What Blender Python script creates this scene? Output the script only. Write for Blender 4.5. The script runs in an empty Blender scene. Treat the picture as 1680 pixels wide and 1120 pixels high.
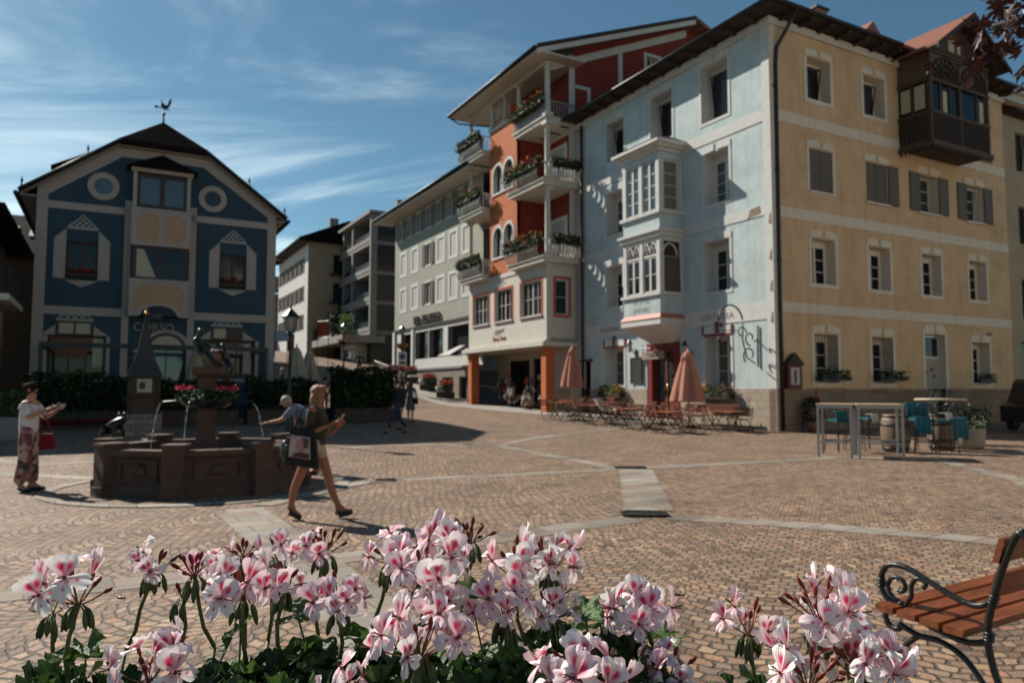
import bpy, math, random
from mathutils import Matrix, Vector, Euler
import numpy as np
random.seed(7)
sc = bpy.context.scene
R = math.radians; PI = math.pi
# ---------------------------------------------------------------- camera
cam = bpy.data.cameras.new('camera'); camo = bpy.data.objects.new('camera', cam)
sc.collection.objects.link(camo); sc.camera = camo
camo.location = (0, 0, 1.6); camo.rotation_euler = (R(90) + math.atan(80 / 1200), 0, 0)
cam.sensor_width = 36; cam.lens = 36 * 1200 / 1680; cam.clip_start = .05; cam.clip_end = 1500
cam.dof.use_dof = True; cam.dof.focus_distance = .95; cam.dof.aperture_fstop = 9.0
# ---------------------------------------------------------------- sun, sky, exposure
EL = R(39.5); AZ = (-.822, .570)
sun = bpy.data.lights.new('sun', 'SUN'); sun.energy = 5.0; sun.angle = R(.5); sun.color = (1, .93, .82)
suno = bpy.data.objects.new('sun', sun); sc.collection.objects.link(suno)
sv = Vector((AZ[0] * math.cos(EL), AZ[1] * math.cos(EL), math.sin(EL)))
suno.rotation_euler = sv.to_track_quat('Z', 'Y').to_euler(); suno.location = (-20, 10, 40)
w = bpy.data.worlds.new('World'); sc.world = w; w.use_nodes = True
nt = w.node_tree; nt.nodes.clear(); N = nt.nodes.new; L = nt.links.new
sky = N('ShaderNodeTexSky'); sky.sky_type = 'NISHITA'; sky.sun_disc = False
sky.sun_elevation = EL; sky.sun_rotation = math.atan2(AZ[0], AZ[1]) % (2 * PI)
sky.altitude = 1200; sky.air_density = 1.0; sky.dust_density = .6; sky.ozone_density = 1.2
bg = N('ShaderNodeBackground'); bg.inputs[1].default_value = .062
out = N('ShaderNodeOutputWorld')
tc = N('ShaderNodeTexCoord'); sp = N('ShaderNodeSeparateXYZ'); L(tc.outputs['Generated'], sp.inputs[0])
def wm(op, a, b=None, c=None):
    n = N('ShaderNodeMath'); n.operation = op
    for i, v in enumerate((a, b, c)):
        if v is None: continue
        if isinstance(v, (int, float)): n.inputs[i].default_value = v
        else: L(v, n.inputs[i])
    return n.outputs[0]
zz = wm('ADD', wm('MAXIMUM', sp.outputs[2], 0.0), .12)
px = wm('DIVIDE', sp.outputs[0], zz); py = wm('DIVIDE', sp.outputs[1], zz)
cb = N('ShaderNodeCombineXYZ'); L(px, cb.inputs[0]); L(py, cb.inputs[1])
mp = N('ShaderNodeMapping'); mp.inputs['Rotation'].default_value = (0, 0, R(48)); mp.inputs['Scale'].default_value = (.62, 1.5, 1); mp.inputs['Location'].default_value = (3.1, .4, 0)
L(cb.outputs[0], mp.inputs[0])
n1 = N('ShaderNodeTexNoise'); n1.inputs['Scale'].default_value = 1.0; n1.inputs['Detail'].default_value = 9; n1.inputs['Roughness'].default_value = .60; n1.inputs['Distortion'].default_value = 1.05
L(mp.outputs[0], n1.inputs['Vector'])
n2 = N('ShaderNodeTexNoise'); n2.inputs['Scale'].default_value = .38; n2.inputs['Detail'].default_value = 3
L(mp.outputs[0], n2.inputs['Vector'])
lw = wm('SUBTRACT', wm('MULTIPLY', wm('SUBTRACT', .10, sp.outputs[0]), .30), wm('MULTIPLY', sp.outputs[2], .05))          # more cirrus towards the left of the view
cs = wm('ADD', wm('ADD', n1.outputs[0], wm('MULTIPLY', n2.outputs[0], .55)), lw)
cr = N('ShaderNodeMapRange'); cr.interpolation_type = 'SMOOTHSTEP'; L(cs, cr.inputs[0])
cr.inputs[1].default_value = .80; cr.inputs[2].default_value = 1.22; cr.inputs[3].default_value = 0.0; cr.inputs[4].default_value = .8
ahead = N('ShaderNodeMapRange'); L(sp.outputs[1], ahead.inputs[0]); ahead.inputs[1].default_value = .25; ahead.inputs[2].default_value = .6      # cirrus only ahead, left off the unseen sky to lower the fill light
mx = N('ShaderNodeMix'); mx.data_type = 'RGBA'; L(wm('MULTIPLY', cr.outputs[0], ahead.outputs[0]), mx.inputs[0])
tint = N('ShaderNodeMix'); tint.data_type = 'RGBA'; tint.blend_type = 'MULTIPLY'; tint.inputs[0].default_value = 1
L(sky.outputs[0], tint.inputs[6]); tint.inputs[7].default_value = (.74, 1.0, .95, 1)
L(tint.outputs[2], mx.inputs[6]); mx.inputs[7].default_value = (12.5, 14.8, 15.2, 1)
L(mx.outputs[2], bg.inputs[0]); L(bg.outputs[0], out.inputs[0])
vs = sc.view_settings; vs.view_transform = 'Standard'; vs.look = 'None'; vs.gamma = 1; vs.exposure = 0.5
sc.display_settings.display_device = 'sRGB'
# ---------------------------------------------------------------- helpers
col = sc.collection
class MB:
    def __init__(s, M=None): s.v = []; s.f = []; s.mi = []; s.uv = {}; s.mats = []; s.k = 0; s.M = M or Matrix(); s.sm = []; s.smooth = False
    def mat(s, m):
        if m not in s.mats: s.mats.append(m)
        s.k = s.mats.index(m); return s
    def add(s, vs, fs):
        b = len(s.v)
        for p in vs: s.v.append(tuple(s.M @ Vector(p)))
        for f in fs: s.f.append([b + i for i in f]); s.mi.append(s.k); s.sm.append(s.smooth)
        return s
    def box(s, x0, y0, z0, x1, y1, z1):
        vs = [(x, y, z) for x in (x0, x1) for y in (y0, y1) for z in (z0, z1)]
        return s.add(vs, [(0, 1, 3, 2), (4, 6, 7, 5), (0, 4, 5, 1), (2, 3, 7, 6), (0, 2, 6, 4), (1, 5, 7, 3)])
    def ext(s, poly, vec):
        n = len(poly); v = Vector(vec)
        vs = [Vector(p) for p in poly] + [Vector(p) + v for p in poly]
        fs = [tuple(range(n)), tuple(range(2 * n - 1, n - 1, -1))] + [(i, (i + 1) % n, (i + 1) % n + n, i + n) for i in range(n)]
        return s.add(vs, fs)
    def prism(s, poly, y0, y1):      # poly in (x, z), extruded along y
        return s.ext([(a, y0, b) for a, b in poly], (0, y1 - y0, 0))
    def tube(s, pts, r, n=8, caps=True):
        pts = [Vector(p) for p in pts]; m = len(pts)
        rs = r if isinstance(r, (list, tuple)) else [r] * m
        up = Vector((0, 0, 1)); b = len(s.v); vs = []; fs = []
        prev = None
        for i, p in enumerate(pts):
            t = (pts[min(i + 1, m - 1)] - pts[max(i - 1, 0)])
            if t.length < 1e-9: t = Vector((0, 0, 1))
            t.normalize()
            if prev is None:
                a = t.cross(up)
                if a.length < .05: a = t.cross(Vector((1, 0, 0)))
            else: a = prev - t * prev.dot(t)
            a.normalize(); prev = a; c = t.cross(a)
            for k in range(n):
                an = 2 * PI * k / n; vs.append(p + (a * math.cos(an) + c * math.sin(an)) * rs[i])
        for i in range(m - 1):
            for k in range(n): fs.append((i * n + k, i * n + (k + 1) % n, (i + 1) * n + (k + 1) % n, (i + 1) * n + k))
        if caps: fs.append(tuple(range(n))[::-1]); fs.append(tuple((m - 1) * n + k for k in range(n)))
        sm = s.smooth; s.smooth = n > 5; s.add(vs, fs); s.smooth = sm; return s
    def lathe(s, prof, c=(0, 0, 0), n=16, wob=None):
        vs = []; fs = []; m = len(prof)
        for i, (r, z) in enumerate(prof):
            for k in range(n):
                a = 2 * PI * k / n; q = r * (wob(a, i) if wob else 1)
                vs.append((c[0] + q * math.cos(a), c[1] + q * math.sin(a), c[2] + z))
        for i in range(m - 1):
            for k in range(n): fs.append((i * n + k, i * n + (k + 1) % n, (i + 1) * n + (k + 1) % n, (i + 1) * n + k))
        if prof[0][0] > 1e-4: fs.append(tuple(range(n))[::-1])
        if prof[-1][0] > 1e-4: fs.append(tuple((m - 1) * n + k for k in range(n)))
        sm = s.smooth; s.smooth = True if n > 8 else False; s.add(vs, fs); s.smooth = sm; return s
    def ell(s, c, r, n=12, m=8, rot=None):
        vs = []; fs = []; rt = rot or Matrix.Identity(3)
        for i in range(m + 1):
            ph = PI * i / m
            for k in range(n):
                a = 2 * PI * k / n
                vs.append(Vector(c) + rt @ Vector((r[0] * math.sin(ph) * math.cos(a), r[1] * math.sin(ph) * math.sin(a), r[2] * math.cos(ph))))
        for i in range(m):
            for k in range(n): fs.append((i * n + k, (i + 1) * n + k, (i + 1) * n + (k + 1) % n, i * n + (k + 1) % n))
        sm = s.smooth; s.smooth = True; s.add(vs, fs); s.smooth = sm; return s
    def leaf(s, p, sz, nrm=None, asp=.6):
        if nrm is None: nrm = Vector((random.gauss(0, 1), random.gauss(0, 1), random.gauss(0, 1) + .4))
        n = nrm.normalized(); a = n.orthogonal().normalized(); c = n.cross(a)
        t = random.uniform(0, 2 * PI); d = a * math.cos(t) + c * math.sin(t); e = n.cross(d)
        p = Vector(p)
        return s.add([p - d * sz, p - e * sz * asp + n * sz * .18, p + d * sz, p + e * sz * asp + n * sz * .18], [(0, 1, 2, 3)])
    def wall(s, poly, holes=(), y=0.0, rev=.3, wm=None, rm=None):   # convex outline (u, z) with rectangular openings (u0,z0,u1,z1)
        us = sorted({p[0] for p in poly} | {h[0] for h in holes} | {h[2] for h in holes})
        zs = sorted({p[1] for p in poly} | {h[1] for h in holes} | {h[3] for h in holes})
        cx = sum(p[0] for p in poly) / len(poly); cz = sum(p[1] for p in poly) / len(poly)
        if wm: s.mat(wm)
        for i in range(len(us) - 1):
            for j in range(len(zs) - 1):
                a, b, c, d = us[i], us[i + 1], zs[j], zs[j + 1]
                mu, mz = (a + b) / 2, (c + d) / 2
                if any(h[0] < mu < h[2] and h[1] < mz < h[3] for h in holes): continue
                P = [(a, c), (b, c), (b, d), (a, d)]
                for k in range(len(poly)):
                    e, g = poly[k], poly[(k + 1) % len(poly)]
                    def side(q, e=e, g=g): return (g[0] - e[0]) * (q[1] - e[1]) - (g[1] - e[1]) * (q[0] - e[0])
                    sg = 1 if side((cx, cz)) > 0 else -1
                    Q = []
                    for m_ in range(len(P)):
                        p, q = P[m_], P[(m_ + 1) % len(P)]
                        sp_, sq = side(p) * sg, side(q) * sg
                        if sp_ >= -1e-7: Q.append(p)
                        if (sp_ > 1e-7 and sq < -1e-7) or (sp_ < -1e-7 and sq > 1e-7):
                            t = sp_ / (sp_ - sq); Q.append((p[0] + (q[0] - p[0]) * t, p[1] + (q[1] - p[1]) * t))
                    P = Q
                    if len(P) < 3: break
                if len(P) >= 3: s.add([(p[0], y, p[1]) for p in P], [tuple(range(len(P)))])
        if rm: s.mat(rm)
        for (a, c, b, d) in holes:
            s.add([(a, y, c), (b, y, c), (b, y, d), (a, y, d), (a, y + rev, c), (b, y + rev, c), (b, y + rev, d), (a, y + rev, d)],
                  [(0, 1, 5, 4), (1, 2, 6, 5), (2, 3, 7, 6), (3, 0, 4, 7)])
        return s
    def build(s, name, parent=None, mat=None, loc=None, rz=0, uv=None):
        me = bpy.data.meshes.new(name); me.from_pydata(s.v, [], s.f)
        for m in (s.mats or [mat]): me.materials.append(m)
        if s.mats: me.polygons.foreach_set('material_index', s.mi)
        me.polygons.foreach_set('use_smooth', s.sm)
        if uv:
            l = me.uv_layers.new(name='UVMap')
            for i, lp in enumerate(me.loops): l.data[i].uv = uv[lp.vertex_index]
        me.update()
        return link(name, me, parent, loc, rz)
def link(name, me, parent=None, loc=None, rz=0):
    o = bpy.data.objects.new(name, me); col.objects.link(o)
    if parent: o.parent = parent
    if loc: o.location = loc
    if rz: o.rotation_euler.z = rz
    return o
def tag(o, label=None, cat=None, group=None, kind=None):
    if label: o['label'] = label
    if cat: o['category'] = cat
    if group: o['group'] = group
    if kind: o['kind'] = kind
    return o
def thing(name, label, cat, loc=(0, 0, 0), rz=0, group=None):
    o = link(name, None, None, loc, rz); o.empty_display_size = .3
    return tag(o, label, cat, group)
def copy_tree(o, parent=None):
    c = o.copy(); col.objects.link(c); c.parent = parent
    for ch in list(o.children): copy_tree(ch, c)
    return c
def dup(o, loc, rz, label=None, group=None, s=None):
    c = copy_tree(o); c.location = loc; c.rotation_euler.z = rz
    if label: c['label'] = label
    if group: c['group'] = group
    if s: c.scale = (s, s, s)
    return c
def text(name, body, size, mat, parent, M, ext=.006, xs=1.0, italic=0.0, space=1.0):
    cu = bpy.data.curves.new(name, 'FONT'); cu.body = body; cu.size = size; cu.extrude = ext; cu.align_x = 'CENTER'; cu.align_y = 'CENTER'; cu.shear = italic; cu.space_character = space
    t = bpy.data.objects.new(name, cu); col.objects.link(t)
    bpy.context.view_layer.update()
    me = bpy.data.meshes.new_from_object(t.evaluated_get(bpy.context.evaluated_depsgraph_get()))
    bpy.data.objects.remove(t); bpy.data.curves.remove(cu)
    me.transform(M @ Matrix.Rotation(R(90), 4, 'X') @ Matrix.Scale(xs, 4, (1, 0, 0)))
    me.materials.clear(); me.materials.append(mat)
    return link(name, me, parent)
def skin(name, P, E, mat, parent, sub=2, root='pel'):
    """P: {key: ((x,y,z), r)}; E: list of key chains; one continuous skinned surface"""
    ks = list(P); ix = {k: i for i, k in enumerate(ks)}
    ed = []
    for ch in E:
        ch = ch.split()
        for a, b in zip(ch, ch[1:]): ed.append((ix[a], ix[b]))
    used = sorted({i for e in ed for i in e}); mp_ = {u: i for i, u in enumerate(used)}
    me = bpy.data.meshes.new(name); me.from_pydata([P[ks[u]][0] for u in used], [(mp_[a], mp_[b]) for a, b in ed], [])
    o = bpy.data.objects.new(name, me); col.objects.link(o)
    md = o.modifiers.new('s', 'SKIN'); md.use_smooth_shade = True; md.branch_smoothing = .6
    sv_ = me.skin_vertices[0].data
    for u in used:
        r = P[ks[u]][1]; sv_[mp_[u]].radius = r if isinstance(r, tuple) else (r, r)
        sv_[mp_[u]].use_root = ks[u] == root
    if root not in ks or ix[root] not in mp_: sv_[0].use_root = True
    s2 = o.modifiers.new('u', 'SUBSURF'); s2.levels = sub; s2.render_levels = sub
    bpy.context.view_layer.update()
    m2 = bpy.data.meshes.new_from_object(o.evaluated_get(bpy.context.evaluated_depsgraph_get()))
    bpy.data.objects.remove(o); bpy.data.meshes.remove(me)
    m2.materials.clear(); m2.materials.append(mat)
    for p in m2.polygons: p.use_smooth = True
    return link(name, m2, parent)
# ---------------------------------------------------------------- materials
def nodes(name):
    m = bpy.data.materials.new(name); m.use_nodes = True; t = m.node_tree
    b = t.nodes['Principled BSDF']
    def n(k, **kw):
        x = t.nodes.new(k)
        for a, v in kw.items(): setattr(x, a, v)
        return x
    def math_(op, a, b_=None, c=None):
        x = t.nodes.new('ShaderNodeMath'); x.operation = op
        for i, v in enumerate((a, b_, c)):
            if v is None: continue
            if isinstance(v, (int, float)): x.inputs[i].default_value = v
            else: t.links.new(v, x.inputs[i])
        return x.outputs[0]
    return m, t, b, n, t.links.new, math_
MC = {}; GA = .80      # real-world reflectance scale for the exposure above
def mat(name, c, rough=.7, var=.15, scale=3.0, bump=.0, bscale=60.0, metal=0.0, spec=.4, c2=None, dirt=0.0, trans=0.0, stretch=None):
    if name in MC: return MC[name]
    c = tuple(x * GA for x in c); c2 = c2 and tuple(x * GA for x in c2)
    m, t, b, n, l, M_ = nodes(name)
    b.inputs['Roughness'].default_value = rough; b.inputs['Metallic'].default_value = metal; b.inputs['Specular IOR Level'].default_value = spec
    tcx = n('ShaderNodeTexCoord'); no = n('ShaderNodeTexNoise'); no.inputs['Scale'].default_value = scale; no.inputs['Detail'].default_value = 6; no.inputs['Roughness'].default_value = .62
    src = tcx.outputs['Object']
    if stretch:
        mp_ = n('ShaderNodeMapping'); mp_.inputs['Scale'].default_value = stretch; l(src, mp_.inputs[0]); src = mp_.outputs[0]
    l(src, no.inputs['Vector'])
    rp = n('ShaderNodeMapRange'); l(no.outputs[0], rp.inputs[0]); rp.inputs[1].default_value = .32; rp.inputs[2].default_value = .68
    mix = n('ShaderNodeMix', data_type='RGBA'); l(rp.outputs[0], mix.inputs[0])
    a = tuple(x * (1 - var) for x in c); d = c2 or tuple(min(1, x * (1 + var)) for x in c)
    mix.inputs[6].default_value = (*a, 1); mix.inputs[7].default_value = (*d, 1); o = mix.outputs[2]
    if dirt:
        n2_ = n('ShaderNodeTexNoise'); n2_.inputs['Scale'].default_value = .55; n2_.inputs['Detail'].default_value = 8; n2_.inputs['Roughness'].default_value = .7
        l(tcx.outputs['Object'], n2_.inputs['Vector'])
        r2 = n('ShaderNodeMapRange'); l(n2_.outputs[0], r2.inputs[0]); r2.inputs[1].default_value = .5; r2.inputs[2].default_value = .72; r2.inputs[4].default_value = dirt
        m2 = n('ShaderNodeMix', data_type='RGBA', blend_type='MULTIPLY'); l(r2.outputs[0], m2.inputs[0]); l(o, m2.inputs[6]); m2.inputs[7].default_value = (.55, .5, .44, 1); o = m2.outputs[2]
        mp5 = n('ShaderNodeMapping'); mp5.inputs['Scale'].default_value = (2.2, 2.2, .16); l(tcx.outputs['Object'], mp5.inputs[0]); n5 = n('ShaderNodeTexNoise'); n5.inputs['Scale'].default_value = 1.6; n5.inputs['Detail'].default_value = 7; n5.inputs['Roughness'].default_value = .7; l(mp5.outputs[0], n5.inputs['Vector'])
        r5 = n('ShaderNodeMapRange'); l(n5.outputs[0], r5.inputs[0]); r5.inputs[1].default_value = .48; r5.inputs[2].default_value = .75; r5.inputs[4].default_value = dirt * 1.3
        m5 = n('ShaderNodeMix', data_type='RGBA', blend_type='MULTIPLY'); l(r5.outputs[0], m5.inputs[0]); l(o, m5.inputs[6]); m5.inputs[7].default_value = (.62, .58, .52, 1); o = m5.outputs[2]
    l(o, b.inputs['Base Color'])
    if bump:
        n3 = n('ShaderNodeTexNoise'); n3.inputs['Scale'].default_value = bscale; n3.inputs['Detail'].default_value = 4; l(tcx.outputs['Object'], n3.inputs['Vector'])
        bp = n('ShaderNodeBump'); bp.inputs['Strength'].default_value = bump; bp.inputs['Distance'].default_value = .02; l(n3.outputs[0], bp.inputs['Height']); l(bp.outputs[0], b.inputs['Normal'])
    if trans:
        tr = n('ShaderNodeBsdfTranslucent'); l(o, tr.inputs[0]); ms = n('ShaderNodeMixShader'); ms.inputs[0].default_value = trans
        l(b.outputs[0], ms.inputs[1]); l(tr.outputs[0], ms.inputs[2]); l(ms.outputs[0], t.nodes['Material Output'].inputs[0])
    MC[name] = m; return m
def slats(name, c, c2, period, axis=2, rough=.6, duty=.5, bump=.6, var=.1):
    """boards / louvres: dark gaps of a fixed period along one object axis"""
    if name in MC: return MC[name]
    c = tuple(x * GA for x in c); c2 = tuple(x * GA for x in c2)
    m, t, b, n, l, M_ = nodes(name); b.inputs['Roughness'].default_value = rough
    tcx = n('ShaderNodeTexCoord'); s_ = n('ShaderNodeSeparateXYZ'); l(tcx.outputs['Object'], s_.inputs[0])
    v = M_('FRACT', M_('DIVIDE', s_.outputs[axis], period)); g = M_('LESS_THAN', v, duty)
    no = n('ShaderNodeTexNoise'); no.inputs['Scale'].default_value = 5; l(tcx.outputs['Object'], no.inputs['Vector'])
    mix = n('ShaderNodeMix', data_type='RGBA'); l(g, mix.inputs[0]); mix.inputs[6].default_value = (*c, 1); mix.inputs[7].default_value = (*c2, 1)
    m2 = n('ShaderNodeMix', data_type='RGBA', blend_type='MULTIPLY'); m2.inputs[0].default_value = .5; l(mix.outputs[2], m2.inputs[6]); l(no.outputs[0], m2.inputs[7])
    l(m2.outputs[2], b.inputs['Base Color'])
    bp = n('ShaderNodeBump'); bp.inputs['Strength'].default_value = bump; bp.inputs['Distance'].default_value = .02; l(v, bp.inputs['Height']); l(bp.outputs[0], b.inputs['Normal'])
    MC[name] = m; return m
def brickmat(name, cols, bw, rh, mortar, mc, rot=0.0, arcs=None, world=True, rough=.75, bump=.5, dist=.012, axes=None, off=.5, patch=.25):
    if name in MC: return MC[name]
    m, t, b, n, l, M_ = nodes(name)
    tcx = n('ShaderNodeTexCoord'); ge = n('ShaderNodeNewGeometry')
    src = ge.outputs['Position'] if world else tcx.outputs['Object']
    nz = n('ShaderNodeTexNoise'); nz.inputs['Scale'].default_value = 8; nz.inputs['Detail'].default_value = 4; l(src, nz.inputs['Vector'])
    vm = n('ShaderNodeVectorMath', operation='MULTIPLY_ADD'); l(nz.outputs['Color'], vm.inputs[0]); vm.inputs[1].default_value = (dist * 2,) * 3; l(src, vm.inputs[2])
    mp_ = n('ShaderNodeMapping'); mp_.inputs['Rotation'].default_value = (0, 0, rot); l(vm.outputs[0], mp_.inputs[0])
    s_ = n('ShaderNodeSeparateXYZ'); l(mp_.outputs[0], s_.inputs[0]); X, Y, Zc = s_.outputs
    if axes == 'xz': Y = Zc
    if axes == 'yz': X, Y = Y, Zc
    if arcs:
        LW, RR = arcs
        q = M_('DIVIDE', X, LW); fl = M_('FLOOR', q); xm = M_('MULTIPLY', M_('SUBTRACT', M_('FRACT', q), .5), LW)
        v = M_('ADD', Y, M_('SQRT', M_('SUBTRACT', RR * RR, M_('MULTIPLY', xm, xm))))
        u = M_('ADD', M_('MULTIPLY', M_('ARCSINE', M_('DIVIDE', xm, RR)), RR), M_('MULTIPLY', fl, 7.313))
        v = M_('ADD', v, M_('MULTIPLY', M_('MODULO', fl, 2.0), rh * .5))
        X, Y = u, v
    cv = n('ShaderNodeCombineXYZ'); l(X, cv.inputs[0]); l(Y, cv.inputs[1])
    bt = n('ShaderNodeTexBrick'); bt.offset = off; bt.inputs['Color1'].default_value = (0, 0, 0, 1); bt.inputs['Color2'].default_value = (1, 1, 1, 1); bt.inputs['Mortar'].default_value = (.5, .5, .5, 1)
    bt.inputs['Scale'].default_value = 1; bt.inputs['Mortar Size'].default_value = mortar; bt.inputs['Mortar Smooth'].default_value = .6; bt.inputs['Brick Width'].default_value = bw; bt.inputs['Row Height'].default_value = rh
    l(cv.outputs[0], bt.inputs['Vector'])
    rp = n('ShaderNodeValToRGB'); rp.color_ramp.interpolation = 'LINEAR'
    el = rp.color_ramp.elements
    while len(el) < len(cols): el.new(.5)
    for i, c in enumerate(cols): el[i].position = i / (len(cols) - 1); el[i].color = (*[x * GA for x in c], 1)
    l(bt.outputs['Color'], rp.inputs[0])
    n2_ = n('ShaderNodeTexNoise'); n2_.inputs['Scale'].default_value = .7; n2_.inputs['Detail'].default_value = 7; n2_.inputs['Roughness'].default_value = .65; l(src, n2_.inputs['Vector'])
    r2 = n('ShaderNodeMapRange'); l(n2_.outputs[0], r2.inputs[0]); r2.inputs[1].default_value = .3; r2.inputs[2].default_value = .7; r2.inputs[3].default_value = 1 - patch; r2.inputs[4].default_value = 1 + patch * .6
    n4 = n('ShaderNodeTexNoise'); n4.inputs['Scale'].default_value = 45; n4.inputs['Detail'].default_value = 3; l(src, n4.inputs['Vector'])
    r4 = n('ShaderNodeMapRange'); l(n4.outputs[0], r4.inputs[0]); r4.inputs[1].default_value = .3; r4.inputs[2].default_value = .7; r4.inputs[3].default_value = .8; r4.inputs[4].default_value = 1.15
    mm = M_('MULTIPLY', r2.outputs[0], r4.outputs[0])
    m2 = n('ShaderNodeVectorMath', operation='SCALE'); l(rp.outputs[0], m2.inputs[0]); l(mm, m2.inputs['Scale'])
    mix = n('ShaderNodeMix', data_type='RGBA'); l(bt.outputs['Fac'], mix.inputs[0]); l(m2.outputs[0], mix.inputs[6]); mix.inputs[7].default_value = (*[x * GA for x in mc], 1)
    l(mix.outputs[2], b.inputs['Base Color']); b.inputs['Roughness'].default_value = rough; b.inputs['Specular IOR Level'].default_value = .35
    h = M_('ADD', M_('MULTIPLY', bt.outputs['Fac'], -1.0), M_('MULTIPLY', n4.outputs[0], .35))
    h = M_('ADD', h, M_('MULTIPLY', bt.outputs['Color'], .25))
    bp = n('ShaderNodeBump'); bp.inputs['Strength'].default_value = bump; bp.inputs['Distance'].default_value = .02; l(h, bp.inputs['Height']); l(bp.outputs[0], b.inputs['Normal'])
    MC[name] = m; return m
K = {}
K['cobble'] = brickmat('porphyry_cobbles', [(.14, .078, .055), (.42, .265, .165), (.22, .15, .11), (.52, .35, .225), (.28, .20, .15), (.47, .255, .15)], .122, .108, .014, (.11, .083, .06), rot=R(24), arcs=(1.25, .72), bump=1.0, dist=.052, patch=.36)
K['slab'] = brickmat('grey_porphyry_slabs', [(.20, .165, .13), (.36, .32, .27), (.29, .215, .16), (.42, .375, .32)], .62, .36, .014, (.14, .11, .09), rot=R(-33), bump=.35)
K['slab2'] = brickmat('sidewalk_slabs', [(.36, .32, .28), (.42, .375, .33), (.39, .35, .30)], .8, .5, .01, (.25, .21, .18), rot=R(28.8), bump=.3)
K['lblue'] = mat('light_blue_plaster', (.53, .62, .63), .85, .10, 1.3, bump=.35, bscale=9, dirt=.35, c2=(.60, .69, .695))
K['white'] = mat('white_plaster', (.66, .65, .62), .8, .06, 4, bump=.15, bscale=20, dirt=.2)
K['yellow'] = mat('ochre_plaster', (.68, .455, .26), .85, .10, .8, bump=.15, bscale=12, dirt=.4, c2=(.74, .505, .295))
K['warmtrim'] = mat('warm_white_trim', (.74, .64, .52), .8, .06, 4, bump=.15, bscale=20, dirt=.25)
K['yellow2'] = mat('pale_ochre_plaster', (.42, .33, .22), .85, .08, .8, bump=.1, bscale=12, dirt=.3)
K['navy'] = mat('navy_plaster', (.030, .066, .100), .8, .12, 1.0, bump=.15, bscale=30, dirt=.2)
K['beige'] = mat('beige_trim', (.43, .375, .335), .8, .05, 3, bump=.08, bscale=20, dirt=.12)
K['peach'] = mat('peach_panel', (.50, .30, .18), .8, .06, 3)
K['orange'] = mat('orange_plaster', (.56, .15, .045), .85, .10, 1.2, bump=.15, bscale=20, dirt=.2)
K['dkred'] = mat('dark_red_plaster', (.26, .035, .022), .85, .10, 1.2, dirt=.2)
K['cream'] = mat('cream_plaster', (.66, .62, .54), .82, .05, 2, bump=.08, bscale=20, dirt=.2)
K['sage'] = mat('sage_plaster', (.37, .37, .31), .85, .06, 1, bump=.1, bscale=20, dirt=.2)
K['concrete'] = mat('grey_concrete', (.27, .255, .24), .85, .1, 1, dirt=.3)
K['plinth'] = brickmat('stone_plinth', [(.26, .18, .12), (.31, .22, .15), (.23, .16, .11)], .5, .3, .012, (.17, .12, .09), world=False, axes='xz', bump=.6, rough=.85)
K['plinth_b'] = brickmat('stone_plinth_sun_tone', [(.42, .34, .25), (.50, .41, .31), (.38, .31, .24)], .5, .3, .012, (.28, .22, .17), world=False, axes='yz', bump=.6, rough=.85)  # lighter copy of the plinth stone; sun on this side put into colour
K['rubble'] = brickmat('rubble_stone', [(.22, .19, .16), (.34, .29, .23), (.27, .23, .19)], .3, .17, .02, (.15, .13, .11), world=False, axes='xz', bump=.8, dist=.05)
K['glass'] = mat('window_glass', (.012, .014, .017), .06, .2, 2, spec=.35)
def vary_glass(m_):
    t_ = m_.node_tree; b_ = t_.nodes['Principled BSDF']; oi = t_.nodes.new('ShaderNodeObjectInfo'); rp_ = t_.nodes.new('ShaderNodeValToRGB'); rp_.color_ramp.interpolation = 'CONSTANT'; e = rp_.color_ramp.elements
    for p_, c_ in ((.35, (.03, .036, .04)), (.6, (.008, .009, .01)), (.78, (.10, .09, .075)), (.9, (.02, .03, .04))): x_ = e.new(p_); x_.color = (*c_, 1)
    e[0].color = (.014, .015, .017, 1); e[-1].color = (.16, .14, .12, 1); e[-1].position = .95
    t_.links.new(oi.outputs['Random'], rp_.inputs[0]); t_.links.new(rp_.outputs[0], b_.inputs['Base Color'])
vary_glass(K['glass'])
K['glassdark'] = mat('dark_shop_glass', (.012, .012, .012), .15, .2, 2, spec=.12)
K['glassblue'] = mat('sky_tinted_glass', (.05, .075, .095), .05, .2, 1, spec=.9)  # blue base colour puts part of the sky's reflection into the material
K['creamblind'] = mat('cream_blind', (.5, .45, .33), .8, .08, 4)
K['frame'] = mat('white_window_frame', (.62, .60, .56), .5, .04, 5)
K['dkframe'] = mat('dark_brown_frame', (.05, .022, .015), .5, .2, 6)
K['redframe'] = mat('oxblood_paint', (.20, .028, .02), .5, .15, 6)
K['orframe'] = mat('orange_red_trim', (.50, .10, .035), .6, .08, 6)
K['shutter'] = slats('grey_louvred_shutter', (.20, .165, .13), (.075, .06, .05), .055)
K['brshutter'] = slats('brown_louvred_shutter', (.25, .19, .15), (.13, .10, .08), .07)
K['wsh'] = mat('white_panel_shutter', (.56, .52, .48), .7, .05, 4)
K['roof'] = slats('dark_tile_roof', (.028, .014, .013), (.014, .008, .008), .32, 2, bump=.9, rough=.95)
K['roof'].node_tree.nodes['Principled BSDF'].inputs['Specular IOR Level'].default_value = .08
K['redtile'] = slats('red_tile_roof', (.46, .17, .09), (.24, .085, .05), .16, 2, bump=.9)
K['dkwood'] = mat('dark_roof_timber', (.045, .028, .02), .7, .3, 8)
K['oldwood'] = slats('weathered_brown_boards', (.085, .052, .034), (.045, .028, .02), .16, 0, bump=.5, duty=.2)
K['oldwood2'] = mat('weathered_timber', (.085, .055, .036), .75, .3, 6, bump=.2, bscale=30)
K['zinc'] = mat('dark_zinc', (.03, .033, .036), .45, .2, 5, metal=.4)
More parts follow.
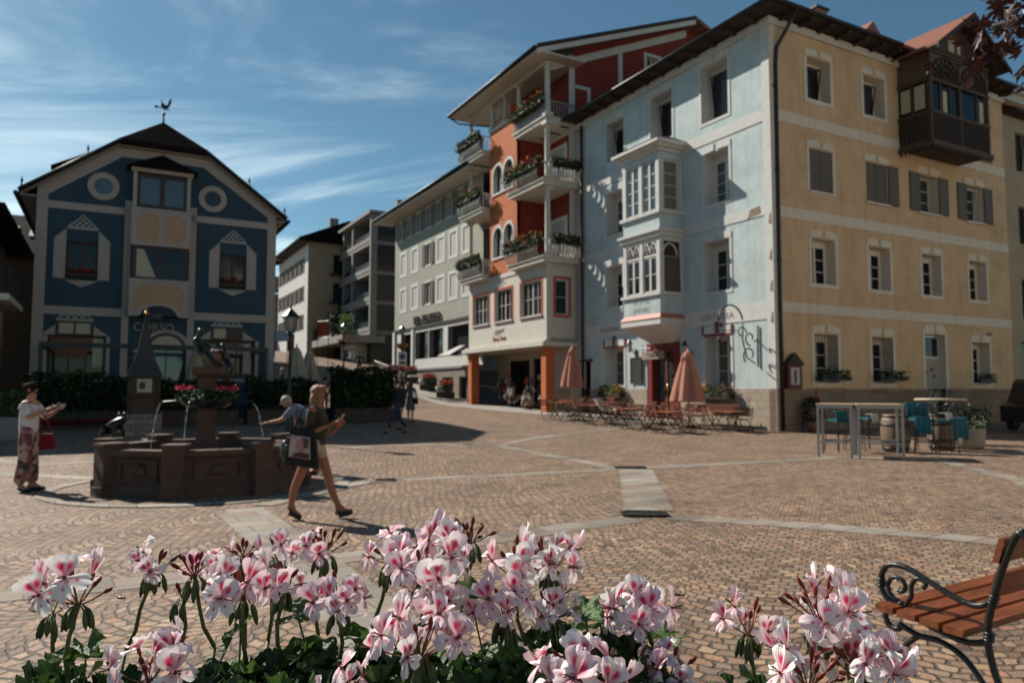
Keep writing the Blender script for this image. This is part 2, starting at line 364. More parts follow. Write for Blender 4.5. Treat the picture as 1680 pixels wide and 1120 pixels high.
K['iron'] = mat('black_iron', (.018, .018, .02), .42, .2, 20, metal=.3, spec=.5)
K['stone'] = mat('brown_fountain_stone', (.115, .066, .048), .85, .22, 4, bump=.5, bscale=45, dirt=.4)
K['bronze'] = mat('dark_bronze', (.05, .048, .04), .28, .3, 10, metal=.85, spec=.6)
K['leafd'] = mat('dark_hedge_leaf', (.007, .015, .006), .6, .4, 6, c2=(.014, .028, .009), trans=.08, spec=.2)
K['leaf'] = mat('green_leaf', (.04, .09, .02), .5, .35, 8, c2=(.075, .14, .03), trans=.2)
K['leafl'] = mat('light_green_leaf', (.11, .19, .045), .5, .3, 8, trans=.25)
K['fred'] = mat('red_petals', (.55, .02, .02), .6, .2, 20, trans=.2)
K['fpink'] = mat('pink_petals', (.62, .05, .14), .6, .25, 20, trans=.2)
K['fyel'] = mat('yellow_petals', (.55, .30, .03), .6, .2, 20, trans=.2)
K['fwhite'] = mat('white_petals', (.6, .55, .55), .6, .1, 20, trans=.2)
K['fpurple'] = mat('purple_petals', (.14, .02, .05), .6, .2, 20, trans=.2)
K['terra'] = mat('terracotta', (.33, .14, .075), .8, .12, 6)
K['woodslat'] = mat('varnished_redbrown_wood', (.33, .10, .035), .45, .3, 3, stretch=(1, 12, 12), c2=(.42, .15, .055))
K['chairwood'] = mat('chair_slat_wood', (.17, .055, .03), .5, .2, 6)
K['coral'] = mat('coral_canvas', (.56, .24, .165), .8, .06, 4, trans=.15)
K['canvas'] = mat('cream_canvas', (.48, .41, .31), .85, .06, 4, trans=.12)
K['steel'] = mat('painted_grey_steel', (.42, .41, .40), .45, .06, 5, metal=.2)
K['paleboard'] = mat('pale_table_board', (.55, .44, .30), .5, .15, 4, stretch=(1, 8, 1))
K['barrel'] = slats('oak_barrel', (.27, .19, .125), (.20, .14, .09), .07, 0, bump=.2)
K['teal'] = mat('teal_fabric', (.008, .125, .16), .85, .12, 6)
K['skin'] = mat('skin', (.50, .26, .165), .55, .06, 6, spec=.35)
K['skint'] = mat('tanned_skin', (.36, .135, .065), .5, .06, 6, spec=.4)
K['board'] = mat('blackboard', (.02, .022, .022), .6, .2, 6)
K['water'] = mat('fountain_water', (.02, .03, .028), .04, .2, 3, spec=.7, bump=.4, bscale=9)
m, t, b, n, l, M_ = nodes('falling_water'); b.inputs['Base Color'].default_value = (.85, .92, .95, 1); b.inputs['Roughness'].default_value = .08; b.inputs['Transmission Weight'].default_value = .65; b.inputs['IOR'].default_value = 1.33; K['jet'] = m
# ---------------------------------------------------------------- terrain
ZS = [0, 17, 20, 23, 26, 33, 42, 45, 55, 58, 75, 100, 400]; ZV = [0, 0, .08, .18, .33, .45, .68, 1.05, 2.75, 3.3, 4.8, 7, 10]
def gz(x, y):
    s = -.482 * x + .876 * y
    return float(np.mean([np.interp(s + d, ZS, ZV) for d in (-1.2, -.6, 0, .6, 1.2)]))
D1 = Vector((.876, .482)); DI = Vector((-.482, .876))
g = MB(); ss = list(range(-60, 16, 8)) + list(np.arange(16, 80, 1.0)) + list(range(80, 420, 20)); ts = [-320, -80, -30, 0, 30, 80, 320]
for s_ in ss:
    for t_ in ts:
        p = DI * s_ + D1 * t_; g.v.append((p.x, p.y, gz(p.x, p.y)))
for i in range(len(ss) - 1):
    for j in range(len(ts) - 1):
        a = i * len(ts) + j; g.f.append([a, a + 1, a + 1 + len(ts), a + len(ts)]); g.mi.append(0); g.sm.append(True)
tag(g.build('ground', mat=K['cobble']), kind='structure')
def gp(x, y):      # pixel of the survey photo -> ground point (metres)
    P_ = math.atan(80 / 1200.); a = (x - 840) / 1200.; b_ = -(y - 560) / 1200.
    d = Vector((a, math.cos(P_) - b_ * math.sin(P_), math.sin(P_) + b_ * math.cos(P_)))
    t_ = 2.0
    while t_ < 150:
        if 1.6 + d.z * t_ <= gz(d.x * t_, d.y * t_): break
        t_ *= 1.003
    return (d.x * t_, d.y * t_)
def band(name, pts, w_, mt=None, h=.004, step=.6):
    q = [Vector(p) for p in pts]; P_ = [q[0]]
    for a, b_ in zip(q, q[1:]):
        k = max(1, int((b_ - a).length / step))
        for i in range(1, k + 1): P_.append(a.lerp(b_, i / k))
    vs = []; ws = w_ if isinstance(w_, (list, tuple)) else (w_, w_)
    for i, p in enumerate(P_):
        t_ = (P_[min(i + 1, len(P_) - 1)] - P_[max(0, i - 1)]).normalized(); nn = Vector((-t_.y, t_.x)); ww = ws[0] + (ws[1] - ws[0]) * i / (len(P_) - 1)
        for k in range(5):
            c = p + nn * ww * (k / 4 - .5); vs.append((c.x, c.y, gz(c.x, c.y) + h))
    mb = MB(); mb.add(vs, [(i * 5 + k, i * 5 + k + 1, i * 5 + 6 + k, i * 5 + 5 + k) for i in range(len(P_) - 1) for k in range(4)])
    return tag(mb.build(name, mat=mt or K['slab']), kind='structure')
G = lambda *a: [gp(*p) for p in a]
band('paving_strip', [(-7, 4.6)] + G((0, 978), (253, 952), (747, 893), (935, 865), (1040, 851)), .42)
band('paving_strip', G((1095, 848), (1240, 857), (1530, 878), (1675, 893)) + [(8.2, 7.6)], .42, h=.0045)
band('paving_strip', G((390, 836), (450, 880), (560, 975), (640, 1050)), .62, h=.008)
band('paving_strip', G((660, 787), (879, 777), (1011, 770), (1057, 767), (1300, 755), (1374, 750), (1535, 753), (1680, 790), (1760, 830)), .36, h=.005)
band('paving_strip', G((1043, 770), (1065, 838)), .66, h=.010)
band('paving_strip', G((560, 735), (700, 729), (818, 731), (879, 743), (957, 757), (1011, 769)), .36, h=.006)
band('paving_strip', G((818, 731), (879, 718), (971, 707), (1040, 700)), .36, h=.0095)
band('paving_strip', [(-15, 14.5)] + G((0, 777), (80, 781), (163, 785)), .34)
band('paving_strip', [(-14, 17.2)] + G((68, 763), (167, 757)), .3, h=.006)
band('sidewalk', [(6.4, 31.2), (-.2, 41), (-4.2, 48.2), (-9.5, 57.5)], (2.6, 3.4), K['slab2'], h=.0123)
band('paving_strip', G((430, 830), (600, 791), (640, 788)), .30, h=.0113)
FC = Vector((-5.2, 12.5))
band('fountain_kerb', [(FC.x + 2.3 * math.cos(a), FC.y + 2.3 * math.sin(a)) for a in [i * PI / 18 for i in range(37)]], .22, h=.0142, step=.4)
def grate(px_, py_, wx, wy, rz, lab):
    x, y = gp(px_, py_); o = thing('drain_grate', lab, 'drain', (x, y, gz(x, y) + .018), rz, 'drains in the paving')
    f = MB().mat(K['iron']); f.box(-wx, -wy, 0, wx, -wy + .04, .012).box(-wx, wy - .04, 0, wx, wy, .012).box(-wx, -wy + .04, 0, -wx + .04, wy - .04, .012).box(wx - .04, -wy + .04, 0, wx, wy - .04, .012)
    k = int(wx * 2 / .07)
    for i in range(1, k): f.box(-wx + i * .07 - .017, -wy + .04, 0, -wx + i * .07 + .017, wy - .04, .01)
    f.build('grid', o); MB().box(-wx + .02, -wy + .02, -.004, wx - .02, wy - .02, -.001).build('shade_plate', o, mat('drain_shade', (.01, .01, .01)))  # thin black plate; darkness of the drain put into its colour
grate(1057, 845, .30, .17, 0, 'larger rusty drain grate where two stone strips meet, nearest the flowers')
grate(1034, 768, .32, .16, 0, 'smaller far drain grate at the upper end of the double slab strip')
grate(633, 788, .18, .10, .1, 'small drain grate right of the walking woman behind her')
# ================================================================ window builder
ROTM = lambda deg: Matrix.Rotation(R(deg), 4, 'Z')
def TR(x, y, z): return Matrix.Translation((x, y, z))
def win(B, F, u0, z0, u1, z1, dep=.3, fr='frame', nx=2, nz=3, gl='glass', sur=None, lint=None, sill=None, sh=None, shm='shutter', fw=.07, flw=None, name='window', tilt=False, y0=0.0, arch=False, inset=None):
    O_ = (u0, z0, u1, z1); f = MB(F).mat(K[fr]); y = y0 + dep
    if inset:
        l_, b_, r_, t_, pm = inset; u0, z0, u1, z1 = u0 + l_, z0 + b_, u1 - r_, z1 - t_
        f.mat(K[pm])
        for bx_ in ((O_[0], O_[1], u0, O_[3]), (u1, O_[1], O_[2], O_[3]), (u0, z1, u1, O_[3])) + (((u0, O_[1], u1, z0),) if b_ else ()): f.box(bx_[0], y + .015, bx_[1], bx_[2], y + .06, bx_[3])
        f.mat(K[fr])
    f.box(u0, y, z0, u0 + fw, y + .07, z1).box(u1 - fw, y, z0, u1, y + .07, z1).box(u0 + fw, y, z0, u1 - fw, y + .07, z0 + fw).box(u0 + fw, y, z1 - fw, u1 - fw, y + .07, z1)
    iu, iz = u1 - u0 - 2 * fw, z1 - z0 - 2 * fw
    for i in range(1, nx):
        c = u0 + fw + iu * i / nx; t_ = fw * (.75 if i * 2 == nx else .28); f.box(c - t_, y - .012, z0 + fw, c + t_, y + .05, z1 - fw)
    for j in range(1, nz):
        c = z0 + fw + iz * j / nz; f.box(u0 + fw, y + .005, c - .018, u1 - fw, y + .045, c + .018)
    o = f.build(name, B)
    p = MB(F).mat(K[gl]); p.add([(u0 + fw, y + .03, z0 + fw), (u1 - fw, y + .03, z0 + fw), (u1 - fw, y + .03, z1 - fw), (u0 + fw, y + .03, z1 - fw)], [(0, 1, 2, 3)])
    p.build('pane', o)
    if tilt:
        q = MB(F).mat(K[fr]); a = u0 + fw + .02; b_ = u1 - fw - .02; zt = z1 - fw; zb = z0 + fw
        for x0, x1 in ((a, a + .06), (b_ - .06, b_)): q.ext([(x0, y - .02, zb), (x1, y - .02, zb), (x1, y - .24, zt), (x0, y - .24, zt)], (0, .04, 0))
        q.ext([(a + .06, y - .02, zb), (b_ - .06, y - .02, zb), (b_ - .06, y - .03, zb + .06), (a + .06, y - .03, zb + .06)], (0, .04, 0)); q.ext([(a + .06, y - .23, zt - .06), (b_ - .06, y - .23, zt - .06), (b_ - .06, y - .24, zt), (a + .06, y - .24, zt)], (0, .04, 0))
        q.build('tilted_sash', o)
    u0, z0, u1, z1 = O_
    if sur:
        w_, m_ = sur; s_ = MB(F).mat(K[m_]); yy = y0 - .025
        s_.box(u0 - w_, yy, z0 - w_, u0, y0 + .01, z1 + (.0 if lint else w_)); s_.box(u1, yy, z0 - w_, u1 + w_, y0 + .01, z1 + (.0 if lint else w_)); s_.box(u0, yy, z0 - w_, u1, y0 + .01, z0)
        if not lint: s_.box(u0, yy, z1, u1, y0 + .01, z1 + w_)
        s_.build('surround', o)
    if lint:
        m_, key = lint; s_ = MB(F).mat(K[m_]); c = (u0 + u1) / 2; yy = y0 - .035; k_ = .1; e = .12
        s_.prism([(u0 - e, z1 + .02), (c - k_, z1 + .06), (c - k_, z1 + .36), (u0 + .10, z1 + .34), (u0 - e, z1 + .27)], yy, y0 + .01)
        s_.prism([(u1 + e, z1 + .02), (c + k_, z1 + .06), (c + k_, z1 + .36), (u1 - .10, z1 + .34), (u1 + e, z1 + .27)], yy, y0 + .01)
        if key: s_.mat(K[key]).prism([(c - k_, z1 + .08), (c + k_, z1 + .08), (c + k_ * 1.2, z1 + .52), (c - k_ * 1.2, z1 + .52)], yy - .02, y0 + .01)
        s_.build('lintel', o)
        if key:
            q = MB(F).mat(K[key]); q.box(u0 - .08, y0 - .05, z1 - .05, u1 + .08, y0 + .02, z1 + .03).box(u0 - .14, y0 - .05, z1 + .03, u0 - .04, y0 + .02, z1 + .36).box(u1 + .04, y0 - .05, z1 + .03, u1 + .14, y0 + .02, z1 + .36)
            q.build('red_trim', o)
    if sill: MB(F).mat(K[sill]).box(u0 - .1, y0 - .1, z0 - .09, u1 + .1, y0 + .12, z0 - .005).build('sill', o)
    if sh:
        wd = (u1 - u0) / 2
        def leaf_(x0, x1, yy):
            s_ = MB(F).mat(K[shm]); s_.box(x0 + .04, yy + .008, z0 + .04, x1 - .04, yy + .032, z1 - .04)
            s_.box(x0, yy, z0, x0 + .04, yy + .04, z1).box(x1 - .04, yy, z0, x1, yy + .04, z1).box(x0 + .04, yy, z0, x1 - .04, yy + .04, z0 + .04).box(x0 + .04, yy, z1 - .04, x1 - .04, yy + .04, z1)
            s_.build('shutter', o)
        if 'C' in sh: leaf_(u0 + .01, u0 + wd - .01, y0 + .02); leaf_(u0 + wd + .01, u1 - .01, y0 + .02)
        if 'L' in sh: leaf_(u0 - wd - .02, u0 - .03, y0 - .07)
        if 'R' in sh: leaf_(u1 + .03, u1 + wd + .02, y0 - .07)
    return o
def flowerbox(B, F, u0, u1, z, y=-.25, cols=('fred',), box='dkwood', n=130, hang=.1, hgt=.3, dens=.35, name='flower_box', bh=.16):
    b_ = MB(F).mat(K[box]).box(u0, y - .12, z, u1, y + .12, z + bh); o = b_.build(name, B)
    lf = MB(F); L_ = u1 - u0
    for i in range(int(n * max(.6, L_))):
        u = random.uniform(u0 - .05, u1 + .05); k_ = random.random()
        lf.mat(K['leaf'] if k_ < .6 else K['leafd']); lf.leaf((u, y + random.gauss(-.03, .1), z + bh + random.uniform(-hang, hgt * .7)), random.uniform(.04, .085))
    lf.build('leaves', o)
    fl = MB(F); cl = {c: [random.uniform(u0, u1) for _ in range(max(2, int(L_ * 4)))] for c in cols}
    for c in cols:
        fl.mat(K[c])
        for u in cl[c]:
            zz_ = z + bh + random.uniform(.02, hgt); yy_ = y + random.gauss(-.05, .09)
            for j in range(int(26 * dens / .35)): fl.leaf((u + random.gauss(0, .045), yy_ + random.gauss(0, .045), zz_ + random.gauss(0, .035)), random.uniform(.018, .035), asp=.9)
    fl.build('blossoms', o); return o
# ================================================================ corner building (light blue + ochre)
CB = (9.96, 27.52); TH = 28.8
B = thing('corner_building', 'tall corner building with light blue plaster on one side and ochre plaster on the other', 'building', (CB[0], CB[1], 0), R(TH))
FY = Matrix(); FB = ROTM(-90)
XS = [(2.1, 3.5), (5.62, 7.02), (9.28, 10.68), (12.88, 14.28)]
hy = []
for i, (a, b_) in enumerate(XS):
    if i < 2: hy.append((a, 13.25, b_, 14.98))
    hy += [(a, 9.5, b_, 11.22), (a, 5.8, b_, 7.6)]
    if i != 2: hy.append((a, 1.9, b_, 3.8))
hy.append((9.25, .1, 10.75, 4.05))
MB().wall([(0, 1.66), (16.3, 1.66), (16.3, 16.0), (0, 16.0)], [h for h in hy if h[1] > 1] + [(9.25, 1.66, 10.75, 4.05)], 0, .5, K['yellow'], K['warmtrim']).build('ochre_wall', B)
hb = [(-3.72, 12.98, -2.18, 15.4), (-7.1, 13.1, -5.6, 15.3), (-10.6, 13.2, -9.15, 15.15), (-3.65, 9.4, -2.2, 11.6), (-10.65, 9.4, -9.3, 11.55), (-3.7, 5.7, -2.25, 7.8), (-10.7, 5.75, -9.35, 7.8), (-3.75, 1.7, -2.3, 3.9), (-10.85, 1.85, -9.3, 3.75)]
MB(FB).wall([(-17, 1.66), (0, 1.66), (0, 16.0), (-17, 16.0)], hb + [(-7.5, 1.66, -5.3, 3.75), (-12.9, 1.66, -12.1, 3.1)], 0, .72, K['lblue'], K['white']).build('light_blue_wall', B)
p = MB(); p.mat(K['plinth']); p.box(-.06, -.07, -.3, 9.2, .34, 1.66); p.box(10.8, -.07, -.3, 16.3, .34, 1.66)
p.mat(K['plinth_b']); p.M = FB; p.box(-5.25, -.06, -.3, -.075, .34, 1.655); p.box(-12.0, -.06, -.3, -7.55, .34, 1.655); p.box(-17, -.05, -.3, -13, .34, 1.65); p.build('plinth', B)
s_ = MB().mat(K['warmtrim'])
for z0, z1 in ((12.02, 12.46), (8.25, 8.68), (4.58, 4.98)): s_.box(.32, -.03, z0, 16.28, .01, z1)
s_.box(0, -.035, 1.66, .32, .01, 16)
s_.mat(K['white']).M = FB
for z0, z1 in ((12.05, 12.50), (8.35, 8.76)): s_.box(-16.9, -.03, z0, -.38, .01, z1)
s_.box(-16.9, -.03, 4.32, -.38, .01, 4.98); s_.box(-.38, -.04, 1.66, .0, .01, 16)
s_.build('plaster_bands', B)
# windows of the ochre side
for i, (a, b_) in enumerate(XS):
    if i < 2: win(B, FY, a, 13.25, b_, 14.98, .45, 'dkframe', 1, 1, sur=(.17, 'warmtrim'), lint=('warmtrim', None), tilt=True, inset=(.0, .0, .14, .2, 'warmtrim'))
    win(B, FY, a, 9.5, b_, 11.22, .42, 'frame' if i > 1 else 'dkframe', 2, 3, sur=(.15, 'warmtrim') if i < 1 else None, lint=('warmtrim', None), sill='warmtrim', sh=['C', 'CR', 'LR', 'LR'][i], tilt=(i == 3))
    win(B, FY, a, 5.8, b_, 7.6, .40, 'warmtrim', 2, 3, 'glassdark', sur=(.16, 'warmtrim'), lint=('warmtrim', None), inset=(.0, .0, .12, .2, 'warmtrim'))
    if i != 2: win(B, FY, a, 1.9, b_, 3.8, .45, 'warmtrim', 2, 3, 'glassdark', sur=(.16, 'warmtrim'), lint=('warmtrim', None), inset=(.0, .0, .12, .2, 'warmtrim'))
for i in (0, 1):   # wrought flower baskets and grilles below
    a, b_ = XS[i]; q = MB().mat(K['iron'])
    for k in range(8): q.tube([(a + .08 + k * .177, -.02, 1.95), (a + .08 + k * .177, -.02, 3.75)], .011, 5)
    for zz_ in (2.5, 3.2): q.tube([(a, -.02, zz_), (b_, -.02, zz_)], .011, 5)
    q.build('window_grille', B); flowerbox(B, FY, a - .05, b_ + .25, 1.98, -.3, ('fpurple',), 'iron', 150, .1, .35, .12)
flowerbox(B, FY, 12.9, 14.2, 1.95, -.2, ('fpurple',), 'iron', 110, .1, .35, .1)
d = MB().mat(K['frame']); d.box(9.3, .25, .05, 9.36, .32, 4.0).box(10.64, .25, .05, 10.7, .32, 4.0).box(9.36, .25, 3.0, 10.64, .32, 3.1).box(9.36, .25, 3.94, 10.64, .32, 4.0)
d.mat(mat('door_panel_beige', (.36, .31, .25), .6, .08, 3)).box(9.36, .28, .05, 10.64, .32, 3.0).mat(K['glass']).box(9.36, .28, 3.1, 10.64, .3, 3.94)
do = d.build('house_door', B)
q = MB().mat(K['iron'])
for (cx, cz) in ((9.75, 2.35), (10.15, 2.5), (10.3, 2.2), (9.8, 1.4), (10.15, 1.35), (10.35, 1.55)):
    MB().mat(K['iron']).tube([(cx + .11 * math.cos(t_ * .7) * (1 - t_ / 14), .262, cz + .11 * math.sin(t_ * .7) * (1 - t_ / 14)) for t_ in range(13)], .012, 5).build('scroll_ornament', do)
MB().mat(K['warmtrim']).box(9.07, -.03, .1, 9.25, .02, 4.05).box(10.75, -.03, .1, 10.93, .02, 4.05).prism([(9.05, 4.05), (9.9, 4.1), (9.9, 4.5), (9.3, 4.45)], -.04, .01).prism([(10.95, 4.05), (10.1, 4.1), (10.1, 4.5), (10.7, 4.45)], -.04, .01).build('door_surround', B)
text('house_number', '1997', .22, K['iron'], B, TR(14.3, -.012, 4.22))
# windows of the light blue side
for h in hb:
    up = h[1] > 12; gr = h[1] < 2
    o = win(B, FB, *h, .56, 'dkframe' if up else 'frame', 1 if up else 2, 1 if up else (4 if 9 < h[1] < 9.45 and h[0] > -4 else 3), 'glassblue' if (9 < h[1] < 10 and h[0] > -4) else 'glass', sur=(.13, 'white'), lint=('white', 'redframe' if gr else None), tilt=up, inset=(.14, .0, .05, .28 if not gr else .16, 'white'))
d = MB(FB); d.mat(K['redframe']).box(-7.5, -.08, .1, -7.15, .3, 3.75).box(-5.65, -.08, .1, -5.3, .3, 3.75).box(-7.15, -.05, 3.35, -5.65, .3, 3.75)
d.mat(mat('warm_dark_door_wood', (.12, .04, .018), .5, .4, 4)).box(-7.15, .2, .1, -6.45, .3, 3.35).box(-6.35, .2, .1, -5.65, .3, 3.35).box(-6.45, .16, .1, -6.35, .3, 3.35)
d.mat(K['glass']).box(-7.05, .19, 1.2, -6.55, .2, 3.0).box(-6.25, .19, 1.2, -5.75, .2, 3.0)
do = d.build('tavern_door', B); MB(FB).mat(mat('brass', (.6, .4, .14), .3, .1, 5, metal=.9)).tube([(-6.3, .12, 1.5), (-6.3, .12, 1.9)], .02).build('door_handle', do)
MB(FB).mat(K['white']).box(-12.98, -.03, .4, -12.9, .02, 3.2).box(-12.1, -.03, .4, -12.02, .02, 3.2).mat(K['iron']).box(-13.05, -.12, 3.1, -11.95, .05, 3.2).mat(K['dkframe']).box(-12.9, .2, .4, -12.1, .3, 3.1).build('side_door', B)
# two storey bay window
b_ = MB(FB); X0, X1, PJ = -7.6, -5.05, 1.3
b_.mat(K['white'])
def tier(z0, z1, ex, mt): b_.mat(K[mt]).box(X0 - ex, -PJ - ex, z0, X1 + ex, .3, z1)
# lower skirt tapering to the wall
b_.mat(K['white']); b_.add([(X0 + .5, -.12, 3.72), (X1 - .5, -.12, 3.72), (X1 - .5, .1, 3.72), (X0 + .5, .1, 3.72), (X0 - .05, -PJ - .05, 4.45), (X1 + .05, -PJ - .05, 4.45), (X1 + .05, .1, 4.45), (X0 - .05, .1, 4.45)], [(0, 1, 2, 3), (0, 1, 5, 4), (1, 2, 6, 5), (2, 3, 7, 6), (3, 0, 4, 7), (4, 5, 6, 7)])
tier(4.45, 4.72, .1, 'white')
b_.mat(mat('coral_copper_flashing', (.50, .18, .12), .6, .1, 4)); b_.add([(X0 - .14, -PJ - .14, 4.72), (X1 + .14, -PJ - .14, 4.72), (X1 + .14, .1, 4.72), (X0 - .14, .1, 4.72), (X0, -PJ, 4.93), (X1, -PJ, 4.93), (X1, .1, 4.93), (X0, .1, 4.93)], [(0, 1, 2, 3), (0, 1, 5, 4), (1, 2, 6, 5), (2, 3, 7, 6), (3, 0, 4, 7), (4, 5, 6, 7)])
b_.mat(K['lblue']).box(X0, -PJ, 4.93, X1, .3, 5.72); tier(5.72, 5.86, .1, 'white')
for z0, z1 in ((5.86, 8.1), (9.45, 11.75)):    # corner posts and mullions around the glazing
    b_.mat(K['white'])
    for u in (X0, X1 - .22): b_.box(u, -PJ, z0, u + .22, -PJ + .22, z1); b_.box(u, -.14, z0, u + .22, .3, z1)
    b_.box((X0 + X1) / 2 - .11, -PJ, z0, (X0 + X1) / 2 + .11, -PJ + .12, z1)
tier(8.1, 8.3, .0, 'white'); tier(8.3, 8.5, .1, 'white'); tier(8.5, 8.62, .2, 'white'); b_.mat(K['lblue']).box(X0 + .01, -PJ + .01, 8.62, X1 - .01, .3, 9.3); tier(9.3, 9.45, .12, 'white')
b_.mat(K['lblue']).box(X0, -PJ, 11.75, X1, .3, 12.05); tier(12.05, 12.2, .1, 'white'); tier(12.2, 12.34, .24, 'cream'); tier(12.34, 12.5, .38, 'white')
b_.mat(K['zinc']); b_.add([(X0 - .4, -PJ - .4, 12.5), (X1 + .4, -PJ - .4, 12.5), (X1 + .4, .0, 12.5), (X0 - .4, .0, 12.5), (X0 + .5, -.2, 13.0), (X1 - .5, -.2, 13.0), (X1 - .5, .0, 13.0), (X0 + .5, .0, 13.0)], [(0, 1, 5, 4), (1, 2, 6, 5), (2, 3, 7, 6), (3, 0, 4, 7), (4, 5, 6, 7)])
bay = b_.build('bay_window', B)
FS = FB @ TR(X1, 0, 0) @ ROTM(90)      # right side of the bay: x' runs away from the viewer, towards the wall
MC_ = (X0 + X1) / 2
for z0, z1, nz in ((5.87, 7.45, 2), (9.46, 11.74, 3)):
    lo = z0 < 8
    for u0, u1 in ((X0 + .23, MC_ - .12), (MC_ + .12, X1 - .23)): win(bay, FB, u0, z0, u1, z1, .06, 'frame', 2, nz if lo else 4, 'glass' if lo else 'glassblue', fw=.08, y0=-PJ)
    win(bay, FB @ TR(X1, 0, 0) @ ROTM(90), -PJ + .24, z0, -.16, z1, .05, 'frame', 1, 4, 'glass' if not lo else 'glass', fw=.09)
tr_ = MB(FB).mat(K['white'])          # pierced tracery over the lower windows
for (u0, u1) in ((X0 + .22, MC_ - .11), (MC_ + .11, X1 - .22)):
    tr_.box(u0, -PJ + .03, 7.45, u1, -PJ + .1, 7.54); hw = (u1 - u0) / 4
    for c in (u0 + hw, u0 + 3 * hw):
        tr_.tube([(c + hw * .92 * math.cos(a), -PJ + .06, 7.55 + .5 * math.sin(a)) for a in [i * PI / 8 for i in range(9)]], .05, 6)
        tr_.tube([(c, -PJ + .06, 7.55), (c - .02, -PJ + .06, 7.8), (c - hw * .5, -PJ + .06, 7.95)], .022, 5); tr_.tube([(c, -PJ + .06, 7.8), (c + hw * .5, -PJ + .06, 7.95)], .022, 5)
tr_.mat(K['dkframe']).box(X0 + .22, -PJ + .12, 7.54, X1 - .22, -PJ + .14, 8.1); tr_.build('tracery', bay)
MB(FB @ TR(X1, 0, 0) @ ROTM(90)).mat(K['dkframe']).box(-PJ + .24, .06, 7.46, -.16, .08, 8.1).mat(K['white']).tube([(-.72 + .4 * math.cos(a), .02, 7.5 + .5 * math.sin(a)) for a in [i * PI / 8 for i in range(9)]], .05, 6).build('tracery', bay)
MB(FB @ TR(X1, 0, 0) @ ROTM(90)).mat(K['shutter']).box(-PJ + .3, -.05, 5.9, -.22, -.01, 7.4).build('shutter', bay)
gy = mat('faded_grey_lettering', (.36, .37, .36), .8, .1, 5)
text('lettering', 'HOTEL', .30, gy, B, FB @ TR(-6.3, -PJ - .004, 5.5), space=1.15, xs=1.15); text('lettering', 'JAKMEC', .30, gy, B, FB @ TR(-6.3, -PJ - .004, 5.14), xs=1.1)
gy2 = mat('grey_lettering', (.28, .25, .24), .8, .1, 5)
text('lettering', 'OSTERIA', .36, gy2, B, FB @ TR(-3.0, -.034, 4.62), xs=1.25, space=1.1); text('lettering', 'PIZZERIA', .34, gy2, B, FB @ TR(-10.4, -.034, 4.62), xs=1.2)
# cornice, eaves, roof
r = MB(); OV = .85
r.mat(K['cream']).box(-.0, -.12, 15.75, 16.3, .0, 16.05); r.M = FB; r.mat(K['white']).box(-17, -.12, 15.75, 0.12, 0, 16.05); r.M = Matrix()
r.build('cornice', B)
r = MB().mat(K['dkwood'])
for k in range(15):
    x = .5 + k * 1.1
    if not 7.2 < x < 12.8: r.box(x - .09, -OV + .06, 15.97, x + .09, .1, 16.16)
r.build('rafter_ends', B); r = MB(FB).mat(K['dkwood'])
for k in range(15): r.box(-.5 - k * 1.1 - .09, -OV + .06, 15.97, -.5 - k * 1.1 + .09, .1, 16.16)
r.build('rafter_ends', B)
sl = .42; DEP = 13.0
r = MB().mat(K['redtile']); e = -OV; za = 16.17; h6 = DEP / 2 + OV; zr = za + sl * h6
r.ext([(e, e, za), (16.6, e, za), (16.6, e + h6, zr), (e + h6, e + h6, zr)], (0, 0, .14))
r.ext([(e, e, za), (e + h6, e + h6, zr), (e + h6, 17.2, zr), (e, 17.2, za)], (0, 0, .14))
r.mat(K['dkwood']).ext([(e + .02, e + .02, za - .03), (16.6, e + .02, za - .03), (16.6, .3, za - .03), (.3, .3, za - .03)], (0, 0, .025)).ext([(e + .02, e + .02, za - .03), (.3, .3, za - .03), (.3, 17.1, za - .03), (e + .02, 17.1, za - .03)], (0, 0, .025))
r.build('roof', B)
for p_ in ([(7.0, e - .08, za + .02), (e - .08, e - .08, za + .02), (e - .08, 17.2, za + .02)], [(12.9, e - .08, za + .02), (16.6, e - .08, za + .02)]): MB().mat(K['zinc']).tube(p_, .085, 8).build('gutter', B)
r = MB().mat(K['zinc']); r.tube([(.55, e - .06, za), (.55, -.5, za - .5), (.28, -.12, za - 1.3), (.22, -.10, za - 2.0), (.16, -.10, 4.6), (.16, -.10, .1)], .075, 10)
for z_ in (3, 6.5, 10, 13.3): r.tube([(.17, -.10, z_), (.17, -.10, z_ + .06)], .1, 10)
r.build('downpipe', B)
# roof clutter: chimney, snow guards
r = MB().mat(K['iron'])
for k in range(46): r.box(-.1 + k * .16, -.02, za + .46, -.08 + k * .16, .0, za + .72)
r.box(-.15, -.03, za + .70, 7.4, .0, za + .73); r.build('snow_guard', B)
c = MB(TR(4.3, 1.2, 0)).mat(K['terra']).box(-.35, -.3, 16.9, .35, .3, 17.9).mat(K['zinc']).box(-.42, -.37, 17.9, .42, .37, 18.0).build('chimney', B)
c = MB(TR(6.6, 1.0, 0)).mat(K['redtile']).prism([(-.7, 16.9), (.7, 16.9), (0, 17.6)], -.9, .8).mat(K['dkwood']).build('roof_hatch', B)
MB(FB).mat(mat('greyish_pink_plaster', (.44, .40, .40), .85, .08, 1, dirt=.3)).box(-17, -.06, 1.66, -12.55, .0, 15.7).build('grey_plaster_strip', B)
MB(FB).mat(K['zinc']).tube([(-12.7, -.14, 15.8), (-12.7, -.14, .2)], .06, 8).build('downpipe', B)
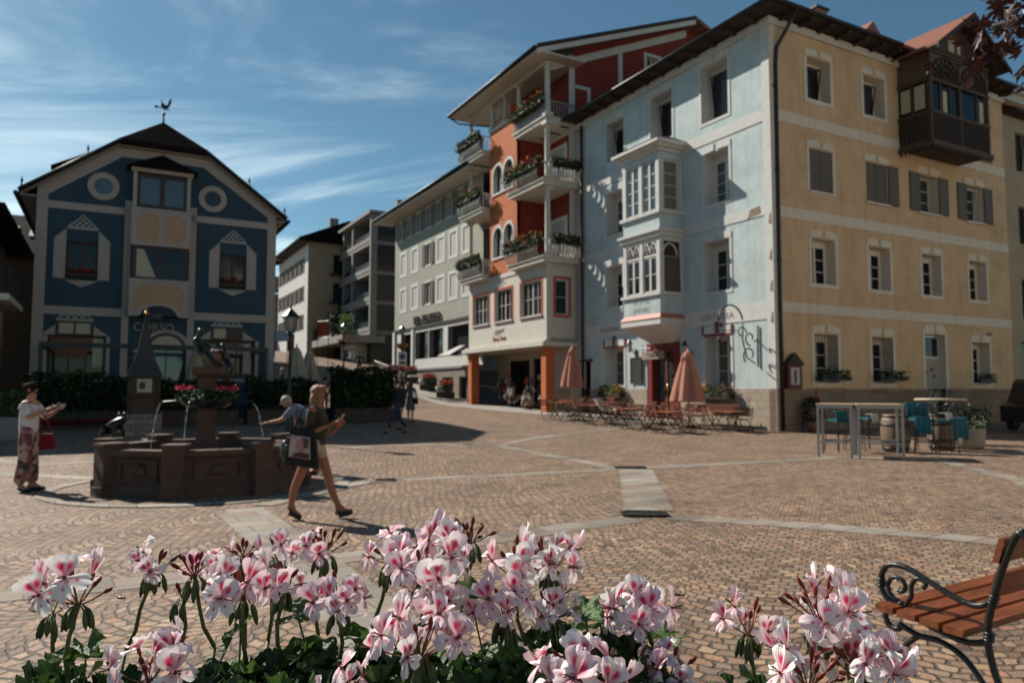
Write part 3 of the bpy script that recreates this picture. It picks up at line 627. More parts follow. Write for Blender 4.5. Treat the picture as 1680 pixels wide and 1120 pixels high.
# patched plaster scars
for pl_, y_ in [([(-1.25, 8.35), (-.55, 8.45), (-.6, 8.76), (-1.1, 8.7)], -.031)] + [([(-.2, z_), (-.04, z_ - .1), (-.05, z_ + .4), (-.14, z_ + .3)], -.041) for z_ in (8.0, 6.6, 5.4, 4.2)]: MB(FB).mat(mat('bare_plaster_scar', (.25, .2, .15), .9, .2, 5)).prism(pl_, y_ - .003, y_).build('plaster_scar', B)
# enclosed wooden balcony on the ochre side
W0, W1, WP, WZ = 7.95, 12.35, 1.45, 12.0
q = MB().mat(K['oldwood']); q.box(W0, -WP, WZ, W1, 0, WZ + .16); q.mat(mat('light_gap_backing', (.13, .088, .055), .8, .35, 3, stretch=(6, 6, 1)))  # boards paler than the timber: light behind the balusters put into the colour
q.box(W0 + .05, -WP + .03, WZ + .16, W1 - .05, -WP + .08, WZ + 1.35).box(W0 + .03, -WP + .08, WZ + .16, W0 + .08, 0, WZ + 1.35).box(W1 - .08, -WP + .08, WZ + .16, W1 - .03, 0, WZ + 1.35)
q.box(W0 + .05, -WP + .03, WZ + 2.75, W1 - .05, -WP + .08, WZ + 4.0).box(W0 + .03, -WP + .08, WZ + 2.75, W0 + .08, 0, WZ + 4.0).box(W1 - .08, -WP + .08, WZ + 2.75, W1 - .03, 0, WZ + 4.0)
bal = q.build('wooden_balcony', B)
q = MB().mat(K['oldwood2'])
for x in (W0, (W0 + W1) / 2 - .08, W1 - .16): q.box(x, -WP - .02, WZ - .1, x + .16, -WP + .14, WZ + 4.1)
for z_ in (1.35, 2.75, 4.0): q.box(W0 - .04, -WP - .05, WZ + z_ - .06, W1 + .04, -WP + .03, WZ + z_ + .06); q.box(W0 - .05, -WP, WZ + z_ - .06, W0 + .03, 0, WZ + z_ + .06)
q.box(W0 - .08, -WP - .1, WZ - .12, W1 + .08, -WP + .02, WZ + .1); q.box(W0 - .08, -WP, WZ - .12, W0, 0, WZ + .1)
q.mat(mat('dark_carved_wood', (.035, .02, .014), .75, .3, 8))
for k in range(26): q.box(W0 + .1 + k * .165, -WP - .02, WZ + .2, W0 + .20 + k * .165, -WP + .03, WZ + 1.25)   # balusters
for k in range(8): q.box(W0 - .02, -WP + .12 + k * .17, WZ + .2, W0 + .03, -WP + .21 + k * .17, WZ + 1.25)
for k in range(24): q.prism([(W0 + k * .184, WZ - .12), (W0 + k * .184 + .13, WZ - .12), (W0 + k * .184 + .065, WZ - .34)], -WP - .08, -WP - .04)
for k in range(8): q.M = TR(W0, 0, 0) @ ROTM(90); q.prism([(-WP + k * .18, WZ - .12), (-WP + k * .18 + .13, WZ - .12), (-WP + k * .18 + .065, WZ - .34)], .02, .06)
q.M = Matrix()
q.build('timber_frame', bal)
q = MB().mat(MC['dark_carved_wood'])
for c0, c1 in ((W0 + .16, (W0 + W1) / 2 - .08), ((W0 + W1) / 2 + .08, W1 - .16)):   # carved arches
    cc, hw = (c0 + c1) / 2, (c1 - c0) / 2
    for s in (1, .72, .45): q.tube([(cc + hw * s * math.cos(a), -WP - .02, WZ + 2.8 + 1.05 * s * math.sin(a)) for a in [i * PI / 10 for i in range(11)]], .045, 5)
    for k in range(9): a = PI * (k + .5) / 9; q.tube([(cc, -WP - .015, WZ + 2.8), (cc + hw * math.cos(a), -WP - .015, WZ + 2.8 + 1.05 * math.sin(a))], .03, 5)
q.build('carved_arches', bal)
q = MB().mat(mat('old_dark_glass', (.01, .01, .01), .12, .2, 3, spec=.2)); q.box(W0 + .16, -WP + .06, WZ + 1.41, W1 - .16, -WP + .08, WZ + 2.69).box(W0 + .06, -WP + .14, WZ + 1.41, W0 + .08, 0, WZ + 2.69)
q.mat(K['creamblind']); q.box(W0 + .052, -WP + .25, WZ + 1.55, W0 + .058, -WP + .72, WZ + 2.6).box(W0 + .052, -WP + .9, WZ + 1.6, W0 + .058, -.12, WZ + 2.6).box(W0 + 1.0, -WP + .05, WZ + 1.5, W0 + 1.3, -WP + .058, WZ + 2.4).box(W1 - .65, -WP + .05, WZ + 1.5, W1 - .35, -WP + .058, WZ + 2.45)
q.mat(K['oldwood2'])
for x in (W0 + .75, W0 + 1.45, W1 - .95, W1 - .3): q.box(x, -WP + .02, WZ + 1.41, x + .07, -WP + .06, WZ + 2.69)
q.box(W0 + .02, -WP + .75, WZ + 1.41, W0 + .05, -WP + .85, WZ + 2.69); q.build('balcony_glazing', bal)
xm, ze, zp = (W0 + W1) / 2, WZ + 4.0, WZ + 5.75
q = MB().mat(K['oldwood']).prism([(W0, ze), (W1, ze), (xm, zp - .1)], -WP + .0, -WP + .06); q.mat(K['creamblind']).box(xm - .75, -WP - .012, ze + .25, xm - .3, -WP - .004, ze + .95).box(xm - .15, -WP - .012, ze + .25, xm + .15, -WP - .004, ze + .85); q.mat(K['oldwood2']).box(xm - .28, -WP - .05, ze, xm - .17, -WP, zp - .4).box(W0 + .3, -WP - .06, ze + .1, W1 - .3, -WP - .01, ze + .2); q.build('gable_boards', bal)
q = MB().mat(K['redtile']); hx, hz = (W1 - W0) / 2 + .55, 1.95
q.ext([(xm, -WP - .75, zp), (xm - hx, -WP - .75, zp - hz), (xm - hx, 2.2, zp - hz), (xm, 5.0, zp)], (0, 0, .1)); q.mat(K['dkwood']).ext([(xm, -WP - .75, zp), (xm + hx, -WP - .75, zp - hz), (xm + hx, 2.2, zp - hz), (xm, 5.0, zp)], (0, 0, .1))
q.ext([(xm, -WP - .78, zp + .06), (xm - hx - .02, -WP - .78, zp - hz + .02), (xm - hx - .02, -WP - .78, zp - hz - .16), (xm, -WP - .78, zp - .14)], (0, .06, 0)).ext([(xm, -WP - .78, zp + .06), (xm + hx + .02, -WP - .78, zp - hz + .02), (xm + hx + .02, -WP - .78, zp - hz - .16), (xm, -WP - .78, zp - .14)], (0, .06, 0))
q.build('balcony_roof', bal)
# ================================================================ pale building to the right, house behind
B2 = thing('pale_building', 'pale ochre building in shade at the right edge, joined to the ochre wall', 'building', (CB[0], CB[1], 0), R(TH))
h2 = [(17.6, 12.6, 18.7, 14.6), (17.6, 8.9, 18.7, 10.8), (17.6, 5.1, 18.7, 7.1), (17.3, 1.0, 19.4, 4.0), (21, 12.6, 22.1, 14.6), (21, 8.9, 22.1, 10.8), (21, 5.1, 22.1, 7.1)]
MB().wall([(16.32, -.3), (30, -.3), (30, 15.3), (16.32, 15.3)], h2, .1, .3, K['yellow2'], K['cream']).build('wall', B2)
for h in h2: win(B2, FY, *h, .28, 'dkframe', 2 if h[1] < 2 else 1, 1, y0=.1, tilt=h[1] > 12)
MB().mat(K['dkwood']).ext([(16.62, -.5, 15.35), (30, -.5, 15.35), (30, 6, 18.2), (16.62, 6, 18.2)], (0, 0, .15)).build('roof', B2)
B3 = thing('red_and_white_house', 'taller dark red house with white cornices rising behind the pale roof at the right edge', 'building', (CB[0], CB[1], 0), R(TH))
MB().wall([(15.5, 12), (32, 12), (32, 20.6), (15.5, 20.6)], [(16.9, 16.4, 18.3, 18.2), (19.9, 16.4, 21.3, 18.2)], 6.5, .3, K['dkred'], K['cream']).build('wall', B3)
q = MB().mat(K['cream']).box(15.4, 6.0, 20.6, 32, 6.6, 21.1).box(15.4, 5.7, 21.1, 32, 6.6, 21.3).box(15.4, 6.4, 19.3, 32, 6.5, 19.7).box(15.45, 6.45, 12, 15.9, 6.5, 19.3); q.build('cornice', B3)
for u in (16.9, 19.9): win(B3, FY, u, 16.4, u + 1.4, 18.2, .2, 'frame', 2, 2, y0=6.5, sur=(.16, 'cream'))
MB().mat(K['dkwood']).box(15.3, 5.6, 21.3, 32, 12, 21.45).build('roof', B3)
B4 = thing('white_roof_terrace_house', 'low penthouse with white roof fascia behind the ridge of the ochre building', 'building', (CB[0], CB[1], 0), R(TH))
MB().mat(K['oldwood2']).box(9.2, 7.0, 16, 15.2, 12, 19.9).build('wall', B4)
q = MB().mat(mat('white_sheet_metal', (.72, .72, .70), .4, .04, 3)).box(8.8, 6.4, 19.9, 15.6, 12.4, 20.35).box(8.9, 6.6, 20.35, 15.5, 12.3, 20.6); q.build('roof_fascia', B4)
A = thing('roof_antenna', 'thin television antenna on the roof above the ochre wall', 'antenna', (0, 0, 0)); A.parent = None
A.location = (CB[0] + .876 * 11 - .482 * 7, CB[1] + .482 * 11 + .876 * 7, 20.6); A.rotation_euler.z = R(TH)
q = MB().mat(K['iron']).tube([(0, 0, 0), (0, 0, 1.5)], .03, 5); q.build('mast', A)
q = MB().mat(K['iron']).tube([(-2.2, 0, .9), (2.0, 0, 1.7)], .022, 5)
for k in range(9): q.tube([(-2.0 + k * .45, -.25, .94 + k * .086), (-2.0 + k * .45, .25, .94 + k * .086)], .012, 4)
q.tube([(1.9, 0, 1.25), (2.1, 0, 2.15)], .018, 4).tube([(-.6, 0, .2), (-.6, 0, 1.2)], .02, 4).tube([(-.9, 0, .9), (-.1, 0, .3)], .015, 4); q.build('boom', A)
# ================================================================ orange house
OB = thing('orange_house', 'orange and cream house with corner balconies and arcade beside the light blue wall', 'building', (1.82, 38.4, 0), R(TH - 90))
# local x right along facade (0 = right corner, negative left), y inward
W = 9.5; zc, z1_, z2_, z3_, ze = 4.15, 8.35, 12.45, 16.0, 19.3
q = MB(); hc = [(-8.85, 5.65, -6.7, 7.45), (-5.85, 5.65, -3.75, 7.5), (-2.75, 5.65, -.5, 7.55)]
q.wall([(-W, zc), (0, zc), (0, z1_), (-W, z1_)], hc, 0, .25, K['cream'], K['white'])
FSd = ROTM(90)     # side wall: x' = local y (inward), outward = +x
q.M = FSd; q.wall([(0, zc), (5, zc), (5, z1_), (0, z1_)], [(.55, 5.6, 1.4, 7.55)], 0, .2, K['cream'], K['white']); q.M = Matrix()
q.mat(K['cream']).box(-W, .25, zc, 0, 5.5, zc + .2)
q.build('cream_storey', OB)
for a, b__, c, d in hc: win(OB, FY, a, b__, c, d, .15, 'frame', 4, 2, sur=(.12, 'orframe'), sill='frame', fw=.06)
win(OB, FSd, .55, 5.6, 1.4, 7.55, .12, 'frame', 1, 2, sur=(.13, 'orframe'), fw=.1)
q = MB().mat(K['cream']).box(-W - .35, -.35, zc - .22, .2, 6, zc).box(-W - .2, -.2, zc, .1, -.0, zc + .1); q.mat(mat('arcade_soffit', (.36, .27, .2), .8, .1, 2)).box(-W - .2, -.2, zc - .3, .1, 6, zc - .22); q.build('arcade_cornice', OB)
for x0 in (-.48, -W): MB().mat(K['orange']).box(x0, -.05, 0, x0 + .48, .5, zc - .3).build('arcade_pillar', OB)
# shop front set back 2.8 m
q = MB(); q.wall([(-W, .2), (0, .2), (0, zc - .3), (-W, zc - .3)], [(-8.0, .6, -5.4, 3.45), (-5.0, .4, -3.6, 3.5), (-3.3, .8, -.5, 3.45)], 2.1, .15, mat('shop_frame_shade_tone', (.40, .33, .25), .7, .1, 3), K['cream'])  # wall colour darkened: the arcade's shade is put into it
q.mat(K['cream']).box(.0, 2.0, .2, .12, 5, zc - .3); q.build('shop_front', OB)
for a, b__, c, d in [(-8.0, .6, -5.4, 3.45), (-5.0, .4, -3.6, 3.5), (-3.3, .8, -.5, 3.45)]: win(OB, FY, a, b__, c, d, .1, 'dkframe', 1, 1, 'glassdark', y0=2.1, name='shop_window')
for x_, z_, w_, c_ in ((-7.4, 1.0, .7, 'creamblind'), (-6.4, 1.1, .6, 'terra'), (-2.8, 2.4, 1.0, 'creamblind'), (-2.6, 1.0, .8, 'fpurple'), (-1.5, 1.4, .6, 'creamblind'), (-4.5, 2.2, .7, 'peach')): MB().mat(K[c_]).box(x_, 2.12, z_, x_ + w_, 2.19, z_ + .32).build('window_display', OB)
# upper storeys
q = MB(); ho = []
for z in (z1_, z2_): ho += []
q.wall([(-6.55, z1_), (-3.2, z1_), (-3.2, 17.3), (-6.55, 17.3)], [(-6.1, 9.5, -4.95, 11.3), (-4.75, 9.5, -3.6, 11.3), (-6.1, 13.4, -4.95, 15.1), (-4.75, 13.4, -3.6, 15.1)], 0, .25, K['orange'], K['white'])
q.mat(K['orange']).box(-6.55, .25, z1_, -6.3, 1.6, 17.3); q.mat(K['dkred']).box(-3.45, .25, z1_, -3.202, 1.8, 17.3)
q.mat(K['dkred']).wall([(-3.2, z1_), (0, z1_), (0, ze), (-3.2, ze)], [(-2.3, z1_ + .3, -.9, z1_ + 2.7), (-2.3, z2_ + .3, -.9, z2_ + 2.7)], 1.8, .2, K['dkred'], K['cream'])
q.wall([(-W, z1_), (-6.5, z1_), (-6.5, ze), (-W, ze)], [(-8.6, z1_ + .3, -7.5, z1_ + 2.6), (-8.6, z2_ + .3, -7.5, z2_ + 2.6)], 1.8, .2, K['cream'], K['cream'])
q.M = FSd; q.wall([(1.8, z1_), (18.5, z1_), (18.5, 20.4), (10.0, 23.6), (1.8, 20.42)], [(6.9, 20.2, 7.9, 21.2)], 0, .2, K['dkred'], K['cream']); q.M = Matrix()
q.mat(K['dkred']).box(-3.2, 1.9, 17.3, -.02, 3.6, 20.0).box(-W, 1.9, 17.3, -6.5, 3.6, 20).box(-6.5, 1.4, 17.3, -3.2, 1.6, 20)
q.build('upper_walls', OB)
win(OB, FSd, 6.95, 20.25, 7.85, 21.15, .15, 'cream', 2, 2, sur=(.2, 'cream'))
for zb in (z1_, z2_):
    win(OB, FY, -2.3, zb + .3, -.9, zb + 2.7, .1, 'frame', 2, 1, sur=(.22, 'cream'), y0=1.8, name='balcony_door', gl='glassblue')
    win(OB, FY, -8.6, zb + .3, -7.5, zb + 2.6, .1, 'frame', 2, 1, sur=(.12, 'cream'), y0=1.8, name='balcony_door')
    zt = 9.5 if zb == z1_ else 13.4; zt1 = 11.3 if zb == z1_ else 15.1
    for u0, u1 in ((-6.1, -4.95), (-4.75, -3.6)):
        w_ = win(OB, FY, u0, zt, u1, zt1, .2, 'frame', 2, 1, 'glass')
        a = MB().mat(K['white']); cu = (u0 + u1) / 2; rr = (u1 - u0) / 2; zs = zt1 - .62      # round arched surround
        P0 = [(cu + rr * math.cos(t_), zs + rr * 1.05 * math.sin(t_)) for t_ in [k * PI / 10 for k in range(11)]]; P1 = [(cu + (rr + .16) * math.cos(t_), zs + (rr * 1.05 + .18) * math.sin(t_)) for t_ in [k * PI / 10 for k in range(11)]]
        for k in range(10): a.ext([(P0[k][0], -.04, P0[k][1]), (P1[k][0], -.04, P1[k][1]), (P1[k + 1][0], -.04, P1[k + 1][1]), (P0[k + 1][0], -.04, P0[k + 1][1])], (0, .05, 0))
        a.box(u0 - .13, -.04, zt, u0, .01, zs).box(u1, -.04, zt, u1 + .13, .01, zs).box(u0 - .13, -.07, zt - .12, u1 + .13, .05, zt)
        a.mat(K['orange'])
        for sg in (-1, 1):
            for k in range(5):
                t0, t1 = k * PI / 10, (k + 1) * PI / 10; x0, x1 = cu + sg * rr * math.cos(t0), cu + sg * rr * math.cos(t1)
                a.ext([(x0, -.002, zs + rr * 1.05 * math.sin(t0)), (x1, -.002, zs + rr * 1.05 * math.sin(t1)), (x1, -.002, zt1 + .02), (x0, -.002, zt1 + .02)], (0, .04, 0))
        a.build('arched_surround', w_)
q = MB().mat(K['cream']); q.box(-6.55, -.05, z1_ - .18, -3.2, .02, z1_ + .06).box(-6.6, -.06, 17.3, -3.15, .3, 17.5)
q.M = FSd; q.box(1.5, -.03, z1_ + .01, 1.85, .02, 20).box(1.9, -.03, 16.0, 2.9, .02, 16.2).box(2.7, -.03, 16.2, 2.9, .02, 18.2).box(1.9, -.03, 18.2, 2.9, .02, 18.4).box(4.85, -.03, 15, 5.15, .02, 21.3); q.M = Matrix()
q.build('cream_trim', OB)
for i, z in enumerate((z1_, z2_, z3_)):
    lab = 'balcony'
    # right corner balcony slab + curved balustrade
    top = i == 2
    q = MB().mat(K['cream']); pz = .45 if not top else .08
    q.box(-3.4, -pz, z, pz, 1.8, z + .22).box(-3.5, -pz - .08, z + .22, pz + .08, 1.8, z + .30)
    sr = q.build('balcony', OB)
    q = MB().mat(K['white'] if not top else K['steel'])
    bulge = lambda t_: .22 * math.sin(PI * (t_ ** .7)) if not top else .0
    for k in range(19):
        x = -3.35 + k * .19; q.tube([(x, -pz - bulge(t_ / 5), z + .3 + t_ * .17) for t_ in range(6)], .024, 5)
    for k in range(10):
        y = -pz + .15 + k * .19; q.tube([(pz + bulge(t_ / 5), y, z + .3 + t_ * .17) for t_ in range(6)], .062 if not top else .024, 6)
    q.tube([(-3.4, -pz, z + 1.16), (pz, -pz, z + 1.16), (pz, 1.8, z + 1.16)], .035, 6); q.build('balustrade', sr)
    if top: MB().mat(K['steel']).box(-3.35, -pz + .03, z + .3, pz - .03, -pz + .06, z + 1.1).build('railing_panel', sr)
    flowerbox(OB, FY, -3.4, pz - .05, z + 1.0, -pz - .2, ('orframe', 'fred', 'fyel'), 'dkwood', 420, .30, .50, .3)
    if not top: flowerbox(OB, FSd, .0, 1.9, z + 1.0, -pz - .2, ('fred',), 'dkwood', 420, .3, .42, .2)
    # left balcony
    q = MB().mat(K['cream']); q.box(-W - .35, -.5, z, -6.6, 1.8, z + .2).box(-W - .42, -.58, z + .2, -6.55, 1.8, z + .28); sl_ = q.build('balcony', OB)
    q = MB().mat(K['white'])
    for k in range(17): x = -W - .3 + k * .19; q.tube([(x, -.5 - (.2 * math.sin(PI * (t_ / 5) ** .7)), z + .28 + t_ * .17) for t_ in range(6)], .035, 5)
    for k in range(10): y = -.4 + k * .19; q.tube([(-6.62 , y, z + .28), (-6.62, y, z + 1.13)], .03, 5)
    q.tube([(-W - .35, 1.0, z + 1.16), (-W - .35, -.5, z + 1.16), (-6.6, -.5, z + 1.16), (-6.6, 0, z + 1.16)], .035, 6); q.mat(mat('aged_balcony_boards', (.34, .28, .22), .8, .2, 3)).box(-W - .28, -.46, z + .28, -6.66, -.44, z + 1.1); q.build('balustrade', sl_)
    flowerbox(OB, FY, -W - .35, -6.65, z + 1.02, -.68, ('orframe', 'fyel'), 'dkwood', 400, .28, .48, .25)
def column(x, y, z0, z1__, r_=.16):
    MB(TR(x, y, 0)).mat(K['cream']).box(-r_ - .07, -r_ - .07, z0, r_ + .07, r_ + .07, z0 + .18).lathe([(r_ + .04, z0 + .18), (r_, z0 + .3), (r_ * .95, (z0 + z1__) / 2), (r_ * .85, z1__ - .3), (r_ + .05, z1__ - .18)], n=12).box(-r_ - .08, -r_ - .08, z1__ - .18, r_ + .08, r_ + .08, z1__).build('column', OB)
for z0, z1__ in ((z1_ + .3, z2_), (z2_ + .3, z3_), (z3_ + .3, ze - .05)):
    column(.0, .1, z0, z1__)
    column(-W + .05, .1, z0, z1__, .13)
for x in (-3.2, -6.5): column(x, .15, 17.5, ze - .05, .14)
column(-4.9, .15, 17.5, ze - .05, .1)
# roof: eave along the front, ridge inward
q = MB().mat(K['dkwood']); ex = .9; yr = 10.0; zE = 19.45; zR = 23.75
q.ext([(-W - .9, -1.1, zE), (ex, -1.1, zE), (ex, yr, zR), (-W - .9, yr, zR)], (0, 0, .22)); q.mat(K['redtile']).ext([(-W - .9, yr, zR), (ex, yr, zR), (ex, 19, 20.2), (-W - .9, 19, 20.2)], (0, 0, .22))
q.build('roof', OB)
q = MB().mat(K['cream']); q.ext([(-W - .85, -1.05, zE - .12), (ex - .05, -1.05, zE - .12), (ex - .05, 2.0, zE - .12), (-W - .85, 2.0, zE - .12)], (0, 0, .1))
q.box(-W - .1, -.05, ze - .15, .1, .25, zE - .13); q.ext([(ex - .06, -1.08, zE - .02), (ex - .06, yr, zR - .02), (ex - .06, yr, zR - .3), (ex - .06, -1.08, zE - .3)], (.05, 0, 0))
q.ext([(0, 0, zE - .3), (0, yr, zR - .3), (0, yr, zR - .75), (0, 0, zE - .72)], (.04, 0, 0)); q.ext([(0.0, -1.05, zE - .06), (0.0, yr, zR - .05), (ex - .06, yr, zR - .05), (ex - .06, -1.05, zE - .06)], (0, 0, .04)).build('eaves_soffit', OB)
q = MB().mat(K['zinc']).tube([(-W - .9, -1.18, zE + .04), (ex, -1.18, zE + .04)], .09, 8).tube([(-W - .8, -1.15, zE - .02), (-W - .4, -.6, zE - .5), (-6.7, .0, zE - 1.6)], .05, 6); q.build('gutter', OB)
text('lettering', 'Shoes, Mode', .34, mat('red_sign_letters', (.32, .045, .03), .6, .1, 5), OB, TR(-5.3, -.012, 4.62), .012, xs=.95); text('lettering', 'Agape', .48, mat('grey_script_letters', (.33, .32, .28), .7, .1, 5), OB, TR(-5.4, -.012, 5.08) @ Matrix.Rotation(R(-6), 4, 'Y'), .006, italic=.5)
# ================================================================ grey hotel
H0 = (-3.06, 49.0)
HB = thing('grey_hotel', 'long sage grey hotel with white framed windows and brown shutters, receding up the street', 'building', (H0[0], H0[1], 0), R(TH - 90))
mid = [(-12.1, 1), (-9.5, 0), (-6.75, 2), (-4.45, 0), (-2.15, 1), (.05, 0)]
mid = [-12.15, -9.6, -6.85, -4.45, -2.2, .0]
hh = []
for u in mid:
    hh += [(u - .55, 11.1, u + .55, 12.7), (u - .55, 8.15, u + .55, 9.75)]
top_u = [-12.9, -10.9, -8.9, -6.9, -4.9, -2.9, -.9]
hh += [(u - .45, 14.0, u + .45, 15.5) for u in top_u]
MB().wall([(-14.2, 6.5), (2.5, 6.5), (2.5, 16.1), (-14.2, 16.1)], hh, 0, .15, K['sage'], K['white']).mat(K['sage']).box(-14.2, .2, 2.5, -13.9, 12, 16.1).build('wall', HB)
for j, u in enumerate(mid):
    for z0 in (11.1, 8.15):
        if j == 2: win(HB, FY, u - .55, z0, u + .55, z0 + 1.6, .1, 'frame', 2, 1, sur=(.16, 'white'), sh='LR', shm='brshutter')
        else: win(HB, FY, u - .55, z0, u + .55, z0 + 1.6, .1, 'frame', 2, 1, 'glass', sur=(.26, 'white'), sh='C', shm='wsh')
for u in top_u: win(HB, FY, u - .45, 14.0, u + .45, 15.5, .1, 'frame', 2, 1, sur=(.14, 'white'), sh='LR', shm='brshutter')
q = MB().mat(K['cream']); hg = [(-9.4, 4.0, -6.7, 6.1), (-6.6, 4.0, -3.9, 6.1), (-3.1, 4.0, 1.4, 6.1), (-12.6, 3.3, -10.2, 6.1)]
q.wall([(-14.2, 3.1), (2.5, 3.1), (2.5, 6.5), (-14.2, 6.5)], hg, 0, .5, K['white'], K['concrete']); q.build('ground_floor_wall', HB)
for h in hg: win(HB, FY, *h, .4, 'dkframe', 1, 1)
q = MB().mat(K['dkwood']).box(-14.2, -.12, 6.42, 2.5, .0, 6.55); q.mat(K['white']).box(-14.25, -.15, 2.8, -13.8, .0, 6.42).box(-10.1, -.1, 3.3, -9.65, 0, 6.42); q.build('fascia', HB)
q = MB(); q.wall([(-9.8, .2), (2.5, .2), (2.5, 3.1), (-9.8, 3.1)], [(-6.6, .9, -4.4, 2.5), (-3.4, .8, -1.6, 2.5), (-.6, .8, 1.4, 2.5)], -.25, .3, K['rubble'], K['rubble']); q.mat(K['concrete']).box(-9.9, -.35, 3.1, 2.5, 0, 3.25); q.build('stone_base', HB)
for h in [(-6.6, .9, -4.4, 2.5), (-3.4, .8, -1.6, 2.5), (-.6, .8, 1.4, 2.5)]: win(HB, FY, *h, .25, 'dkframe', 1, 1, y0=-.25)
text('hotel_name', 'VID  TONOLO', .85, mat('bronze_letters', (.13, .10, .085), .4, .15, 5, metal=.5), HB, TR(-6.9, -.12, 7.0), .06, xs=.95)
MB().mat(mat('bronze_letters', (.1, .1, .1))).box(-9.6, -.08, 6.75, -4.2, -.03, 6.79).build('sign_rail', HB)
q = MB().mat(K['dkwood']); q.ext([(-15.9, -1.4, 15.95), (3, -1.4, 15.95), (3, 6.5, 19.0), (-15.9, 6.5, 19.0)], (0, 0, .2)).ext([(-15.9, 6.5, 19.0), (3, 6.5, 19.0), (3, 14, 16), (-15.9, 14, 16)], (0, 0, .2)); q.build('roof', HB)
q = MB().mat(K['cream']).box(-15.85, -1.35, 15.8, 3, .3, 15.92); q.ext([(-15.85, .3, 15.85), (-15.85, 6.5, 18.9), (-14.2, 6.5, 18.9), (-14.2, .3, 15.85)], (0, 0, .05)); q.mat(K['sage']).M = ROTM(-90) @ Matrix(); q.M = Matrix(); q.ext([(-14.2, 0.01, 15.9), (-14.2, 6.5, 18.85), (-14.2, 12, 16.5)], (.2, 0, 0)); q.build('soffit', HB)
q = MB().mat(K['zinc']).tube([(-15.9, -1.5, 16.05), (3, -1.5, 16.05)], .09, 8)
for k in range(60): q.box(-15.8 + k * .31, -.75, 16.42, -15.7 + k * .31, -.72, 16.62)
q.build('gutter', HB)
# terrace railing beside the hotel steps
def world(Bx, x, y, z): return Bx.matrix_basis @ Vector((x, y, z)) if False else Matrix.Translation(Bx.location) @ Matrix.Rotation(Bx.rotation_euler.z, 4, 'Z') @ Vector((x, y, z))
rl = thing('stair_railing', 'pale topped metal railing of the hotel steps left of the stone base', 'railing', world(HB, -9.9, -1.6, 0), R(TH - 90))
q = MB().mat(K['iron'])
for k in range(18): x = -4.5 + k * .28; zb = 3.0 - (x + 4.5) * .16; q.tube([(x, 0, zb - .6), (x, 0, zb + 1.0)], .018, 5)
q.build('bars', rl)
MB().mat(mat('pale_handrail', (.6, .58, .52), .5, .05, 4)).tube([(-4.6, 0, 4.05), (.5, 0, 3.25)], .04, 6).build('handrail', rl)
st = thing('hotel_steps', 'low brown stone steps and ramp wall below the hotel railing', 'steps', world(HB, -9.9, -1.7, 0), R(TH - 90))
q = MB().mat(K['terra']).ext([(-5.5, 0, 1.0), (.6, 0, .7), (.6, 0, 1.9), (-5.5, 0, 3.15)], (0, 1.6, 0)); q.build('ramp_wall', st)
aw = thing('white_awning', 'small white sloping canopy between the hotel windows and the orange arcade', 'awning', world(HB, -.6, -.3, 3.6), R(TH - 90))
q = MB().mat(K['fwhite']).ext([(-1.0, -1.1, .3), (1.0, -1.1, .3), (1.0, 0, .95), (.1, 0, .95)], (0, 0, .05)); q.build('canopy', aw); MB().mat(K['steel']).tube([(.9, -1.0, .28), (.9, -.1, .28)], .02, 5).tube([(-.9, -1.05, .28), (.9, -1.05, .28)], .02, 5).build('frame', aw)
# ================================================================ blue gabled cafe house
BH = (-18.1, 27.5)
HB2 = thing('blue_gabled_house', 'dark blue gabled cafe house with beige trim and a central oriel behind the fountain', 'house', (BH[0], BH[1], 0), R(TH))
holes = [(1.0, 5.95, 2.05, 7.35), (6.55, 5.95, 7.6, 7.35), (.5, 2.2, 2.45, 3.7), (5.95, 2.2, 8.05, 3.7), (3.3, .4, 5.3, 3.3)]
out_ = [(0, .2), (8.8, .2), (8.8, 9.25), (5.8, 11.42), (2.8, 11.42), (0, 9.25)]
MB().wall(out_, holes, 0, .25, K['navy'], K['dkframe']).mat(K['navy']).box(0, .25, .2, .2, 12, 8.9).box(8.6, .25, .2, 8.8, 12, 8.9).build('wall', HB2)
q = MB().mat(K['beige']); y0, y1 = -.035, .01
q.box(-.03, y0, .2, .34, y1, 8.62).box(8.46, y0, .2, 8.83, y1, 8.62).box(.34, y0, 8.6, 3.0, y1, 8.88).box(5.4, y0, 8.6, 8.46, y1, 8.88).box(.34, y0, 4.5, 2.95, y1, 4.82).box(5.6, y0, 4.5, 8.46, y1, 4.82)
q.box(2.95, y0, .2, 3.2, y1, 9.2).box(5.35, y0, .2, 5.6, y1, 9.2).box(.34, y0, 1.95, 2.95, y1, 2.08).box(5.6, y0, 1.95, 8.46, y1, 2.08)
def rib(P, w_): # border following the verge
    for a, b__ in zip(P, P[1:]):
        (x0, z0), (x1, z1) = a, b__; q.ext([(x0, y0, z0), (x1, y0, z1), (x1, y0, z1 - w_), (x0, y0, z0 - w_)], (0, -y0 + y1 - .002, 0))
rib([(-.02, 9.36), (2.8, 11.45), (5.8, 11.45), (8.82, 9.36)], .5); q.prism([(-.03, 8.6), (.34, 8.6), (.34, 9.2), (-.03, 9.2)], y0 + .001, y1)
q.prism([(8.46, 8.6), (8.83, 8.6), (8.83, 9.2), (8.46, 9.2)], y0 + .001, y1)
q.build('beige_trim', HB2)
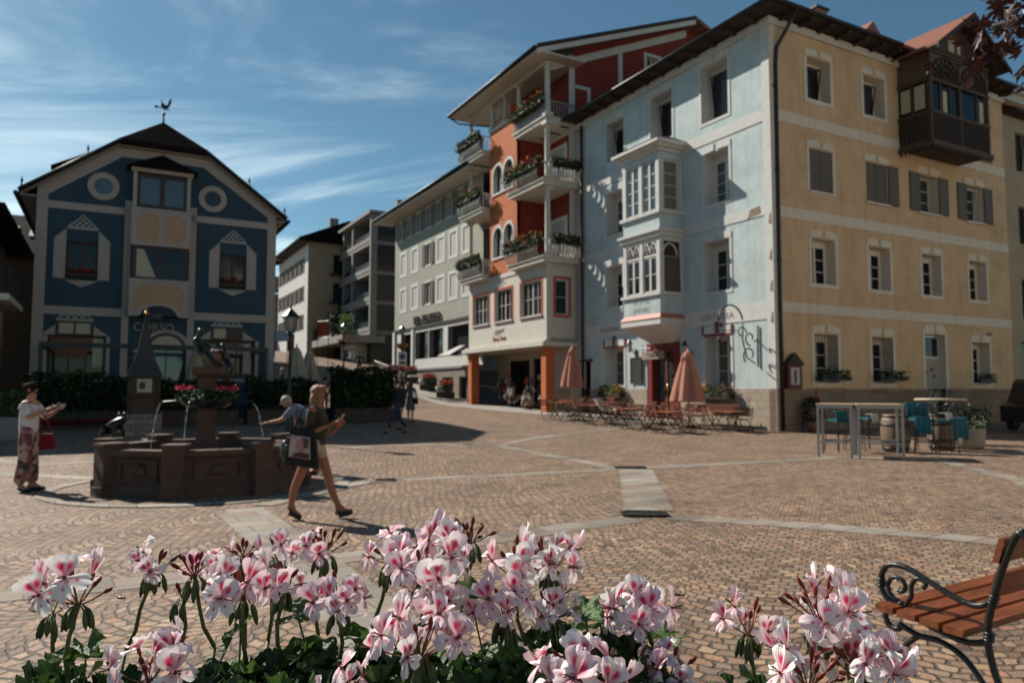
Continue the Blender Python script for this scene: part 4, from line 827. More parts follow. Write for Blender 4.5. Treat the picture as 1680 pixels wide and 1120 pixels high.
for x in (2.17, 6.2):
    o = MB(TR(x, 0, 9.65)).mat(K['beige']); P_ = lambda r_, k: (r_ * math.cos(k * PI / 12), r_ * math.sin(k * PI / 12))
    for k in range(24):
        a, b__, c, d = P_(.33, k), P_(.56, k), P_(.56, k + 1), P_(.33, k + 1); o.ext([(a[0], -.07, a[1]), (b__[0], -.07, b__[1]), (c[0], -.07, c[1]), (d[0], -.07, d[1])], (0, .1, 0))
    o = o.build('round_window', HB2); MB(TR(x, 0, 9.65)).mat(K['glass' if x > 5 else 'glassblue']).ext([(P_(.34, k)[0], -.03, P_(.34, k)[1]) for k in range(24)], (0, .02, 0)).build('pane', o)
lat = mat('lattice_grey', (.42, .40, .38), .7, .05, 5)
def lattice(B_, c, w_, z0, h_):
    q = MB().mat(lat); k = 5
    for i in range(k + 1):
        t_ = i / k; x0 = c - w_ + 2 * w_ * t_ / 1
    # diamonds: strips parallel to both sides
    for i in range(k):
        t_ = i / k
        for sg in (-1, 1):
            bx = c + sg * w_ * (1 - 2 * t_); L_ = 1 - t_ if True else 1
            x1, zz1 = c + sg * w_ * (1 - 2 * t_) - sg * w_ * (1 - t_), z0 + h_ * (1 - t_)
            q.ext([(bx - .03, -.03 - .004 * (sg > 0), z0), (bx + .03, -.03 - .004 * (sg > 0), z0), (x1 + .03, -.03 - .004 * (sg > 0), zz1), (x1 - .03, -.03 - .004 * (sg > 0), zz1)], (0, .026, 0))
    q.box(c - w_, -.045, z0 - .05, c + w_, -.003, z0 + .02); q.build('lattice_gable', B_)
for a, b__, c, d in holes[:2]:
    o = win(HB2, FY, a, b__, c, d, .14, 'dkframe', 2, 2, 'glass', fw=.08); m_ = (a + c) / 2
    s_ = MB().mat(K['beige']); s_.box(a - .42, -.03, b__ - .05, a - .02, .0, d + .1).prism([(a - .42, d + .1), (a - .02, d + .1), (a - .02, d + .5)], -.03, 0); s_.box(c + .02, -.03, b__ - .05, c + .42, .0, d + .1).prism([(c + .42, d + .1), (c + .02, d + .1), (c + .02, d + .5)], -.03, 0)
    s_.prism([(a - .05, b__ - .1), (c + .05, b__ - .1), (m_, b__ - .36)], -.03, 0); s_.build('painted_shutters', o); lattice(o, m_, .52, d + .55, .52)
    flowerbox(HB2, FY, a + .02, c - .02, b__ + .02, -.05, ('fred', 'fpink'), 'dkwood', 60, .02, .28, .4)
for i, (a, b__, c, d) in enumerate(holes[2:4]):
    o = win(HB2, FY, a, b__, c, d, .2, 'dkframe', 3, 1, 'glass', fw=.1, name='shop_window'); m_ = (a + c) / 2 - .1
    w2 = MB().mat(K['dkframe']).box(m_ - .62, -.02, 3.7, m_ + .62, .1, 4.28).mat(K['creamblind']).box(m_ - .52, -.03, 3.78, m_ - .04, -.021, 4.18)
    if i == 0: w2.box(m_ + .04, -.03, 3.78, m_ + .52, -.021, 4.18)
    w2.build('transom', o)
    MB().mat(K['beige']).prism([(m_ - 1.1, 3.72), (m_ - .64, 3.72), (m_ - .64, 4.1)], -.03, 0).prism([(m_ + 1.15, 3.72), (m_ + .64, 3.72), (m_ + .64, 4.1)], -.03, 0).box(a - .14, -.03, b__ - .1, a, 0, d).box(c, -.03, b__ - .1, c + .14, 0, d).build('surround', o); lattice(o, m_, .62, 4.32, .5)
bl = MB().mat(slats('copper_pleated_blind', (.34, .15, .05), (.12, .04, .015), .12, 0, duty=.45))
bl.ext([(.56, .1, 3.62), (2.0, .1, 3.62), (1.8, .1, 2.85), (.78, .1, 2.85)], (0, .04, 0)); bl.build('copper_blind', HB2)
MB().mat(K['creamblind']).box(2.0, .165, 2.5, 2.36, .18, 3.62).box(7.6, .165, 2.4, 7.9, .18, 3.6).box(6.2, .165, 3.1, 6.5, .18, 3.5).mat(K['fwhite']).box(6.6, .165, 2.75, 7.0, .18, 2.85).box(6.9, .165, 3.2, 7.3, .18, 3.3).box(6.5, .165, 3.3, 6.7, .18, 3.4).build('window_display', HB2)
# oriel
q = MB(); OX0, OX1, OP = 3.2, 5.3, .55
q.mat(K['peach']).box(OX0, -OP, 4.72, OX1, .1, 5.95).box(OX0, -OP, 7.35, OX1, .1, 8.8); q.mat(K['beige']).box(OX0, -OP, 8.8, OX0 + .14, .1, 10.3).box(OX1 - .14, -OP, 8.8, OX1, .1, 10.3).box(OX0 - .08, -OP - .08, 10.3, OX1 + .08, .1, 10.5)
for z0, z1, dbl in ((4.72, 5.95, 0), (7.35, 8.8, 1)):
    yy = -OP - .025; q.mat(K['beige']).box(OX0 - .03, yy, z0 + .0, OX0 + .17, -OP + .001, z1).box(OX1 - .17, yy, z0 + .0, OX1 + .03, -OP + .001, z1).box(OX0 + .17, yy, z1 - .18, OX1 - .17, -OP + .001, z1).box(OX0 - .06, yy - .03, z1 - .04, OX1 + .06, -OP, z1 + .06)
    for cx, cz in ((OX0 + .17, z1 - .18), (OX1 - .17, z1 - .18)) + (((OX0 + .17, z0 + .15), (OX1 - .17, z0 + .15)) if dbl else ()): q.prism([(cx + .17 * math.cos(k * PI / 6), cz + .17 * math.sin(k * PI / 6)) for k in range(12)], yy - .004, -OP)
    if dbl:
        m_ = (OX0 + OX1) / 2; q.box(OX0 + .17, yy, z0, OX1 - .17, -OP + .001, z0 + .15).box(m_ - .09, yy, z0 + .15, m_ + .09, -OP + .001, z1 - .18)
        for cz in (z0 + .15, z1 - .18): q.prism([(m_ + .2 * math.cos(k * PI / 6), cz + .17 * math.sin(k * PI / 6)) for k in range(12)], yy - .002, -OP)
mm_ = (OX0 + OX1) / 2
for k in range(12):      # arched lower edge of the oriel
    t0, t1 = PI * k / 12, PI * (k + 1) / 12
    P_ = lambda r_, t_: (mm_ + r_ * math.cos(t_), -OP - .06, 4.55 + r_ * .62 * math.sin(t_))
    q.mat(K['beige']).ext([P_(.66, t0), P_(.84, t0), P_(.84, t1), P_(.66, t1)], (0, .1, 0)); q.mat(mat('arch_shade_infill', (.03, .035, .045), .8, .1, 4)).ext([P_(0, t0), P_(.66, t0), P_(.66, t1)], (0, .09, 0))  # flush dark fan; shade of a recess put into its colour
q.mat(K['beige']).box(OX0 - .03, -OP - .03, 4.52, OX0 + .3, .1, 4.72).box(OX1 - .3, -OP - .03, 4.52, OX1 + .03, .1, 4.72)
q.build('oriel', HB2)
win(HB2, FY, OX0 + .05, 5.98, OX1 - .05, 7.32, .0, 'dkframe', 2, 1, 'glass', y0=-OP + .02, fw=.1, name='oriel_window'); win(HB2, FY, OX0 + .14, 8.9, OX1 - .14, 10.22, .0, 'dkframe', 2, 1, 'glassblue', y0=-OP + .02, fw=.12, name='oriel_window')
q = MB().mat(K['creamblind']).prism([(OX0 + .2, 6.1), (OX0 + .9, 6.1), (OX0 + .45, 7.2), (OX0 + .2, 7.2)], -OP + .03, -OP + .045); q.build('curtain', HB2)
for z0, z1 in ((5.98, 7.32), (8.9, 10.22)): MB().mat(K['dkframe']).box(OX0 + .02, -OP + .1, z0, OX0 + .1, .05, z1).box(OX1 - .1, -OP + .1, z0, OX1 - .02, .05, z1).build('oriel_side_frame', HB2)
q = MB().mat(K['roof']); q.add([(OX0 - .25, -OP - .3, 10.45), (OX1 + .25, -OP - .3, 10.45), (OX1 + .25, .1, 10.45), (OX0 - .25, .1, 10.45), (mm_, -.0, 11.25), (mm_, .1, 11.25)], [(0, 1, 4), (1, 2, 5, 4), (3, 0, 4, 5), (0, 3, 2, 1)]); q.build('oriel_roof', HB2)
# arched cafe window + sign
q = MB().mat(K['beige'])
for k in range(12):
    t0, t1 = PI * k / 12, PI * (k + 1) / 12; P_ = lambda r_, t_: (4.6 + r_ * math.cos(t_), -.04, 3.3 + r_ * .85 * math.sin(t_)); q.ext([P_(.74, t0), P_(.9, t0), P_(.9, t1), P_(.74, t1)], (0, .05, 0))
q.mat(K['dkframe'])
for k in range(12): q.ext([P_(.6, PI * k / 12), P_(.74, PI * k / 12), P_(.74, PI * (k + 1) / 12), P_(.6, PI * (k + 1) / 12)], (0, .045, 0))
q.mat(K['creamblind'])
for k in range(12): q.ext([(4.6, -.03, 3.3), P_(.6, PI * k / 12), P_(.6, PI * (k + 1) / 12)], (0, .035, 0))
q.build('arched_fanlight', HB2); q = win(HB2, FY, 3.3, .4, 5.3, 3.3, .15, 'dkframe', 3, 2, 'glassblue', name='cafe_door')
text('lettering', 'CORSO', .46, K['beige'], HB2, TR(4.12, -.06, 4.12), .02, xs=.95); text('lettering', 'Caffè', .28, mat('faint_script', (.22, .21, .2), .7, .1, 5), HB2, TR(4.05, -.66, 4.52), .006, italic=.35)
# roof
q = MB().mat(K['roof']); mx_ = 4.3; F0, F1 = -.36, 12.6; zt = 12.6; sl2 = .74
ez = lambda x: zt - abs(x - mx_) * sl2
L0, R0 = -.6, 9.2; hxL, hxR, hzz = 2.75, 5.85, ez(2.75)
q.ext([(L0, F0, ez(L0)), (hxL, F0, hzz), (mx_, F0 + 1.7, zt), (mx_, F1, zt), (L0, F1, ez(L0))], (0, 0, .2)); q.ext([(R0, F0, ez(R0)), (hxR, F0, hzz), (mx_, F0 + 1.7, zt), (mx_, F1, zt), (R0, F1, ez(R0))], (0, 0, .2))
q.ext([(hxL - .12, F0 - .1, hzz - .1), (hxR + .12, F0 - .1, hzz - .1), (mx_, F0 + 1.75, zt + .30)], (0, 0, .2)); q.build('roof', HB2)
q = MB().mat(K['beige']); q.ext([(L0 + .05, F0 + .05, ez(L0) - .05), (L0 + .05, 12, ez(L0) - .05), (.0, 12, ez(L0) - .05), (.0, F0 + .05, ez(L0) - .05)], (0, 0, .04)).ext([(R0 - .05, F0 + .05, ez(R0) - .05), (R0 - .05, 12, ez(R0) - .05), (8.8, 12, ez(R0) - .05), (8.8, F0 + .05, ez(R0) - .05)], (0, 0, .04))
for xa, xb in ((L0 + .05, hxL), (R0 - .05, hxR)):
    q.ext([(xa, F0 + .04, ez(xa) - .04), (xb, F0 + .04, ez(xb) - .04), (xb, 0, ez(xb) - .04), (xa, 0, ez(xa) - .04)], (0, 0, .035))
q.ext([(hxL, F0 + .04, hzz - .14), (hxR, F0 + .04, hzz - .14), (hxR, 0, hzz - .14), (hxL, 0, hzz - .14)], (0, 0, .035)); q.build('soffit', HB2)
q = MB().mat(K['zinc'])
for xa, xb in ((L0, hxL), (R0, hxR)): q.tube([(xa, F0 - .06, ez(xa) + .1), (xb, F0 - .06, ez(xb) + .1)], .08, 6)
q.tube([(L0 - .08, F0, ez(L0)), (L0 - .08, F1, ez(L0))], .09, 6).tube([(R0 + .08, F0, ez(R0)), (R0 + .08, F1, ez(R0))], .09, 6)
for x in (L0 + .1, 1.6, R0 - .1, 7.6): q.lathe([(.07, 0), (.02, .1), (.05, .2), (0, .4)], (x, F0, ez(x) + .18), 6)
q.build('verge_and_gutters', HB2)
q = MB(TR(1.1, 2.5, ez(1.1))).mat(K['roof']).ext([(-.9, 0, .55), (-.9, 2, .55), (.9, 2, 1.55), (.9, 0, 1.55)], (0, 0, .14)).mat(K['dkwood']).box(-.8, .1, -.6, -.7, 1.9, .62); q.build('roof_dormer', HB2)
# side windows/glass porch on the sunny left wall
q = MB(ROTM(0)).mat(K['frame']).box(-.06, .8, 2.0, -.01, 2.2, 7.4).box(-.06, 4, 2.0, -.01, 5.4, 7.4); q.mat(K['glassblue'])
for z in (2.2, 3.9, 5.7):
    for y in (.95, 4.15): q.box(-.075, y, z, -.055, y + 1.1, z + 1.4)
q.build('side_windows', HB2)
vb = world(HB2, mx_, F0 + 1.75, zt + .48)
V = thing('weather_vane', 'black rooster weather vane on the tip of the blue house roof', 'weather vane', vb, R(12)); V.scale = (.72,) * 3
MB().mat(K['iron']).tube([(0, 0, 0), (0, 0, .85)], [.06, .02], 6).ell((0, 0, .52), (.1, .1, .1)).build('spindle', V)
q = MB().mat(K['iron']).tube([(-.38, 0, .95), (.3, 0, .78)], .03, 5).prism([(-.5, 1.05), (-.3, .98), (-.34, .88), (-.52, .9)], -.015, .015)
q.prism([(-.18, .98), (0, .86), (.2, .86), (.3, 1.0), (.42, 1.3), (.32, 1.42), (.25, 1.3), (.22, 1.12), (.08, 1.06), (-.05, 1.2), (-.2, 1.42), (-.14, 1.2)], -.02, .02).prism([(.3, 1.38), (.46, 1.42), (.34, 1.5)], -.015, .015); q.build('rooster', V)
# ================================================================ pergola frame, hedges, shrine
PG = thing('cafe_pergola', 'thin black metal frame over the cafe terrace in front of the blue house', 'pergola', (BH[0], BH[1], 0), R(TH))
q = MB().mat(K['iron']).box(.45, -3.08, 3.11, 8.05, -2.92, 3.27).box(.45, -2.94, 3.13, .57, -.1, 3.25).box(7.93, -2.94, 3.13, 8.05, -.1, 3.25); q.build('beams', PG)
for x in (.45, 7.93): MB().mat(K['iron']).box(x, -3.06, .3, x + .12, -2.94, 3.13).build('post', PG)
def hedge(name, lab, cx, cy, L_, D_, Hh, rz, n, cat='hedge', box=True, mt=('leafd', 'leafd', 'leaf')):
    o = thing(name, lab, cat, (cx, cy, gz(cx, cy)), rz); z0 = .55 if box else 0
    if box: MB().mat(mat('dark_planter_wood', (.06, .04, .03), .7, .3, 5)).box(-L_ / 2, -D_ / 2, 0, L_ / 2, D_ / 2, z0).build('planter', o)
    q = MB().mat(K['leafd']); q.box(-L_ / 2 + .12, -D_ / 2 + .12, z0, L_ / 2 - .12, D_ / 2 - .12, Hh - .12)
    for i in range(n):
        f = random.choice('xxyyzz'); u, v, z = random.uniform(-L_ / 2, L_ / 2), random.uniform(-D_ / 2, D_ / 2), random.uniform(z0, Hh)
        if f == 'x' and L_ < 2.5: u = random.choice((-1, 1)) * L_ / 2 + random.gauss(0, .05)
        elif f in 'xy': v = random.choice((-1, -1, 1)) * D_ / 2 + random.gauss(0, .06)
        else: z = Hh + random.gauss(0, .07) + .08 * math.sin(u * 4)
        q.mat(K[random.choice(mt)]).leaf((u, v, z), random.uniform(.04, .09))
    q.build('foliage', o); return o
def bl_(x, y): v = Matrix.Rotation(R(TH), 3, 'Z') @ Vector((x, y, 0)); return BH[0] + v.x, BH[1] + v.y
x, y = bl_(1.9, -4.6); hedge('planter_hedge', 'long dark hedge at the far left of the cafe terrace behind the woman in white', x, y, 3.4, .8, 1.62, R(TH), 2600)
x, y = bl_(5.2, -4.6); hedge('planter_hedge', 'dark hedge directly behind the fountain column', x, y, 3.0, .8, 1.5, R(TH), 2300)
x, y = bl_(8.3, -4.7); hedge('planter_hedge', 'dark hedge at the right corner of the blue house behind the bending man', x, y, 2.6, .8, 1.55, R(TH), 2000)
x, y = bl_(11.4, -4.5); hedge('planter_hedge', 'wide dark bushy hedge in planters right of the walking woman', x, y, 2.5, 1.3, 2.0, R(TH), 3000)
x, y = bl_(2.1, -4.05); o = hedge('leafy_shrub', 'lighter green shrub behind the woman in white', x - .2, y - .9, .9, .5, 1.75, R(TH), 420, 'shrub', False, ('leaf', 'leaf', 'leafl'))
x, y = bl_(3.1, -5.3); o = thing('red_flower_border', 'low strip of red flowers along the foot of the left hedge', 'flowers', (x, y, gz(x, y)), R(TH))
q = MB().mat(K['dkframe']).box(-2.4, -.12, 0, 1.2, .12, .12); q.build('trough', o); q = MB()
for i in range(900): q.mat(K[random.choice(('fred', 'fred', 'fpurple', 'leafd'))]).leaf((random.uniform(-2.4, 1.2), random.gauss(0, .1), .14 + random.random() * .18), random.uniform(.03, .05))
q.build('blossoms', o)
# wayside shrine with shingle spire
sx, sy = -11.25, 22.4; SH = thing('wayside_shrine', 'small shrine tower with steep shingle spire left of the fountain column', 'shrine', (sx, sy, gz(sx, sy)), R(TH))
q = MB().mat(K['rubble']).box(-.5, -.5, -.1, .5, .5, .62).build('stone_base', SH)
MB().mat(K['oldwood2']).box(-.38, -.38, .62, .38, .38, 1.72).mat(K['dkwood']).box(-.44, -.44, .62, -.34, -.34, 1.74).box(.34, -.44, .62, .44, -.34, 1.74).box(-.44, -.44, 1.1, .44, -.38, 1.18).build('body', SH)
MB().mat(K['creamblind']).box(-.2, -.41, 1.26, .2, -.385, 1.66).mat(K['oldwood2']).prism([(-.06 + .09 * math.cos(k * PI / 5), 1.46 + .12 * math.sin(k * PI / 5)) for k in range(10)], -.418, -.41).build('picture_panel', SH)
q = MB(Matrix.Rotation(R(45), 4, 'Z')).mat(slats('grey_wood_shingles', (.055, .045, .045), (.03, .025, .025), .13, 2, duty=.3)).lathe([(.72, 1.72), (.68, 1.78), (.42, 2.2), (.25, 2.7), (.13, 3.2), (.04, 3.62)], n=4); q.build('spire', SH)
MB().mat(mat('gilded_ball', (.6, .4, .12), .3, .1, 4, metal=.9)).ell((0, 0, 3.68), (.07, .07, .07)).tube([(0, 0, 3.72), (0, 0, 3.95)], .012, 5).build('finial', SH)
# ================================================================ neighbours at the left edge
NB = thing('brown_balcony_house', 'brown wooden house with an iron balcony at the far left edge', 'house', (-20.6, 22.6, 0), R(TH))
q = MB().mat(K['yellow2']).box(0, 0, 0, 3.1, 8, 5.0).mat(K['oldwood2']).box(0, 0, 5.0, 3.1, 8, 7.6); q.build('wall', NB)
q = MB().mat(K['cream']).box(-.5, -1.0, 4.55, 4.2, 1.2, 4.75).box(3.1, 1.2, 4.55, 4.2, 3.6, 4.75); b__ = q.build('balcony', NB)
q = MB().mat(K['iron']).tube([(-.5, -1, 5.75), (4.15, -1, 5.75), (4.15, 3.5, 5.75)], .03, 5).tube([(-.5, -1, 4.9), (4.15, -1, 4.9), (4.15, 3.5, 4.9)], .02, 5)
for k in range(34): q.tube([(-.5 + k * .14, -1, 4.75), (-.5 + k * .14, -1, 5.75)], .011, 4)
for k in range(14):
    c = (.0 + k * .32, -1, 5.3); q.tube([(c[0] + .12 * math.cos(t_), -1.01, c[2] + .14 * math.sin(t_)) for t_ in [j * PI / 4 for j in range(9)]], .012, 4)
for k in range(30): q.tube([(4.15, -1 + k * .15, 4.75), (4.15, -1 + k * .15, 5.75)], .011, 4)
q.build('railing', b__)
MB().mat(K['roof']).ext([(-.6, -1.2, 7.5), (4.0, -1.2, 7.5), (4.0, 9, 7.5), (-.6, 9, 7.5)], (0, 0, .2)).build('roof', NB)
win(NB, FY, 1.6, 5.1, 2.6, 7.0, -.05, 'dkframe', 2, 1, name='balcony_door'); win(NB, FY, 1.5, 1.8, 2.7, 3.6, -.05, 'frame', 2, 2)
q = MB().mat(K['zinc']).tube([(3.2, -.1, 0), (3.2, -.1, 5.0)], .06, 6); q.build('downpipe', NB)
NB2 = thing('skylight_house', 'dark roofed house with white skylights behind the left edge of the blue house', 'house', (-29, 33, 0), R(TH))
MB().mat(K['oldwood2']).box(0, 0, 0, 8, 8, 8.2).build('wall', NB2); q = MB().mat(K['roof']).ext([(-1, -1, 8.0), (9, -1, 8.0), (9, 4, 10.8), (-1, 4, 10.8)], (0, 0, .2)).ext([(-1, 4, 10.8), (9, 4, 10.8), (9, 9, 8), (-1, 9, 8)], (0, 0, .2)); q.build('roof', NB2)
for x in (4.3, 5.7, 7.1):
    MB().mat(K['frame']).ext([(x, 1.0, 9.36), (x + .9, 1.0, 9.36), (x + .9, 2.2, 10.03), (x, 2.2, 10.03)], (0, 0, .06)).build('skylight', NB2)
# ================================================================ far street
CR = thing('concrete_apartments', 'modern grey concrete apartment block with deep dark balconies up the street', 'building', (-14.0, 72, 0), R(TH - 90))
q = MB().mat(K['concrete']); zs = [7.3, 10.3, 13.3, 16.3, 19.2]
q.box(-14, 2.9, 6.0, 0, 14, 19.2)
for z in zs: q.box(-14, 0, z - .16, 0, 2.9, z + .2)
for z in zs[:-1]: q.box(-14, -.05, z + .2, 0, .08, z + .62)
for x in (-14, -10.1, -6.6, -.4): q.box(x, -.04, 7.1, x + .4, 2.9, 19.2)
q.box(-14.2, -.3, 19.2, .3, 14, 19.5)
q.M = FSd
for z in zs: q.box(0, -.02, z - .16, 14, .3, z + .2)
q.box(0, -.05, 7, .6, .3, 19.2).box(3.9, -.05, 7, 4.2, .3, 19.2).box(8, -.05, 7, 8.3, .3, 19.2); q.M = Matrix(); q.build('frame', CR)
dk = mat('dark_balcony_glazing', (.016, .015, .015), .35, .3, 2)
for i, z in enumerate(zs[:-1]):
    for x0, x1 in ((-13.6, -10.1), (-9.7, -6.6), (-6.2, -.4)):
        w_ = MB().mat(dk).box(x0, 2.8, z + .2, x1, 2.89, z + 2.84).build('window', CR); MB().mat(K['iron']).box(x0, .1, z + .62, x1, .13, z + 1.2).build('railing', w_)
    for x0, x1 in ((.6, 3.9), (4.2, 8)):
        w_ = MB(FSd).mat(dk).box(x0, -.005, z + .2, x1, .1, z + 2.84).mat(K['oldwood2']).box(x0, -.04, z + .2, x1, -.01, z + .75).build('window', CR); MB(FSd).mat(K['creamblind']).box(x1 - .9, -.02, z + 1.0, x1 - .4, -.008, z + 2.2).build('curtain', w_)
q = MB().mat(K['concrete']).box(-17, -3.2, 6.2, 1.5, 1.0, 6.9).mat(K['cream']).box(-11, -2.6, 6.9, -5, -1.6, 7.5); q.build('terrace_canopy', CR)
q = MB().mat(K['white']).box(-6.0, -1.2, 3.0, -1.0, 1.4, 6.2).mat(K['glassblue']).box(-4.9, -1.24, 3.6, -3.7, -1.2, 5.6).box(-3.4, -1.24, 3.6, -2.2, -1.2, 5.6); q.mat(K['dkframe']).box(-6.0, -1.23, 5.6, -1.0, -1.2, 5.72).mat(dk).box(-14, -.5, 3.0, -6.2, 1.4, 6.2).box(-.9, 0, 2.5, 0, 10, 6.2); q.M = FSd; q.box(0, -.3, 2.2, 14, .2, 7); q.M = Matrix(); q.build('ground_floor', CR)
q = MB().mat(K['concrete']).box(-1.5, 3, 19.5, -.9, 3.6, 21.2).build('chimney', CR)
for i, (u, hh_, mt_) in enumerate(((-8.5, 1.4, 'leafd'), (-11, 1.1, 'leaf'), (-5.2, 2.4, 'leafd'), (-3.6, 3.0, 'leafd'), (-.6, 1.8, 'leafl'), (-12.8, .9, 'leafd'))):
    v = world(CR, u, -2.2, 6.9); o = thing('terrace_plant', ['rounded dark shrub on the terrace canopy of the concrete block', 'mid green shrub on the terrace canopy, left of the rounded dark one', 'bushy dark shrub on the terrace canopy beside the small conifer', 'tallest dark conifer on the terrace canopy', 'light green plant at the right end of the terrace canopy', 'smallest low plant at the left end of the terrace canopy'][i], 'plant', v, 0, 'plants on the terrace canopy')
    MB().mat(K['terra']).lathe([(.25, 0), (.33, .35)], n=10).build('pot', o); q = MB().mat(K[mt_])
    for k in range(420): a = random.random(); rr = (.75 if i != 3 else .75 * (1 - a) + .1) * random.random() ** .5; t_ = random.uniform(0, 2 * PI); q.leaf((rr * math.cos(t_), rr * math.sin(t_), .35 + a * hh_), random.uniform(.08, .16))
    q.build('foliage', o)
CM = thing('cream_town_house', 'cream town house with rows of brown shuttered windows left of the concrete block', 'building', (-22.5, 80, 0), R(TH - 90))
hh = [(-15 + k * 2.35, z, -14.0 + k * 2.35, z + 1.7) for k in range(6) for z in (8.4, 11.6, 14.8)]
MB().wall([(-16, 3), (0, 3), (0, 18), (-16, 18)], hh, 0, .15, K['white'], K['white']).mat(K['yellow2']).box(-.001, .02, 3, .0, .02, 3.01).build('wall', CM)
for h in hh: win(CM, FY, *h, .1, 'dkframe', 2, 1, sh='LR', shm='brshutter')
q = MB(FSd).mat(K['yellow2']); hs = [(2.8, 8.1, 5.6, 10.4), (2.8, 11.4, 5.6, 13.6), (2.8, 14.6, 5.6, 16.8)]; q.wall([(0, 3), (12, 3), (12, 18), (0, 18)], hs, .01, .4, K['yellow2'], K['yellow2']); q.build('side_wall', CM)
for h in hs:
    w_ = win(CM, FSd, *h, .3, 'dkframe', 2, 1, name='balcony_door'); q = MB(FSd).mat(K['iron']).box(h[0] - .5, -.9, h[1] - .2, h[2] + .5, 0, h[1] - .05).tube([(h[0] - .5, -.9, h[1] + .9), (h[2] + .5, -.9, h[1] + .9)], .03, 4)
    for k in range(14): q.tube([(h[0] - .5 + k * .29, -.9, h[1] - .1), (h[0] - .5 + k * .29, -.9, h[1] + .9)], .025, 4)
    q.build('balcony', w_)
q = MB().mat(K['roof']).ext([(-17, -1.2, 18), (1, -1.2, 18), (-2, 5, 21), (-14, 5, 21)], (0, 0, .25)).ext([(1, -1.2, 18), (1, 13, 18), (-2, 8, 21), (-2, 5, 21)], (0, 0, .25)).ext([(-17, -1.2, 18), (-17, 13, 18), (-14, 8, 21), (-14, 5, 21)], (0, 0, .2)); q.mat(K['dkwood']).box(-16.8, -1.0, 17.85, .9, 0, 17.95); q.build('roof', CM); MB().mat(K['concrete']).box(-7, 4, 20, -6.2, 5, 22.4).mat(K['zinc']).box(-5, 2, 19.6, -3.5, 2.2, 20.2).build('chimney', CM)
LB = thing('street_shop_house', 'low brown shop house with a white awning just right of the blue house', 'shop', (-19.6, 60, 0), R(TH))
q = MB().mat(K['oldwood2']).box(-12, 0, 2, 0, 8, 12.0).mat(K['oldwood2']).box(-12, -.1, 6.2, 0, 0, 7.4).mat(K['dkframe']).box(-2.2, -.05, 8.2, -1.2, 0, 10).box(-5.2, -.05, 8.2, -4.2, 0, 10); q.build('wall', LB)
MB().mat(K['roof']).ext([(-13, -.6, 12.0), (.5, -.6, 12.0), (-3, 4, 14.0), (-13, 4, 14.0)], (0, 0, .2)).build('roof', LB)
q = MB().mat(dk).box(-11, -.12, 2.4, -.3, -.02, 5.9); q.build('shop_windows', LB); MB().mat(K['fwhite']).ext([(-3, -1.6, 5.2), (1.2, -1.6, 5.6), (1.2, 0, 6.5), (-3, 0, 6.2)], (0, 0, .06)).build('awning', LB)
gd = mat('red_display_cloth', (.5, .035, .02), .7, .2, 3); og = mat('orange_display_cloth', (.62, .10, .03), .7, .2, 3)
for i, (X, Y, wd, hg, z, m_, lb) in enumerate(((-19.3, 57.6, 1.7, 2.0, .7, gd, 'large dark red shop goods under the white awning beside the blue house'), (-16.2, 62.5, 1.3, 1.3, 2.5, og, 'bright orange red display cloth under the terrace canopy'), (-18.2, 60, .8, 1.4, 1.2, mat('yellow_goods', (.4, .25, .1), .7, .2, 3), 'small brown goods rack left of the lamp post'))):
    o = thing('shop_display', lb, 'display', (X, Y, gz(X, Y)), R(TH - 60)); MB().mat(K['iron']).tube([(-wd / 2, 0, 0), (-wd / 2, 0, z + hg)], .03, 5).tube([(wd / 2, 0, 0), (wd / 2, 0, z + hg)], .03, 5).tube([(-wd / 2, 0, z + hg), (wd / 2, 0, z + hg)], .03, 5).build('stand', o)
    q = MB().mat(m_); n_ = 12; vs_ = [(-wd / 2 + wd * a / n_, .06 * math.sin(a * 2.1), z + hg * b__) for b__ in (0, 1) for a in range(n_ + 1)]; q.add(vs_, [(a, a + 1, a + n_ + 2, a + n_ + 1) for a in range(n_)]); q.build('cloth', o)
# row behind, closing the street
FBk = thing('pale_end_house', 'pale house closing the far end of the street behind the lamp post', 'building', (-31, 102, 0), R(20))
MB().mat(K['yellow2']).box(-8, 0, 4, 34, 9, 15).mat(dk).box(2, -.1, 7.5, 26, 0, 9.5).build('wall', FBk); MB().mat(K['roof']).ext([(-9, -1, 15), (35, -1, 15), (35, 5, 18), (-9, 5, 18)], (0, 0, .2)).build('roof', FBk)
hl = MB().mat(mat('forest_hill', (.03, .05, .02), .9, .4, .02)); n_ = 40; vs_ = []
for j in range(5):
    for i in range(n_ + 1): a = -1.2 + 2.4 * i / n_; d_ = 180 + j * 70; vs_.append((d_ * math.sin(a), d_ * math.cos(a), (0, 12, 22, 27, 0)[j] * (.75 + .25 * math.sin(a * 9 + 1) + .08 * math.sin(a * 31)) + (3 if j < 4 else -20)))
hl.add(vs_, [(j * (n_ + 1) + i, j * (n_ + 1) + i + 1, (j + 1) * (n_ + 1) + i + 1, (j + 1) * (n_ + 1) + i) for j in range(4) for i in range(n_)]); tag(hl.build('hills'), kind='structure')

